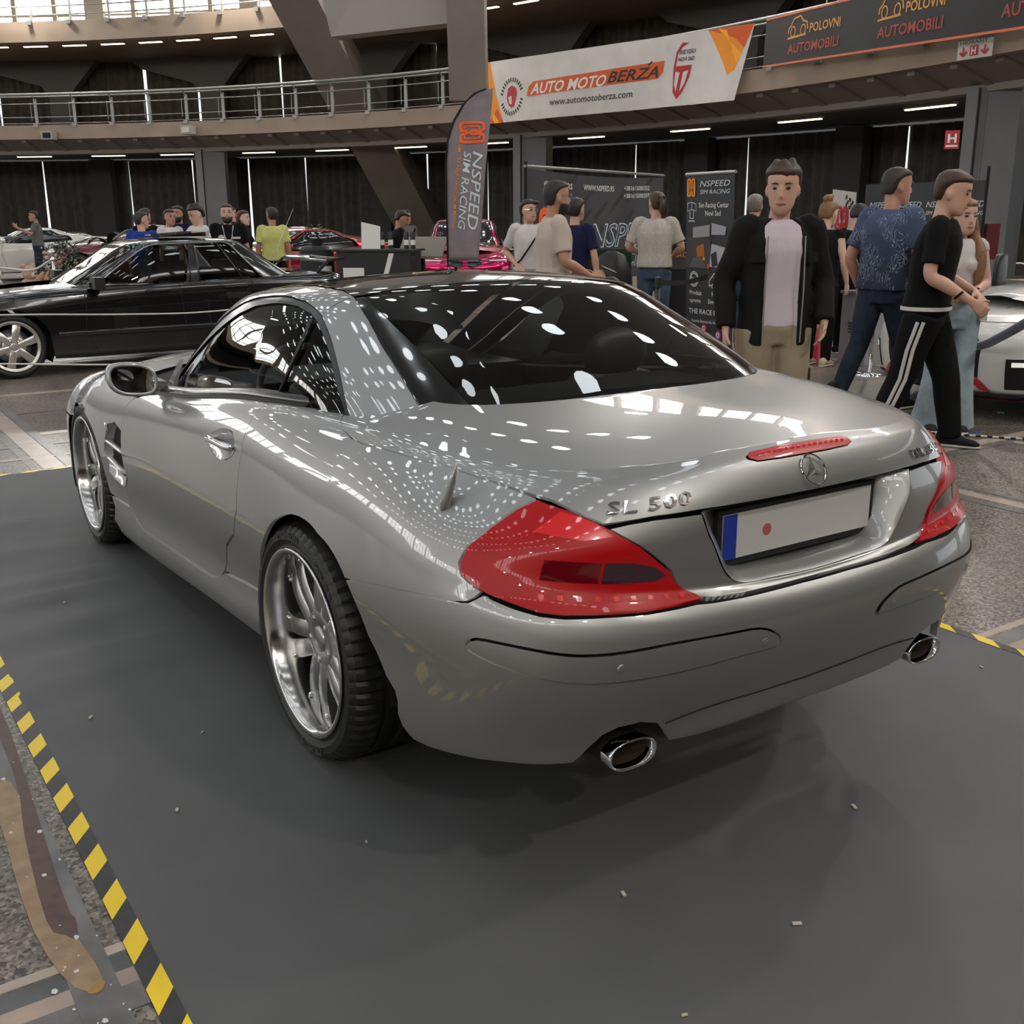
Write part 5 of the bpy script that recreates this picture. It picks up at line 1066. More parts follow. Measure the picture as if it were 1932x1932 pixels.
shape('crest', [(cx + .36 * x, cy + .75 * y) for x, y in ((-1, .2), (-.95, .8), (-.5, 1.15), (.2, 1.1), (-.4, .95), (-.75, .7), (-.75, .25), (.95, .25), (.95, -.2), (.5, -.8), (0, -1.05), (-.6, -.75))], f1, PR, b1); shape('crest_face', [(cx + .36 * x, cy + .75 * y) for x, y in ((-.7, .05), (-.2, .0), (-.25, -.75), (-.6, -.45))], f1, WB, b1, .010); shape('crest_face', [(cx + .36 * x, cy + .75 * y) for x, y in ((.15, .0), (.7, .05), (.55, -.45), (.15, -.75))], f1, WB, b1, .010)
btext('SAVEZ VOZACA', f1, cx - .22, cy + .52, .17, PB, b1, width=.62, bold=.02); btext('NOVI SAD', f1, cx - .22, cy + .32, .16, PB, b1, width=.62, bold=.02)
# black banner with two used-car marks
BB = mat('banner_black', (.018, .016, .015), .65); OG = mat('print_ochre', (.62, .27, .05), .6); BR = mat('print_brick', (.33, .045, .03), .6); EDG = mat('print_salmon', (.62, .14, .06), .6)
b2, f2, W2, H2 = banner('black_rail_banner', [pol(-1.4, 39.66, 6.76), pol(-22, 39.66, 6.5), pol(-22, 39.6, 5.0), pol(-1.4, 39.6, 5.50)], BB, 'black banner with orange edges on the gallery rail at the right', 'banner', nx=60, nz=4, wave=.01)
for y in (.015, .985): line('orange_edge', [(W2 * i / 40, H2 * y) for i in range(41)], .05, f2, EDG, b2)
for x0 in (.075, .33, .60, .84):
    x = x0 * W2; h = H2
    btext('POLOVNI', f2, x + .95, h * .55, h * .24, OG, b2, bold=.02, width=1.25); btext('AUTOMOBILI', f2, x + .05, h * .20, h * .26, BR, b2, bold=.02, width=2.15)
    line('car_outline', [(x + a, h * b) for a, b in ((.02, .60), (.04, .70), (.12, .74), (.22, .86), (.30, .88), (.52, .90), (.64, .80), (.82, .76), (.86, .62))], .045, f2, OG, b2); line('car_base', [(x + 0, h * .50), (x + .80, h * .53)], .05, f2, OG, b2)
    for cxx in (.22, .66): line('car_wheel', [(x + cxx + .10 * math.cos(t), h * .62 + .13 * math.sin(t)) for t in [2 * PI * i / 14 for i in range(14)]], .035, f2, OG, b2, closed=True)
# hydrant signs
sg_m = mat('sign_white', (.55, .53, .50), .5)
b3_, f3, W3, H3 = banner('hydrant_sign', [pol(-11.05, 39.72, 5.30), pol(-12.55, 39.72, 5.27), pol(-12.55, 39.72, 4.88), pol(-11.05, 39.72, 4.90)], sg_m, 'white hydrant sign with red arrows on the gallery fascia', 'sign', nx=4, nz=2, t=.02)
btext('HIDRANT', f3, W3 * .08, H3 * .80, H3 * .26, PB, b3_, width=W3 * .8, bold=.01, lift=.02)
for x in (.19, .81):
    line('arrow', [(W3 * x, H3 * .66), (W3 * x, H3 * .22)], .05, f3, PR, b3_, .02); line('arrow_head', [(W3 * (x - .1), H3 * .40), (W3 * x, H3 * .20), (W3 * (x + .1), H3 * .40)], .06, f3, PR, b3_, .02)
shape('h_plate', [(W3 * .38, H3 * .15), (W3 * .38, H3 * .68), (W3 * .62, H3 * .68), (W3 * .62, H3 * .15)], f3, PR, b3_, .02); btext('H', f3, W3 * .42, H3 * .22, H3 * .55, PW, b3_, lift=.03, bold=.03)
a = -9.72
hs, f4, W4, H4 = banner('hydrant_plate', [(21.62, 13.95, 3.42), (21.80, 13.68, 3.42), (21.80, 13.68, 3.00), (21.62, 13.95, 3.00)], mat('sign_red', (.40, .02, .035), .5), 'small red plate with white H on the right column', 'sign', nx=2, nz=2, t=.02)
btext('H', f4, W4 * .2, H4 * .35, H4 * .65, PW, hs, lift=.02, bold=.03, width=W4 * .6)
line('caption_bar', [(W4 * .1, H4 * .16), (W4 * .9, H4 * .16)], .04, f4, PW, hs, .02)
# fittings on the fascia
for a, z, lab in ((47.85, 5.05, 'small dark monitor box on the gallery fascia'), (37.9, 5.14, 'small white floodlight on the gallery fascia')):
    o = tag(MB().box(pol(a, 39.55, z), (.35, .55, .35), math.radians(a)).build('fascia_fitting', mat('fitting_grey', (.32, .30, .27), .5)), lab, 'fitting'); MB().box(pol(a, 39.36, z), (.02, .36, .22), math.radians(a)).build('front_panel', UND if a > 40 else sg_m, o); MB().box(pol(a, 39.75, z), (.2, .06, .06), math.radians(a)).build('bracket', STEEL, o)

# feather flag
FG = mat('flag_cloth', (.235, .19, .205), .75, noise=.10, nscale=6); GLW = mat('print_ice', (.62, .70, .74), .6); NEON = mat('print_neon_orange', (.95, .12, .02), .6, emit=(1, .15, .03), estr=.0)
fo_ = Vector((5.74, 10.41, 0)); fr_ = Vector((.70, -.714, 0)).normalized()
def flag_pt(x, z): w = .018 * math.sin(x * 14 + z * 3) * min(1, x * 4); return fo_ + fr_ * x + Vector((-.714, -.70, 0)) * (w - .02) + Vector((0, 0, z))
fl = empty('feather_flag', fo_, 0, 'tall purple-grey feather flag with orange neon logo', 'flag')
lean = lambda z: .03 + .16 * max(0, (z - 2.3) / .85) ** 2.2 * 3.0
rows = []
for i in range(31):
    t = i / 30; z = .93 + t * 2.22
    xl = 0.0 if z < 2.2 else .66 * (1 - math.sqrt(max(0, 1 - ((z - 2.2) / .95) ** 2)))
    xr = .43 + .225 * (t ** 1.1)
    rows.append([(min(xl, xr - .001) + (xr - min(xl, xr - .001)) * j / 10, z) for j in range(11)])
V = [flag_pt(x, z) - fo_ for r in rows for x, z in r]; F = [(i * 11 + j, i * 11 + j + 1, i * 11 + j + 12, i * 11 + j + 11) for i in range(30) for j in range(10)]
fc = mesh('flag_cloth', V, F, FG, fl, True); so = fc.modifiers.new('thick', 'SOLIDIFY'); so.thickness = .004
def ff(v, lift=.006): return flag_pt(v.x, v.y) - fo_ + Vector((-.714, -.70, 0)) * (lift + .004)
def fflag(x0, z0, up=False):
    """writing that runs down the flag"""
    sl_ = .10
    return lambda v, lift=.008: ff(Vector((x0 + v.y + (z0 - v.x - .93) * sl_ * 1.0, z0 - v.x, 0)), lift)
g = fflag(.235, 2.36); text('lettering', 'NSPEED', None, .20, GLW, fc, fn=lambda v: g(v), bold=.004, shear=.25, width=1.02)
g2_ = fflag(.105, 2.36); text('lettering', 'SIM RACING', None, .145, GLW, fc, fn=lambda v: g2_(v), bold=.004, shear=.25, width=1.02)
g3_ = fflag(.02, 2.70); text('lettering', 'SVE ZA SIM TRKANJE NA JEDNOM MESTU', None, .058, OR1, fc, fn=lambda v: g3_(v), bold=.01, width=1.32)
nlogo(lambda v, lift: ff(Vector((.185 + v.y + (2.43 - .93) * .03, 2.72 - v.x, 0)), lift), 0, .0, .30, NEON, fc, .12)
MB().tube([flag_pt(-.012, .0) - fo_, flag_pt(-.012, 1.0) - fo_, flag_pt(-.012, 2.2) - fo_] + [flag_pt(.66 * (1 - math.sqrt(max(0, 1 - ((z - 2.2) / .95) ** 2))) - .012, z) - fo_ for z in (2.5, 2.75, 2.95, 3.08, 3.14)], .013, 8).build('pole', UND, fl, True)
MB().lathe([(0, .06), (.18, .05), (.2, 0)], 20).build('base', UND, fl)

# dark backdrop of the stand
BD = mat('backdrop_cloth', (.040, .040, .044), .7, noise=.25, nscale=1.2); BDT = mat('backdrop_pattern', (.026, .026, .029), .7)
b4, f5, W5, H5 = banner('stand_backdrop', [(6.54, 9.66, 2.13), (10.63, 11.53, 2.13), (10.63, 11.53, .55), (6.54, 9.66, .55)], BD, 'wide dark backdrop with glowing outline lettering', 'backdrop', nx=30, nz=8, sag=.05)
btext('@NSPEED.RS', f5, W5 * .10, H5 * .865, .115, PW, b4, width=.82, bold=.012, spacing=1.1); btext('WWW.NSPEED.RS', f5, W5 * .36, H5 * .865, .115, PW, b4, width=1.0, bold=.01); btext('+381615000352', f5, W5 * .66, H5 * .875, .10, PW, b4, width=.95, bold=.006); btext('+381615000359', f5, W5 * .66, H5 * .80, .10, PW, b4, width=.95, bold=.006)
for i in range(26): x, y = (i * .173 % 1) * .9 + .03, (i * .381 % 1) * .85 + .05; btext(('SIMSONN', 'PIMAX', 'FANATEC', 'MOZA', 'PLAYSEAT')[i % 5], lambda v, l, x=x, y=y: f5(Vector((W5 * x + v.x * .85 - v.y * .5, H5 * y + v.x * .5 + v.y * .85, 0)), .004), 0, 0, .12, BDT, b4, shear=.2)
gl2 = mat('print_ice_glow', (.55, .66, .72), .6, emit=(.6, .8, .9), estr=.06)
def outline_text(txt, f, x, y, size, width, m, parent):
    """outlined italics: a bold light face with a dark core"""
    btext(txt, f, x, y, size, m, parent, .008, bold=.026, shear=.3, width=width); btext(txt, f, x + .004, y, size, BD, parent, .014, bold=-.006, shear=.3, width=width * .992)
outline_text('NSPEED', f5, W5 * .40, H5 * .33, .50, 2.5, gl2, b4); outline_text('SIM RACING', f5, W5 * .36, H5 * .12, .32, 2.65, gl2, b4)
nlogo(f5, W5 * .08, H5 * .18, .75, NEON, b4, .13)
for q in ((6.52, 9.65), (10.65, 11.54)): MB().tube([(q[0], q[1], 0), (q[0], q[1], 2.22)], .022, 8).build('backdrop_pole', UND, b4)
MB().tube([(6.5, 9.64, 2.16), (10.67, 11.55, 2.16)], .02, 8).build('backdrop_bar', STEEL, b4)
# second backdrop and small white banner at the right
b6, f6, W6, H6 = banner('dark_wall_banner', [(11.19, 7.80, 1.93), (11.02, 5.80, 1.93), (11.02, 5.80, .3), (11.19, 7.80, .3)], BD, 'dark banner wall behind the three people at the right', 'backdrop', nx=16, nz=6)
for i in range(4): btext('NSPEED', f6, W6 * (.05 + .25 * (i % 4)), H6 * (.80 if i < 4 else .3), .11, GLW, b6, shear=.3, width=.42); btext('SIM RACING', f6, W6 * (.05 + .25 * i), H6 * .74, .07, GLW, b6, shear=.3, width=.42); btext('NSPEED', f6, W6 * (.05 + .25 * i), H6 * .45, .11, GLW, b6, shear=.3, width=.42)
MB().tube([(11.02, 5.78, 0), (11.02, 5.78, 2.1)], .02, 8).build('backdrop_pole', UND, b6)
b7, f7, W7, H7 = banner('small_white_banner', [(10.60, 7.90, 1.86), (11.02, 7.83, 1.82), (11.04, 7.83, .95), (10.62, 7.90, .95)], mat('white_cloth', (.50, .48, .46), .7), 'small white banner with red logo and chequer squares', 'banner', nx=8, nz=8, wave=.02)
nlogo(f7, W7 * .18, H7 * .45, .26, PR, b7, .16)
for i in range(5):
    for j in range(3):
        if (i + j) % 2 == 0: shape('check', [(W7 * (.55 + .07 * i), H7 * (.76 + .06 * j - .02 * i)), (W7 * (.62 + .07 * i), H7 * (.76 + .06 * j - .02 * i)), (W7 * (.62 + .07 * i), H7 * (.82 + .06 * j - .02 * i)), (W7 * (.55 + .07 * i), H7 * (.82 + .06 * j - .02 * i))], f7, PB, b7)
# roll-up banner
RB = mat('rollup_black', (.022, .024, .028), .55)
b8, f8, W8, H8 = banner('rollup_banner', [(6.31, 6.27, 1.93), (6.22, 5.46, 1.93), (6.30, 5.46, .08), (6.39, 6.27, .08)], RB, 'black roll-up banner with white icons and text beside the man in the jacket', 'banner', nx=8, nz=20)
MB().tube([(6.31, 6.28, 1.94), (6.22, 5.45, 1.94)], .018, 8).build('top_rail', mat('alu', (.55, .54, .52), .35, metal=1), b8); MB().box((6.345, 5.865, .05), (.12, .9, .1), .1).build('cassette', mat('alu', None), b8)
def r8(x, y): return (W8 * x, H8 * y)
nlogo(f8, W8 * .04, H8 * .895, .15, OR1, b8, .16); btext('NSPEED', f8, W8 * .30, H8 * .935, .085, GLW, b8, shear=.25, width=W8 * .62); btext('SIM RACING', f8, W8 * .30, H8 * .895, .06, GLW, b8, shear=.25, width=W8 * .62)
btext('Sim Racing Centar', f8, W8 * .28, H8 * .82, .075, PW, b8, bold=.006, width=W8 * .62); btext('Novi Sad', f8, W8 * .42, H8 * .775, .075, PW, b8, bold=.006, width=W8 * .32)
line('rig_icon', [r8(.04, .845), r8(.04, .80), r8(.13, .81), r8(.13, .85), r8(.04, .845)], .008, f8, GLW, b8); line('rig_icon', [r8(.13, .85), r8(.22, .84), r8(.22, .80), r8(.13, .81)], .008, f8, GLW, b8); line('rig_icon', [r8(.09, .80), r8(.09, .76), r8(.17, .76), r8(.17, .80)], .010, f8, GLW, b8); line('rig_icon', [r8(.06, .745), r8(.20, .745)], .010, f8, GLW, b8)
for nm, P, c in (('photo_tile', ((.16, .71), (.52, .725), (.52, .66), (.16, .65)), (.30, .29, .30)), ('photo_tile', ((.56, .735), (.86, .715), (.84, .67), (.55, .67)), (.36, .36, .40)), ('photo_tile', ((.04, .65), (.55, .65), (.52, .48), (.0, .48)), (.05, .045, .045)), ('photo_tile', ((.56, .62), (.86, .60), (.82, .49), (.52, .49)), (.42, .42, .44)), ('photo_glow', ((.24, .60), (.40, .62), (.42, .55), (.26, .54)), (.45, .12, .01)), ('photo_lane', ((.18, .54), (.36, .54), (.46, .48), (.08, .48)), (.09, .09, .09)), ('photo_chair', ((.55, .56), (.66, .58), (.70, .50), (.58, .49)), (.02, .02, .02)), ('photo_spot', ((.47, .505), (.52, .505), (.52, .48), (.47, .48)), (.55, .06, .02)), ('photo_spot', ((.38, .545), (.43, .545), (.43, .525), (.38, .525)), (.6, .3, .03))):
    shape(nm, [r8(*q) for q in P], f8, mat('rollup_print_%d_%d' % (int(c[0] * 99), int(c[2] * 99)), c, .6), b8, .008 if nm == 'photo_tile' else .011)
cx, cy = W8 * .19, H8 * .415
for rr_ in (.075, .058): line('wheel_icon', [(cx + rr_ * math.cos(t), cy + rr_ * 1.05 * math.sin(t)) for t in [2 * PI * i / 20 for i in range(20)]], .009, f8, PW, b8, closed=True)
for P in ([(-.055, .02), (-.02, .005), (.02, .005), (.055, .02)], [(-.04, -.04), (-.015, -.01)], [(.04, -.04), (.015, -.01)]): line('wheel_icon', [(cx + a, cy + b) for a, b in P], .010, f8, PW, b8)
line('van_icon', [r8(.52, .375), r8(.52, .41), r8(.60, .445), r8(.66, .465), r8(.90, .465), r8(.90, .385), r8(.52, .385)], .010, f8, PW, b8)
for x in (.60, .82): line('van_icon', [(W8 * x + .022 * math.cos(t), H8 * .382 + .022 * math.sin(t)) for t in [2 * PI * i / 12 for i in range(12)]], .012, f8, PW, b8, closed=True)
for P in ([(.72, .455), (.72, .40), (.80, .40)], [(.78, .45), (.83, .41), (.83, .455)], [(.60, .43), (.66, .45), (.66, .43), (.61, .425)]): line('van_icon', [r8(*q) for q in P], .008, f8, PW, b8)
for t_, x, y, s, w_ in (('Prodaja', .10, .325, .065, .26), ('opreme', .10, .28, .065, .24), ('Renta', .58, .325, .065, .18), ('Simulatora', .50, .28, .065, .36)): btext(t_, f8, W8 * x, H8 * y, s, PW, b8, bold=.006, width=W8 * w_)
btext('THE RACE IS ON', f8, W8 * .08, H8 * .215, .075, PW, b8, bold=.008, width=W8 * .82); btext('Vojvode Bojovica 8a, Novi Sad', f8, W8 * .14, H8 * .165, .045, PW, b8, width=W8 * .66)
for x, y, c in ((.42, .135, (.5, .02, .02)), (.72, .105, (.45, .08, .30))): shape('round_icon', [(W8 * x + .045 * math.cos(t), H8 * y + .045 * math.sin(t)) for t in [2 * PI * i / 16 for i in range(16)]], f8, mat('icon_%d' % int(c[2] * 99), c, .6), b8); line('icon_ring', [(W8 * x + .02 * math.cos(t), H8 * y + .02 * math.sin(t)) for t in [2 * PI * i / 12 for i in range(12)]], .012, f8, PW, b8, .012, True)
btext('nspeed.rs', f8, W8 * .62, H8 * .06, .045, PW, b8)

# counter with bottles
BLKM = mat('counter_black', (.010, .010, .011), .45)
ct = empty('black_counter', (4.95, 10.95, 0), -.78, 'black counter with a slanting white stripe before the red car', 'counter')
MB().box((0, 0, .53), (1.05, .55, 1.06)).build('body', BLKM, ct); MB().box((0, 0, 1.075), (1.15, .62, .03)).build('top', BLKM, ct)
MB().add([(.02, -.279, .35), (.09, -.279, .35), (.30, -.279, 1.04), (.23, -.279, 1.04)], [(0, 1, 2, 3)]).build('white_stripe', PW, ct)
MB().box((-.28, -.281, .78), (.30, .004, .13)).build('sticker', PW, ct)
dr = empty('black_drum', (4.32, 11.62, 0), 0, 'black round drum with white sticker left of the counter', 'bin'); MB().lathe([(.22, 0), (.24, .5), (.24, 1.08), (.2, 1.12), (0, 1.12)], 24).build('drum', BLKM, dr, angle=40); MB().loft([[Vector((.242 * math.cos(a), .242 * math.sin(a), z)) for z in (.70, .86)] for a in [-1.9 + i * .12 for i in range(8)]], False, False).build('sticker', PW, dr)
pm = mat('leaf_green', (.03, .07, .02), .6)
for i, (x, y) in enumerate(((5.02, 10.98), (5.10, 10.88), (5.26, 10.72), (5.33, 10.66))):
    b = empty('drink_can', (x, y, 1.09), 0, ('dark can with white label on the counter, leftmost', 'dark can with white label on the counter, second', 'dark can with white label on the counter, third', 'dark can with white label on the counter, rightmost')[i], 'can', 'cans on the counter')
    MB().lathe([(0, 0), (.033, 0), (.034, .02), (.034, .20), (.026, .225), (.0, .225)], 16).build('can_body', BLKM, b, angle=40); MB().lathe([(.0345, .05), (.0345, .12)], 16).build('can_label', PW, b, True)
pt_ = empty('potted_plant', (4.33, 11.62, 1.125), 0, 'small leafy plant in a black pot on the drum', 'plant'); MB().lathe([(0, 0), (.07, 0), (.09, .1), (.08, .1)], 16).build('pot', BLKM, pt_)
for i in range(34):
    a = R.random() * 6.28; r = .03 + .15 * R.random(); z = .12 + .16 * R.random(); d = Vector((math.cos(a), math.sin(a), .3)); e = Vector((-math.sin(a), math.cos(a), 0)) * .025; c = Vector((r * math.cos(a), r * math.sin(a), z))
    mesh('leaf', [c, c + d * .04 + e, c + d * .09, c + d * .04 - e], [(0, 1, 2, 3)], pm, pt_)
cd = empty('counter_card', (4.88, 11.02, 1.09), -.78, 'white card standing on the counter beside the plant', 'card'); MB().add([(-.15, 0, 0), (.12, 0, 0), (.12, .03, .30), (-.15, .03, .36), (-.15, .006, 0), (.12, .006, 0), (.12, .036, .30), (-.15, .036, .36)], [(0, 1, 2, 3), (7, 6, 5, 4), (0, 3, 7, 4), (1, 5, 6, 2), (3, 2, 6, 7)]).build('card', PW, cd)
le = empty('display_board', (5.65, 11.0, 0), -.78, 'tilted beige display board between counter and magenta car', 'board'); MB().add([(-.3, -.2, .98), (.35, -.2, .98), (.35, .15, 1.24), (-.3, .15, 1.24), (-.3, -.2, .95), (.35, -.2, .95), (.35, .15, 1.21), (-.3, .15, 1.21)], [(0, 1, 2, 3), (7, 6, 5, 4), (0, 4, 5, 1), (1, 5, 6, 2), (2, 6, 7, 3), (3, 7, 4, 0)]).build('board', mat('board_beige', (.22, .19, .16), .6), le); MB().box((0, 0, .5), (.08, .08, 1.0)).build('stand', UND, le)
# racing rig: screen, frame, seat, helmet
rg = empty('racing_simulator', (7.05, 8.35, 0), -.55, 'racing simulator rig with dark screen and bucket seat', 'simulator')
MB().box((-.15, .2, .92), (.75, .05, .36)).build('screen_case', BLKM, rg); MB().box((-.15, .17, .92), (.70, .01, .31)).build('screen', mat('screen_dark', (.006, .03, .012), .2, emit=(.05, .3, .08), estr=.01), rg)
fr_b = MB(); fr_b.box((-.45, .1, .4), (.05, .05, .8)).box((.15, .1, .4), (.05, .05, .8)).box((-.15, -.4, .12), (.7, 1.2, .06)); fr_b.build('rig_frame', UND, rg)
MB().loft([[Vector((-.15 + w * math.cos(t), -.75 + d * math.sin(t), z)) for t in [2 * PI * i / 14 for i in range(14)]] for w, d, z in ((.24, .2, .3), (.27, .15, .5), (.25, .10, .8), (.16, .08, 1.05), (.05, .04, 1.1))]).build('seat_shell', BLKM, rg, True)
MB().lathe([(.13, -.012), (.145, 0), (.13, .012)], 24, frame((-.15, -.1, .75), (1, 0, 0), (0, -.9, .4))).build('steering_wheel', UND, rg, True)
hm = empty('racing_helmet', (6.15, 7.35, .0), .6, 'black racing helmet with white pattern on a low stand', 'helmet'); hm.location.z = .55; MB().box((0, 0, -.28), (.3, .3, .54)).build('stand', BLKM, hm); MB().ball((0, 0, .14), .14, 18, (.92, 1.05, 1)).build('shell', BLKM, hm, True); MB().loft([[Vector((.132 * math.sin(a), -.150 * math.cos(a), z)) for z in (.12, .19)] for a in [-1 + .2 * i for i in range(11)]], False, False).build('visor', BLK, hm, True); MB().loft([[Vector((.137 * math.sin(a), -.152 * math.cos(a), z)) for z in (.05, .10)] for a in [-.3 + .15 * i for i in range(8)]], False, False).build('white_pattern', PW, hm, True)
tv = empty('speaker_tower', (7.15, 7.25, 0), -.5, 'black equipment tower behind the man with the ponytail', 'equipment'); MB().box((0, 0, .6), (.34, .3, 1.2)).build('cabinet', BLKM, tv); MB().box((-.0, -.155, 1.0), (.28, .01, .22)).build('panel', mat('panel_grey', (.06, .06, .065), .5), tv)
text('lettering', 'OM RACING', frame((-.3, -.17, 1.03), (1, 0, 0), (0, -1, 0)), .09, OR1, tv, bold=.01)
# barriers
def stanchion(loc, h, m, label, ball=False, base_r=.16, grp='barrier posts'):
    o = empty('barrier_post', loc, 0, label, 'barrier post', grp); MB().lathe([(0, .03), (base_r * .9, .025), (base_r, 0)], 28).build('base', m, o, True); MB().tube([(0, 0, .02), (0, 0, h)], .025 if not ball else .022, 12).build('pole', m, o, True)
    if ball: MB().lathe([(.02, h - .06), (.06, h - .03), (.02, h), (.02, h + .03), (.045, h + .06), (.05, h + .09), (.035, h + .125), (0, h + .135)], 20).build('finial', m, o, True)
    else: MB().lathe([(.034, h - .09), (.034, h), (0, h + .01)], 16).build('head', m, o, angle=40)
    return o
stanchion((4.98, 5.17, 0), .95, BLKM, 'black belt post in front of the man with the ponytail'); stanchion((6.33, 4.53, 0), .66, mat('post_grey', (.09, .09, .095), .5), 'grey post between the jacket man and the woman in black')
stanchion((9.36, 4.66, 0), .62, CHR, 'chrome post with a ball top beside the white sports car', True); stanchion((6.78, 4.06, 0), .92, CHR, 'chrome post with round foot behind the walking man', True)
bl_ = MB(); bl_.loft([[Vector((5.02 + (6.12 - 5.02) * t, 5.19 + .5 * t, .90 - .03 * math.sin(PI * t) + dz)) for dz in (-.025, .025)] for t in [i / 8 for i in range(9)]], False, False); tag(bl_.build('barrier_belt', BLKM), 'black barrier belt running in front of the roll-up banner', 'barrier belt')
rp = MB(); P = [(5.35, 2.39, 0.59), (5.29, 2.11, 0.59), (5.12, 1.84, 0.61), (4.93, 1.57, 0.71), (4.74, 1.3, 0.83), (4.49, 0.94, 1.0)]; rp.tube(cr_pts(P, 6), .032, 10); tag(rp.build('velvet_rope', mat('velvet_blue', (.006, .012, .08), .9, sheen=.6), None, True), 'thick dark blue velvet rope before the white sports car', 'rope')
WRP = mat('white_rope', (.62, .60, .57), .8)
def twist_rope(pts, r, label, m=WRP):
    P = cr_pts(pts, 10); b = MB(); b.tube(P, r, 6); return tag(b.build('barrier_rope', m, None, True), label, 'rope')
twist_rope([(-1.6, 6.25, .82), (-.6, 6.5, .80), (.4, 6.75, .735), (1.24, 6.99, .70), (2.4, 7.3, .74)], .007, 'thin white rope across the doors of the black saloon, upper one'); twist_rope([(-1.6, 5.5, .60), (-.77, 5.62, .53), (.0, 5.75, .45), (.53, 5.85, .42), (1.6, 6.0, .46)], .007, 'thin white rope before the front wheel of the black saloon, lower one')
twist_rope([(.4, 17.6, .75), (1.06, 17.07, .73), (1.45, 16.6, .70), (1.71, 16.3, .86)], .02, 'white rope barrier at the far left before the soft toys', WRP); stanchion((1.73, 16.25, 0), .9, CHR, 'chrome rope post at the far left', True)
bw = MB(); 
for i in range(24):
    t = i / 24; a = Vector((4.6, 2.05, .012)).lerp(Vector((5.6, .55, .012)), t); d = (Vector((5.6, .55, .012)) - Vector((4.6, 2.05, .012))) / 24
    if i % 1 == 0: bw.tube([a, a + d * .55], .008, 6)
tag(bw.build('floor_rope', WRP), 'black and white twisted rope lying on the floor behind the silver car', 'rope'); MB().tube([(4.6, 2.05, .010), (5.6, .55, .010)], .0065, 6).build('rope_core', UND, bpy.data.objects['floor_rope'])
# pedestal, cone, cabinet, chair
pdl = empty('white_pedestal', (7.42, 4.66, 0), -.2, 'grey-white display pedestal behind the woman in black', 'pedestal'); MB().box((0, 0, .36), (.30, .42, .72)).build('box', mat('pedestal_grey', (.28, .28, .29), .6), pdl); MB().box((0, 0, .735), (.34, .46, .03)).build('top', mat('pedestal_top', (.2, .2, .2), .5), pdl)
for i in range(4): MB().box((-.153, -.02 + .01 * i, .42 - .03 * i), (.004, .22 - .03 * i, .014)).build('print', PB, pdl)
cn = empty('red_cone', (7.2, 5.1, 0), 0, 'red cone leaning by the white pedestal', 'cone'); MB().lathe([(.14, 0), (.13, .03), (.03, .34), (0, .35)], 20).build('cone', mat('cone_red', (.5, .02, .03), .4), cn, True)
hx = empty('hydrant_cabinet', (11.45, 6.02, 0), -.35, 'dark red cabinet on the wall behind the long-haired woman', 'cabinet'); MB().box((0, 0, 1.16), (.2, .34, .46)).build('box', mat('cabinet_red', (.10, .008, .012), .5), hx); MB().box((-.11, .06, 1.26), (.01, .05, .1)).build('window', mat('cabinet_window', (.3, .24, .18), .4), hx); MB().box((0, 0, .45), (.1, .1, .95)).build('stand', UND, hx)
ch = empty('office_chair', (9.9, 4.76, 0), .3, 'black high-back chair behind the white sports car', 'chair'); MB().loft([[Vector((w * math.cos(t), .05 * math.sin(t), z)) for t in [2 * PI * i / 14 for i in range(14)]] for w, z in ((.2, .55), (.24, .75), (.23, .95), (.17, 1.05), (.06, 1.07))]).build('backrest', BLKM, ch, True); MB().box((0, -.25, .48), (.5, .5, .1)).build('seat', BLKM, ch); MB().tube([(0, -.2, .05), (0, -.2, .45)], .03, 8).build('column', UND, ch)
for i in range(5): a = i * 1.257; MB().tube([(0, -.2, .08), (.28 * math.cos(a), -.2 + .28 * math.sin(a), .04)], .02, 6).build('foot', UND, ch)
bx_ = MB().box((11.3, 4.6, .35), (.8, 1.6, .7), -.3).build('low_cabinet', mat('low_cabinet', (.20, .18, .16), .6)); tag(bx_, 'low pale cabinet at the right behind the white sports car', 'cabinet')
# plants and soft toys at the far left
pa = empty('palm_plant', (3.68, 20.6, 0), 0, 'dark palm plant in front of the left curtains', 'plant'); MB().lathe([(0, 0), (.2, 0), (.26, .4), (.22, .4)], 16).build('pot', BLKM, pa); MB().tube([(0, 0, .3), (.02, 0, 1.0)], .04, 8).build('stem', mat('bark', (.05, .035, .025), .8), pa)
lm = mat('palm_green', (.012, .022, .010), .6)
for i in range(14):
    a = i * 2.4; L_ = .65 + .25 * R.random(); up = .25 + .6 * R.random(); pts = [Vector((0, 0, 1.0)) + Vector((math.cos(a) * L_ * t, math.sin(a) * L_ * t, up * t - .75 * t * t * (1 - up * .5))) for t in (0, .25, .5, .75, 1)]; e = Vector((-math.sin(a), math.cos(a), 0)); ws = (.02, .07, .08, .06, .005)
    MB().loft([[q + e * w, q - e * w] for q, w in zip(pts, ws)], False, False).build('frond', lm, pa)
bs = empty('flowering_bush', (2.35, 18.6, 0), 0, 'dark bush with tiny pale flowers behind the saloon bonnet', 'plant'); MB().tube([(0, 0, 0), (0, 0, .6)], .03, 6).build('stem', mat('bark', None), bs); MB().lathe([(0, 0), (.16, 0), (.2, .3)], 14).build('pot', BLKM, bs)
lv = MB(); fw = MB()
for i in range(420):
    a = R.random() * 6.28; zz = .35 + .75 * R.random(); r = .42 * math.sqrt(R.random()) * math.sin(PI * min(1, (zz - .25) / .95)); c = Vector((r * math.cos(a), r * math.sin(a), zz)); d = Vector((R.uniform(-1, 1), R.uniform(-1, 1), R.uniform(-.3, 1))).normalized() * .07; e = d.orthogonal().normalized() * .022
    lv.add([c, c + d * .5 + e, c + d, c + d * .5 - e], [(0, 1, 2, 3)])
    if i % 16 == 0: fw.ball(c + d, .018, 6)
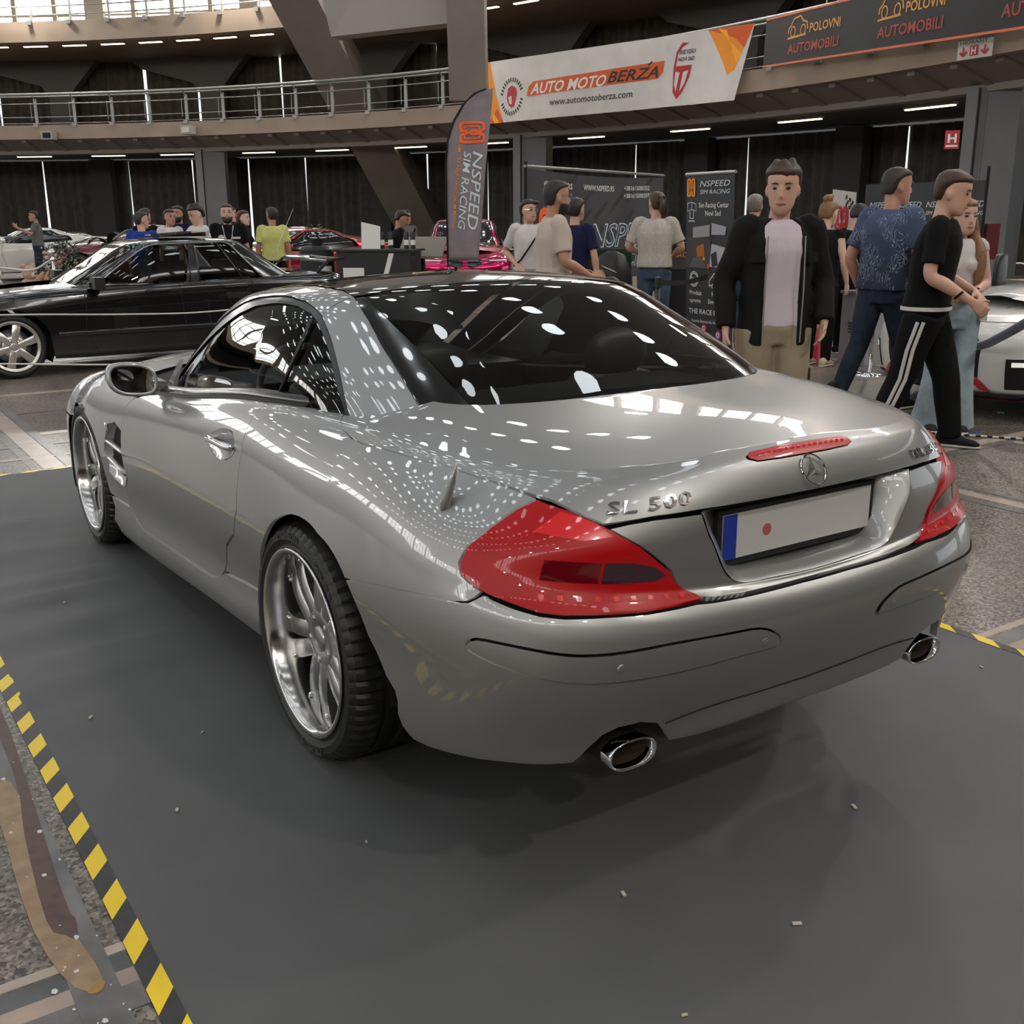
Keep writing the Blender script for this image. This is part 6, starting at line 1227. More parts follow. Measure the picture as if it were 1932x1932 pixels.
x = lv.build('foliage', lm, bs); x['kind'] = 'stuff'; x = fw.build('flowers', mat('flower_pale', (.6, .5, .25), .6), bs); x['kind'] = 'stuff'
TEDC = {'tan': mat('plush_tan', (.42, .24, .15), .95, sheen=.5), 'white': mat('plush_white', (.6, .57, .52), .95), 'green': mat('plush_green', (.22, .25, .08), .95), 'brown': mat('plush_cream', (.50, .34, .24), .95)}
for i, (x, y, z, s, c, lab) in enumerate(((2.78, 21.6, 0, 1.0, 'tan', 'big tan teddy bear sitting behind the photographer'), (2.15, 20.9, 0, .75, 'brown', 'cream teddy bear lying before the white car'), (1.9, 23.4, .0, .55, 'white', 'small white plush toy at the far left'), (2.55, 23.0, 0, .6, 'green', 'green plush toy between the bears'))):
    t = empty('teddy_bear', (x, y, z), 2.6 + i, lab, 'soft toy', 'soft toys at the far left'); m = TEDC[c]; MB().ball((0, 0, .26 * s), .24 * s, 14).build('belly', m, t, True); MB().ball((0, .03, .62 * s), .2 * s, 14).build('head', m, t, True); MB().ball((0, .2 * s, .57 * s), .08 * s, 10).build('muzzle', TEDC['white'], t, True); MB().ball((0, .28 * s, .6 * s), .03 * s, 8).build('nose', UND, t, True)
    for k in (-1, 1): MB().ball((k * .15 * s, 0, .8 * s), .07 * s, 8).build('ear', m, t, True); MB().tube([(k * .18 * s, .05, .4 * s), (k * .32 * s, .16 * s, .26 * s)], .075 * s, 8).build('arm', m, t, True); MB().tube([(k * .12 * s, .1 * s, .1 * s), (k * .22 * s, .38 * s, .1 * s)], .09 * s, 8).build('leg', m, t, True); MB().ball((k * .07 * s, .19 * s, .68 * s), .022 * s, 6).build('eye', UND, t, True)
# ------------------------------------------------------------------ people
SKIN = [mat('skin_%d' % i, c, .5, noise=.06, nscale=9) for i, c in enumerate(((.50, .27, .185), (.56, .32, .23), (.42, .21, .135), (.60, .37, .28)))]
HAIR = {k: mat('hair_' + k, c, .55, noise=.3, nscale=60, bump=.3, bscale=120) for k, c in {'black': (.012, .009, .008), 'brown': (.045, .022, .012), 'dark': (.022, .013, .009), 'light': (.20, .095, .035), 'grey': (.20, .17, .14)}.items()}
def cloth(name, col, **k): return mat('cloth_' + name, col, .85, noise=k.pop('noise', .12), nscale=k.pop('ns', 6), bump=.25, bscale=14, spec=.15, **k)
EYE = mat('eye_dark', (.02, .015, .012), .2); LIP = mat('lip', (.33, .11, .09), .5); SOLE = mat('shoe_sole', (.55, .52, .47), .6)
def ell(c, a, b, ra, rb, n=14, p=2.0):
    """ellipse ring around c with axes a (radius ra) and b (radius rb)"""
    o = []
    for i in range(n):
        t = 2 * PI * i / n; x = math.copysign(abs(math.cos(t)) ** (2 / p), math.cos(t)); y = math.copysign(abs(math.sin(t)) ** (2 / p), math.sin(t)); o.append(c + a * (ra * x) + b * (rb * y))
    return o
X, Y, Z = Vector((1, 0, 0)), Vector((0, 1, 0)), Vector((0, 0, 1))
def limb(b, pts, rads, n=12, flat=1.0):
    P = [Vector(q) for q in cr_pts([tuple(q) for q in pts], 4)]; rr = [float(q[0]) for q in cr_pts([(r,) for r in rads], 4)]
    b.tube(P, rr, n)
def finish(b, name, m, parent, vox, sm=4):
    o = b.build(name, m, parent, True); r = o.modifiers.new('join', 'REMESH'); r.mode = 'VOXEL'; r.voxel_size = vox; r.use_smooth_shade = True
    s = o.modifiers.new('soft', 'SMOOTH'); s.factor = .5; s.iterations = sm
    return o
def hand(b, w, d, pn, side, curl=.5, spread=.15, s=1.0):
    """palm and five fingers: w wrist, d direction of the hand, pn palm normal"""
    d = Vector(d).normalized(); pn = Vector(pn); pn = (pn - d * pn.dot(d)).normalized(); t = d.cross(pn) * side        # t towards the thumb
    rings = [ell(w + d * (k * s), t, pn, ra * s, rb * s, 10, 2.6) for k, ra, rb in ((-.02, .026, .021), (.01, .029, .020), (.045, .039, .017), (.075, .043, .015), (.092, .040, .012))]
    b.loft(rings)
    for k, (o, L, r) in enumerate(((.031, .070, .0092), (.0105, .080, .0096), (-.0105, .074, .0092), (-.030, .058, .0082))):
        base = w + d * (.078 * s) + t * (o * s); dd = (d + t * (spread * (1.2 - k * .8))).normalized(); pts = [base]; ang = curl * .45
        for seg in (.45, .32, .23):
            dd = (dd * math.cos(ang) + pn * math.sin(ang)).normalized(); pts.append(pts[-1] + dd * (L * s * seg)); ang = curl * .75
        b.tube(pts, [r * s * 1.05, r * s, r * s * .95, r * s * .78], 8)
    base = w + d * (.022 * s) + t * (.026 * s); dd = (d * .75 + t * .75 + pn * .25).normalized(); pts = [base]
    for seg in (.034, .030, .024): pts.append(pts[-1] + dd * (seg * s)); dd = (dd * .9 + d * .35 + pn * .15 * curl).normalized()
    b.tube(pts, [.0125 * s, .0115 * s, .010 * s, .008 * s], 8)
def person(name_label, loc, rz, H=1.75, skin=0, hair='dark', hairstyle='short', top=None, sleeve='short', bottom=None, legs='long', shoe=None, arms=None, feet=((-.11, .02), (.11, -.02)), head=(0, 0), lean=0.0, build=1.0, vox=.012, extra=None, beard=None, hips=.0, lift_foot=None, top_len=.93, jacket=None, group=None, female=False, loose=1.0):
    """arms: (left elbow, left wrist, left hand dir, left palm, curl) and the same for the right; local: +y front, +x the person's right"""
    s = H / 1.75; o = empty('person', loc, rz, name_label, 'person', group); o.scale = (s, s, s)
    sw = (.148 if female else .168) * build; hw = .095 if not female else .10
    A0 = [((-sw - .055, -.03, 1.15), (-sw - .055, .03, .905), (0, .15, -1), (1, .2, 0), .45), ((sw + .055, -.03, 1.15), (sw + .055, .03, .905), (0, .15, -1), (-1, .2, 0), .45)]
    arms = [a or A0[i] for i, a in enumerate(arms or (None, None))]
    lv = lambda z: Vector((0, lean * (z - .95), 0))
    sh = [Vector((-sw, 0, 1.418)) + lv(1.42), Vector((sw, 0, 1.418)) + lv(1.42)]
    # skin body, one surface
    b = MB(); hd = Vector((0, .025, 1.622)) + lv(1.64); hyaw, hpit = head; RH = Matrix.Rotation(hyaw, 3, 'Z') @ Matrix.Rotation(hpit, 3, 'X')
    def hp(x, y, z): return hd + RH @ Vector((x * 1.08, y * 1.08, z * 1.08))
    prof = [(-.118, .076, .030, .020), (-.108, .088, .0, .040), (-.085, .095, -.030, .056), (-.055, .096, -.062, .064), (-.02, .094, -.086, .070), (.015, .090, -.097, .0745), (.05, .092, -.100, .076), (.08, .082, -.094, .071), (.103, .060, -.075, .056), (.117, .022, -.040, .032), (.12, .0, -.02, .006)]
    b.loft([[hp(w * math.copysign(abs(math.cos(t)) ** .9, math.cos(t)), (f + k) / 2 + (f - k) / 2 * math.sin(t), z) for t in [2 * PI * i / 18 for i in range(18)]] for z, f, k, w in prof])
    b.loft([[hp(x, y, z) for x, y, z in r] for r in ([(-.010, .088, .022), (.010, .088, .022), (0, .100, .02)], [(-.013, .090, -.015), (.013, .090, -.015), (0, .116, -.012)], [(-.018, .090, -.034), (.018, .090, -.034), (0, .116, -.030)])])   # nose
    for k in (-1, 1): b.ball(hp(.077 * k, -.008, -.012), .028, 10, (.35, .7, 1.15))
    b.tube([Vector((0, -.015, 1.40)) + lv(1.4), Vector((0, -.01, 1.48)) + lv(1.48), hd + RH @ Vector((0, -.025, -.06))], [.068 if not female else .055, .056 if not female else .046, .054 if not female else .044], 14)
    for z, w, d in (): pass
    b.loft([ell(Vector((0, 0, z)) + lv(z), X, Y, w * build, d * build, 16, 2.4) for z, w, d in ((.86, .15, .10), (.98, .155, .105), (1.10, .135, .095), (1.25, .155, .11), (1.36, .16, .105), (1.43, .10, .07))])
    for i in (0, 1):
        el, wr, hdir, pn, cu = arms[i]; el = Vector(el); wr = Vector(wr)
        limb(b, [sh[i], sh[i].lerp(el, .5), el, el.lerp(wr, .35), wr], [.054 * build, .047 * build, .038 * build, .041 * build, .026], 12)
        hand(b, wr + (wr - el).normalized() * .015, hdir, pn, 1 if i else -1, cu, s=1.0)
    ft = [Vector((x, y, .085)) for x, y in feet]
    if lift_foot: ft[lift_foot[0]].z += lift_foot[1]
    hip = [Vector((-hw, hips, .90)), Vector((hw, hips, .90))]; kn = []
    for i in (0, 1):
        a = ft[i]; m = hip[i].lerp(a, .52) + Vector((0, .035 + .10 * abs(a.z - .085) * 3, 0)); kn.append(m); limb(b, [hip[i], m, m.lerp(a, .3), a], [.085, .058, .058, .042], 12)
    finish(b, 'body', SKIN[skin], o, vox if vox < .012 else .013, 3)
    # face
    for k in (-1, 1): MB().ball(hp(.031 * k, .083, .012), .0115, 8, (1.25, .6, .7)).build('eye', EYE, o, True); MB().tube([hp(.016 * k, .092, .033), hp(.034 * k, .090, .037), hp(.050 * k, .080, .032)], [.003, .0045, .002], 6).build('eyebrow', HAIR[hair], o, True)
    MB().tube([hp(-.024, .090, -.062), hp(0, .101, -.060), hp(.024, .090, -.062)], [.003, .007, .003], 8).build('lips', LIP, o, True)
    # hair
    if hairstyle != 'bald':
        h = MB()
        def hring(z, f, k, w): return [hp(w * math.cos(t), (f + k) / 2 + (f - k) / 2 * math.sin(t), z) for t in [2 * PI * i / 18 for i in range(18)]]
        th = .006 if hairstyle in ('crop',) else .014
        h.loft([hring(-.055, -.035, -.088 - th * .6, .060), hring(-.02, -.015, -.094 - th, .074 + th * .4), hring(.02, .0, -.102 - th, .078 + th * .6), hring(.05, .030, -.104 - th, .080 + th * .7), hring(.078, .090, -.100 - th, .074 + th), hring(.095, .088 + th * .4, -.088 - th, .067 + th), hring(.115, .060, -.062 - th, .048 + th), hring(.125 + th * .5, .0, -.02, .012)])
        if hairstyle in ('curly', 'mop'):
            for i in range(34): a = R.random() * 6.28; q = R.random(); h.ball(hp(.074 * math.cos(a) * (1 - .5 * q), -.012 + .088 * math.sin(a) * (1 - .5 * q), .075 + .055 * q), .022, 8)
        if hairstyle == 'bun': h.ball(hp(0, -.075, .135), .058, 12, (1, .9, .85)); h.ball(hp(.02, -.05, .165), .03, 10)
        if hairstyle == 'ponytail': h.ball(hp(0, -.125, .055), .035, 10); limb(h, [hp(0, -.13, .05), hp(0, -.155, .0), hp(0, -.145, -.07), hp(0, -.13, -.12)], [.028, .034, .030, .008], 10)
        if hairstyle == 'long':
            for k in (-1, 1):
                limb(h, [hp(.055 * k, -.02, .08), hp(.085 * k, -.02, -.02), hp(.10 * k, .0, -.13), Vector((.125 * k, .09, 1.36)), Vector((.12 * k, .12, 1.20)), Vector((.10 * k, .13, 1.02 if k > 0 else 1.10))], [.03, .034, .040, .046, .040, .010], 10)
            limb(h, [hp(0, -.07, .06), hp(0, -.10, -.05), Vector((0, -.10, 1.40)), Vector((0, -.13, 1.2)), Vector((0, -.12, 1.08))], [.06, .07, .09, .08, .02], 12)
        if hairstyle == 'side': h.ball(hp(-.02, .075, .09), .045, 10, (1.5, .8, .6))
        if hairstyle == 'bob': h.loft([hring(-.10, -.02, -.12, .085), hring(-.02, -.0, -.125, .095), hring(.05, .03, -.12, .095)])
        finish(h, 'hair', HAIR[hair], o, .009 if vox < .012 else .012, 2)
    if beard:
        h = MB(); h.loft([[hp(w * math.cos(t), f * math.sin(t), z) for t in [PI * i / 10 for i in range(11)]] + [hp(-w * .8, .0, z), hp(w * .8, 0, z)] for z, f, w in ((-.128, .080, .035), (-.105, .103, .060), (-.07, .104, .071), (-.04, .094, .077))]); finish(h, 'beard', HAIR[beard], o, .010, 1)
    # trousers
    t = MB(); k = loose
    t.loft([ell(Vector((0, hips * (1.0 - zz), z)) + lv(z) * .3, X, Y, w, d, 16, 2.5) for z, w, d, zz in ((.80, .165, .118, 0), (.88, .180, .132, 0), (.96, .172, .125, .2), (1.03, .158, .115, .5))])
    for i in (0, 1):
        a = ft[i]; e = a + Vector((0, 0, -.02)); m = kn[i]
        if legs == 'shorts': limb(t, [hip[i] + Vector((0, 0, -.02)), hip[i].lerp(m, .5), m + Vector((0, 0, .01))], [.105 * k, .10 * k, .098 * k], 14)
        elif legs == 'wide': limb(t, [hip[i] + Vector((0, 0, -.02)), hip[i].lerp(m, .55), m, m.lerp(e, .55), e + Vector((0, -.02, -.03))], [.108, .088, .080, .100, .135], 14)
        else: limb(t, [hip[i] + Vector((0, 0, -.02)), hip[i].lerp(m, .55), m, m.lerp(e, .35), e], [.108 * k, .094 * k, .076 * k, .072 * k, .060 * k], 14)
    tr = finish(t, 'trousers' if legs != 'shorts' else 'shorts', bottom, o, .013 if vox >= .012 else .010, 3)
    # shoes
    for i in (0, 1):
        c = Vector((ft[i].x, ft[i].y, ft[i].z - .085)); tilt = Matrix.Rotation(-1.0 if lift_foot and lift_foot[0] == i else 0, 3, 'X')
        def sr(y, w, h0, h1): return [c + Vector((0, 0, .085)) + tilt @ (Vector((w * math.cos(q), y, (h0 + h1) / 2 + (h1 - h0) / 2 * math.sin(q))) - Vector((0, 0, .085))) for q in [2 * PI * j / 12 for j in range(12)]]
        so_ = MB().loft([sr(-.095, .02, .012, .05), sr(-.085, .036, .008, .10), sr(-.03, .042, .008, .105), sr(.04, .046, .008, .085), sr(.11, .050, .008, .062), sr(.16, .044, .008, .048), sr(.185, .02, .012, .032)]).build('shoe', shoe or cloth('shoe_black', (.015, .015, .016)), o, True)
        MB().loft([sr(-.098, .022, .0, .020), sr(-.085, .040, .0, .024), sr(.04, .050, .0, .024), sr(.11, .054, .0, .024), sr(.165, .046, .0, .022), sr(.19, .02, .0, .02)]).build('sole', SOLE, so_, True)
    # upper garment
    u = MB(); g = build * (1.06 if not jacket else 1.0) * (1.0 if not female else .92)
    hem = top_len
    u.loft([ell(Vector((0, .0, z)) + lv(z), X, Y, w * g, d * g, 18, 2.5) for z, w, d in ((hem, .176, .132), (hem + .06, .174, .130), (1.08, .164, .122), (1.20, .170, .127), (1.30, .175, .130), (1.37, .168, .116), (1.43, .125, .092), (1.465, .074, .070))])
    if female: u.ball(Vector((-.07, .085, 1.27)) + lv(1.27), .07, 10); u.ball(Vector((.07, .085, 1.27)) + lv(1.27), .07, 10)
    for i in (0, 1):
        el = Vector(arms[i][0]); wr = Vector(arms[i][1]); s0 = sh[i]
        inn = Vector((s0.x * .55, s0.y, 1.40))
        if jacket: limb(u, [inn, s0, s0.lerp(el, .15)], [.05, .05, .045], 12)
        elif sleeve == 'short': limb(u, [inn, s0 + Vector((0, 0, .005)), s0.lerp(el, .45), s0.lerp(el, .78)], [.058 * build, .064 * build, .062 * build, .068 * build], 12)
        elif sleeve == 'long': limb(u, [inn, s0, s0.lerp(el, .5), el, el.lerp(wr, .5), el.lerp(wr, .97)], [.07, .078 * build, .070, .062, .056, .045], 12)
        elif sleeve == 'cap': limb(u, [inn, s0, s0.lerp(el, .18)], [.056, .056, .058], 12)
    tp = finish(u, 'shirt', top, o, .013 if vox >= .012 else .010, 3)
    if jacket:
        j = MB()
        for k2 in (-1, 1):
            rings = []
            for z, w, d in ((.80, .205, .160), (.95, .200, .155), (1.10, .192, .150), (1.25, .196, .152), (1.36, .186, .138), (1.435, .138, .108), (1.475, .090, .088)):
                ring = []
                op = .105 if z < 1.44 else .06                 # open front
                for q in range(13):
                    a = PI / 2 - math.asin(min(.95, op / w)) * 1.0 - (PI - math.asin(min(.95, op / w))) * q / 12
                    ring.append(Vector((k2 * w * math.cos(a), d * math.sin(a), z)))
                inner = [q_ - Vector((q_.x, q_.y, 0)).normalized() * .024 for q_ in ring[::-1]]
                rings.append(ring + inner)
            j.loft(rings)
        for i in (0, 1):
            el = Vector(arms[i][0]); wr = Vector(arms[i][1]); s0 = sh[i]; limb(j, [Vector((s0.x * .7, 0, 1.40)), s0 + Vector((.012 * (1 if i else -1), 0, .005)), s0.lerp(el, .5), el, el.lerp(wr, .5), el.lerp(wr, 1.02)], [.064, .074, .072, .066, .062, .056], 12)
        finish(j, 'jacket', jacket, o, .010, 3)
    if extra: extra(o, hp, hd)
    return o
def glasses(o, hp, hd):
    g = MB()
    for k in (-1, 1): g.tube([hp(.032 * k + .023 * math.cos(t), .098, .010 + .018 * math.sin(t)) for t in [2 * PI * i / 14 for i in range(15)]], .0022, 5); g.tube([hp(.055 * k, .096, .016), hp(.078 * k, .02, .014), hp(.078 * k, -.02, .0)], .002, 5)
    g.tube([hp(-.010, .100, .014), hp(.010, .100, .014)], .002, 5); g.build('glasses', CHR, o)
def phone_at(p, m=None, sz=(.075, .008, .15), rot=(0, 0, 0)):
    def f(o, hp, hd):
        x = MB().box((0, 0, 0), sz).build('phone', mat('phone_black', (.012, .012, .013), .2, coat=.5), o); x.location = p; x.rotation_euler = rot
    return f
BLK_T = cloth('black', (.006, .006, .0065)); NAVY = cloth('navy', (.012, .014, .045)); WHT = cloth('white', (.58, .55, .53)); GREYT = cloth('grey', (.12, .115, .115)); BEI = cloth('beige', (.50, .415, .355), noise=.06); HEA = cloth('heather', (.46, .42, .375), noise=.10, ns=40); BLUE = cloth('blue', (.018, .05, .26)); YEL = cloth('yellow', (.56, .55, .19)); DJ = cloth('dark_jeans', (.020, .026, .042), noise=.4, ns=9); LJ = cloth('pale_jeans', (.30, .37, .40), noise=.25, ns=7); KHA = cloth('khaki', (.31, .25, .17)); OLI = cloth('olive', (.05, .075, .03)); LIL = cloth('lilac_white', (.56, .48, .53), noise=.05); DENIM = cloth('denim', (.05, .075, .12), noise=.35, ns=8); PALE = cloth('pale_grey', (.38, .36, .34))
def leaf_shirt():
    m = bpy.data.materials.new('cloth_leaf_print'); m.use_nodes = True; nt = m.node_tree; b = nt.nodes['Principled BSDF']; N = nt.nodes.new; L = nt.links.new
    tc = N('ShaderNodeTexCoord'); w = N('ShaderNodeTexNoise'); w.inputs['Scale'].default_value = 9; w.inputs['Detail'].default_value = 4; L(tc.outputs['Object'], w.inputs['Vector'])
    wv = N('ShaderNodeTexWave'); wv.inputs['Scale'].default_value = 16; wv.inputs['Distortion'].default_value = 14; wv.inputs['Detail'].default_value = 2; wv.inputs['Detail Scale'].default_value = 1.4; L(tc.outputs['Object'], wv.inputs['Vector'])
    r1 = N('ShaderNodeValToRGB'); L(wv.outputs['Fac'], r1.inputs['Fac']); r1.color_ramp.elements[0].position = .90; r1.color_ramp.elements[0].color = (0, 0, 0, 1); r1.color_ramp.elements[1].position = .97
    r2 = N('ShaderNodeValToRGB'); L(w.outputs['Fac'], r2.inputs['Fac']); r2.color_ramp.elements[0].position = .46; r2.color_ramp.elements[0].color = (0, 0, 0, 1); r2.color_ramp.elements[1].position = .56
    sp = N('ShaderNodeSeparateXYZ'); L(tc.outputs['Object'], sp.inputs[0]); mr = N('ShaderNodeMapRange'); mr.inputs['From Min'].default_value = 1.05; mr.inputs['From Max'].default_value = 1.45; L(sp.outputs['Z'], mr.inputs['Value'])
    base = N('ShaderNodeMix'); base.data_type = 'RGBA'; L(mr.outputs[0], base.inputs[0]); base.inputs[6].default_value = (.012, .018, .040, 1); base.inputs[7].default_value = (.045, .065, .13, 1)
    mu = N('ShaderNodeMath'); mu.operation = 'MULTIPLY'; L(r1.outputs['Color'], mu.inputs[0]); L(r2.outputs['Color'], mu.inputs[1])
    mx = N('ShaderNodeMix'); mx.data_type = 'RGBA'; L(mu.outputs[0], mx.inputs[0]); L(base.outputs[2], mx.inputs[6]); mx.inputs[7].default_value = (.26, .32, .42, 1); L(mx.outputs[2], b.inputs['Base Color']); b.inputs['Roughness'].default_value = .8
    return m
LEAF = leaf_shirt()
# --- the near group at the right
def jk(o, hp, hd):
    for k in (-1, 1): MB().box((k * .150, .130, 1.27), (.075, .02, .05), -k * .55).build('chest_flap', cloth('black_denim', (.012, .011, .011)), o); MB().tube([(k * .103, .160, .82), (k * .105, .165, 1.1), (k * .10, .155, 1.38)], .004, 6).build('zip', STEEL, o)
    MB().box((.215, .02, .60), (.02, .10, .14)).build('cargo_pocket', KHA, o); MB().box((-.215, .02, .60), (.02, .10, .14)).build('cargo_pocket', KHA, o)
JKT = cloth('black_denim', (.012, .011, .011), noise=.2)
person('tall man in open black jacket, pale lilac t-shirt and khaki cargo trousers', (2.68, 1.57, 0), 2.60, 1.79, 1, 'brown', 'curly', LIL, 'short', KHA, 'long', cloth('sneaker_white', (.5, .5, .48)), (((-.27, -.03, 1.14), (-.25, .10, .93), (.3, .5, -.9), (1, .1, 0), .5), ((.275, -.04, 1.14), (.28, .05, .90), (0, .12, -1), (-1, .2, 0), .4)), head=(-.35, -.12), vox=.009, jacket=JKT, extra=jk, loose=1.12, top_len=.90)
def trk(o, hp, hd):
    for dz in (0, .035):
        MB().tube([(.215, -.02 + dz, .84), (.207, -.07 + dz, .66), (.188, -.10 + dz, .47), (.186, -.17 + dz, .28), (.174, -.255 + dz, .09)], .012, 6).build('white_stripe', WHT, o)
    MB().loft([ell(Vector((0, 0, z)), X, Y, .205, .155, 22, 2.5) for z in (.905, .93)], False).build('shirt_hem_stripe', WHT, o, True)
    MB().loft([ell(Vector((.26, .20, 1.02)) + Vector((-.01, .035, -.035)) * (k * .3), X, Vector((0, .7, .7)), .034, .034, 14) for k in (0, 1)], False).build('wrist_band', BLK_T, o)
person('man in black t-shirt and black track trousers with two white stripes', (4.25, 1.70, 0), -2.62, 1.78, 1, 'brown', 'short', BLK_T, 'short', BLK_T, 'long', cloth('shoe_black', (.015, .015, .016)), (((-.25, .02, 1.13), (-.14, .26, 1.02), (.7, .6, -.5), (.2, -.2, -1), .7), ((.255, .03, 1.13), (.20, .27, .98), (-.3, .7, -.6), (-.9, -.2, -.2), .8)), feet=((-.10, .22), (.10, -.26)), head=(-.1, -.25), vox=.009, extra=trk, lean=.10, loose=1.18, top_len=.88, build=1.06)
def girl(o, hp, hd):
    x = MB().box((0, 0, 0), (.075, .15, .009)).build('phone', mat('phone_black', (.012, .012, .013), .2, coat=.5), o); x.location = (0.02, .40, 1.09); x.rotation_euler = (.5, 0, .3)
    MB().loft([ell(Vector((0, 0, z)), X, Y, .168, .124, 18, 2.5) for z in (1.0, 1.035)], False).build('belt', cloth('tan_belt', (.36, .24, .12)), o, True)
    MB().box((-.19, .05, .93), (.05, .15, .13)).build('white_bag', WHT, o)
    MB().ball((.105, .095, .47), .035, 8, (1, .4, .8)).build('torn_knee', SKIN[3], o, True)
person('young woman with long light hair, white top and ripped pale jeans holding a phone', (4.92, 1.95, 0), 2.45, 1.62, 3, 'light', 'long', WHT, 'cap', LJ, 'wide', cloth('sneaker_black', (.03, .03, .032)), (((-.21, .02, 1.14), (-.06, .24, 1.07), (.4, .8, .15), (0, -.1, 1), .7), ((.215, .02, 1.14), (.09, .25, 1.07), (-.4, .8, .15), (0, -.1, 1), .7)), head=(.25, -.08), vox=.009, female=True, extra=girl, top_len=1.03)
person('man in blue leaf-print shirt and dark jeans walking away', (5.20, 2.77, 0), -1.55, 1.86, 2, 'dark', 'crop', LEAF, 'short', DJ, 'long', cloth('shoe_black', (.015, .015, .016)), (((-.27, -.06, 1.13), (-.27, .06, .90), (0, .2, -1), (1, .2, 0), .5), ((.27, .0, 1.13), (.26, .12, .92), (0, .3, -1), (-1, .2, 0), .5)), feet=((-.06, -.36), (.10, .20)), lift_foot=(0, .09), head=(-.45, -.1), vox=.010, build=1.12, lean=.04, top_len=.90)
person('woman in sleeveless black outfit with hair in a bun, back turned', (6.88, 4.82, 0), -1.25, 1.64, 3, 'light', 'bun', BLK_T, 'cap', BLK_T, 'long', cloth('sneaker_cream', (.46, .36, .26)), (None, ((.22, .02, 1.14), (.24, .10, .91), (0, .2, -1), (-1, .2, 0), .4)), head=(-.2, -.25), vox=.011, female=True, lean=.08, loose=.9)
person('man in black t-shirt bending forward behind the woman with the bun', (7.75, 5.23, 0), -1.41, 1.62, 1, 'black', 'short', BLK_T, 'short', BLK_T, head=(0, -.5), lean=.25, arms=(((-.24, .20, 1.15), (-.15, .40, 1.05), (.2, 1, 0), (0, 0, -1), .5), ((.24, .20, 1.15), (.15, .40, 1.05), (-.2, 1, 0), (0, 0, -1), .5)), feet=((-.12, .15), (.12, -.1)))
# --- around the stand
def cross(o, hp, hd): MB().tube([(-.14, .12, 1.42), (-.02, .155, 1.25), (.12, .14, 1.05), (.19, .05, .98)], .010, 6).build('shoulder_strap', BLK_T, o); glasses(o, hp, hd)
person('young man in white t-shirt with glasses and a thin cross-body strap', (5.43, 8.0, 0), 2.70, 1.70, 1, 'dark', 'side', WHT, 'short', PALE, arms=(None, ((.27, -.12, 1.15), (.17, .10, 1.0), (-.5, .5, -.5), (0, 1, 0), .5)), head=(.45, 0), vox=.011, extra=cross)
person('man in beige t-shirt and olive shorts with beard and glasses', (3.50, 4.83, 0), -1.95, 1.80, 2, 'black', 'crop', BEI, 'short', OLI, 'shorts', cloth('sneaker_white', (.5, .5, .48)), (((-.24, .03, 1.14), (-.16, .24, 1.02), (.4, .7, .1), (.5, 0, -.6), .6), ((.255, .03, 1.13), (.20, .26, 1.0), (-.2, .9, .25), (-.8, 0, -.4), .6)), head=(.1, 0), vox=.010, beard='black', build=1.06, extra=lambda o, hp, hd: (glasses(o, hp, hd), phone_at((.12, .44, 1.05), rot=(1.2, .3, .2))(o, hp, hd)), loose=1.1)
person('young man in dark navy t-shirt seen from behind', (5.27, 6.88, 0), -1.17, 1.70, 1, 'black', 'short', NAVY, 'short', DENIM, 'long', cloth('sneaker_white', (.5, .5, .48)), (None, ((.25, .0, 1.14), (.26, .06, .90), (0, .15, -1), (-1, .2, 0), .4)), vox=.011)
def clip(o, hp, hd): MB().box(hp(0, -.135, .06), (.07, .03, .025)).build('hair_clip', BLK_T, o)
person('man with brown ponytail in heather white t-shirt and jeans seen from behind', (6.47, 6.94, 0), -.80, 1.77, 1, 'brown', 'ponytail', HEA, 'short', DENIM, 'long', None, (((-.30, .04, 1.15), (-.18, .22, 1.08), (.7, .6, 0), (0, 0, -1), .5), ((.30, .02, 1.15), (.20, .20, 1.05), (-.7, .6, 0), (0, 0, -1), .5)), head=(.5, -.05), vox=.011, build=1.1, extra=clip)
person('grey-haired person half hidden behind the roll-up banner', (7.29, 6.20, 0), -.97, 1.74, 1, 'grey', 'crop', GREYT, 'short', DENIM, vox=.014)
# --- the far group
def lanyard(o, hp, hd):
    MB().tube([(-.075, .10, 1.45), (-.05, .150, 1.3), (0, .165, 1.12)], .007, 6).build('lanyard', WHT, o); MB().tube([(.075, .10, 1.45), (.05, .150, 1.3), (0, .165, 1.12)], .007, 6).build('lanyard', WHT, o)
    MB().lathe([(0, .004), (.045, .004), (.045, 0)], 16, frame((.10, .150, 1.28), (1, 0, 0), (0, 1, 0))).build('round_badge', WHT, o); MB().box((-.11, .150, 1.28), (.11, .01, .03)).build('name_tag', WHT, o)
V_ = .015
person('security man with beard in black polo shirt and white lanyard', (3.34, 12.40, 0), 2.80, 1.70, 1, 'brown', 'crop', BLK_T, 'short', BLK_T, beard='dark', build=1.12, vox=V_, extra=lanyard)
person('man in yellow-green t-shirt standing with his back turned', (4.28, 13.12, 0), -.46, 1.66, 2, 'dark', 'crop', YEL, 'short', BLK_T, vox=V_, head=(.5, 0), build=1.05)
person('bald man with beard in navy t-shirt beside the yellow t-shirt', (3.72, 13.45, 0), -1.23, 1.62, 1, 'dark', 'bald', NAVY, 'short', DJ, vox=V_, beard='dark', head=(-.3, 0), arms=(None, ((.24, .05, 1.14), (.2, .28, 1.0), (0, 1, -.2), (-1, 0, 0), .5)))
person('brown-haired woman partly hidden by the security man', (4.22, 14.21, 0), -2.44, 1.62, 3, 'brown', 'bob', BLK_T, 'short', BLK_T, vox=V_, female=True)
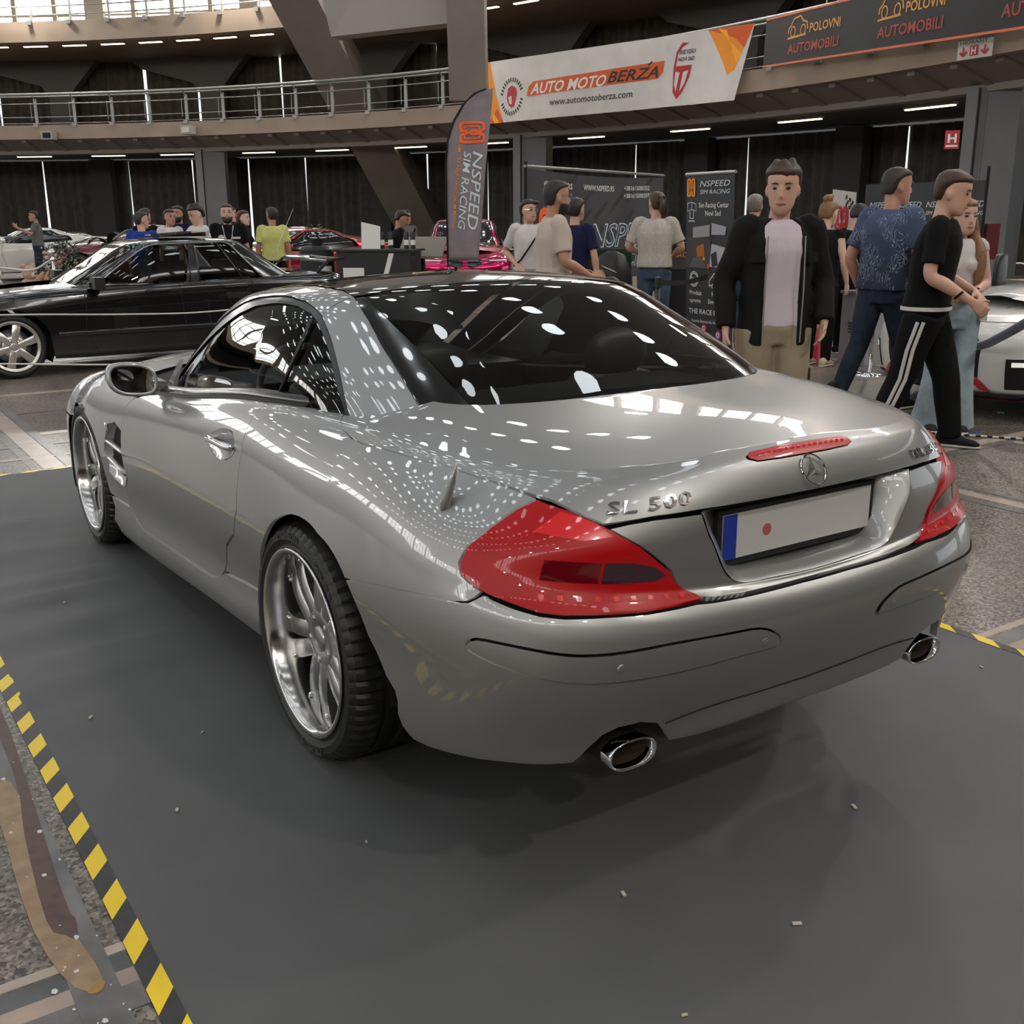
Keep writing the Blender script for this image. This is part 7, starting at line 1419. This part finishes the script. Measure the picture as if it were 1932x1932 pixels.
person('curly-haired young man in white t-shirt aiming a small camera', (2.66, 11.57, 0), 1.75, 1.68, 3, 'dark', 'curly', WHT, 'short', DJ, vox=.012, head=(0, -.35), arms=(((-.17, .20, 1.20), (-.04, .42, 1.24), (.2, .9, .3), (1, 0, 0), .7), ((.17, .20, 1.20), (.05, .42, 1.24), (-.2, .9, .3), (-1, 0, 0), .7)), extra=lambda o, hp, hd: MB().box((0, .52, 1.29), (.13, .06, .08)).build('camera', mat('camera_body', (.05, .035, .03), .4), o))
person('man in navy t-shirt with dark beard in the left group', (3.60, 15.47, 0), 2.32, 1.70, 2, 'black', 'short', NAVY, 'short', DJ, vox=V_, beard='black')
person('man in white polo shirt in the left group', (3.17, 14.56, 0), -2.90, 1.64, 2, 'black', 'crop', WHT, 'short', DJ, vox=V_)
person('man in bright blue t-shirt seen from behind', (2.30, 12.95, 0), -.53, 1.60, 1, 'dark', 'crop', BLUE, 'short', DJ, vox=V_, head=(-.9, 0))
person('man in black t-shirt at the left end of the group', (3.09, 15.62, 0), -.79, 1.66, 1, 'black', 'short', BLK_T, 'short', DJ, vox=V_)
person('man in brown t-shirt behind the camera boy', (4.35, 15.1, 0), -3.1, 1.68, 2, 'dark', 'crop', cloth('brown', (.035, .022, .016)), 'short', DJ, vox=V_)
person('man in grey t-shirt raising a phone at the far left', (3.12, 24.84, 0), 1.39, 1.68, 2, 'black', 'crop', GREYT, 'short', DJ, vox=.018, arms=(((-.24, .12, 1.22), (-.16, .42, 1.36), (0, .6, .8), (1, 0, 0), .6), None), extra=phone_at((-.15, .52, 1.47)), shoe=cloth('shoe_red', (.4, .02, .02)))
person('man in black t-shirt leaning over the counter', (5.93, 12.30, 0), -1.9, 1.60, 2, 'dark', 'short', BLK_T, 'short', BLK_T, vox=V_, head=(0, -.5), lean=.12, arms=(((-.24, .10, 1.15), (-.18, .32, 1.05), (0, 1, -.1), (1, 0, 0), .5), ((.24, .10, 1.15), (.18, .32, 1.05), (0, 1, -.1), (-1, 0, 0), .5)))
person('man with shoulder strap behind the counter', (7.04, 14.04, 0), -3.1, 1.62, 2, 'black', 'short', GREYT, 'short', DJ, vox=V_, extra=lambda o, hp, hd: MB().tube([(-.14, .12, 1.42), (-.02, .155, 1.25), (.12, .14, 1.05)], .014, 6).build('shoulder_strap', BLK_T, o))
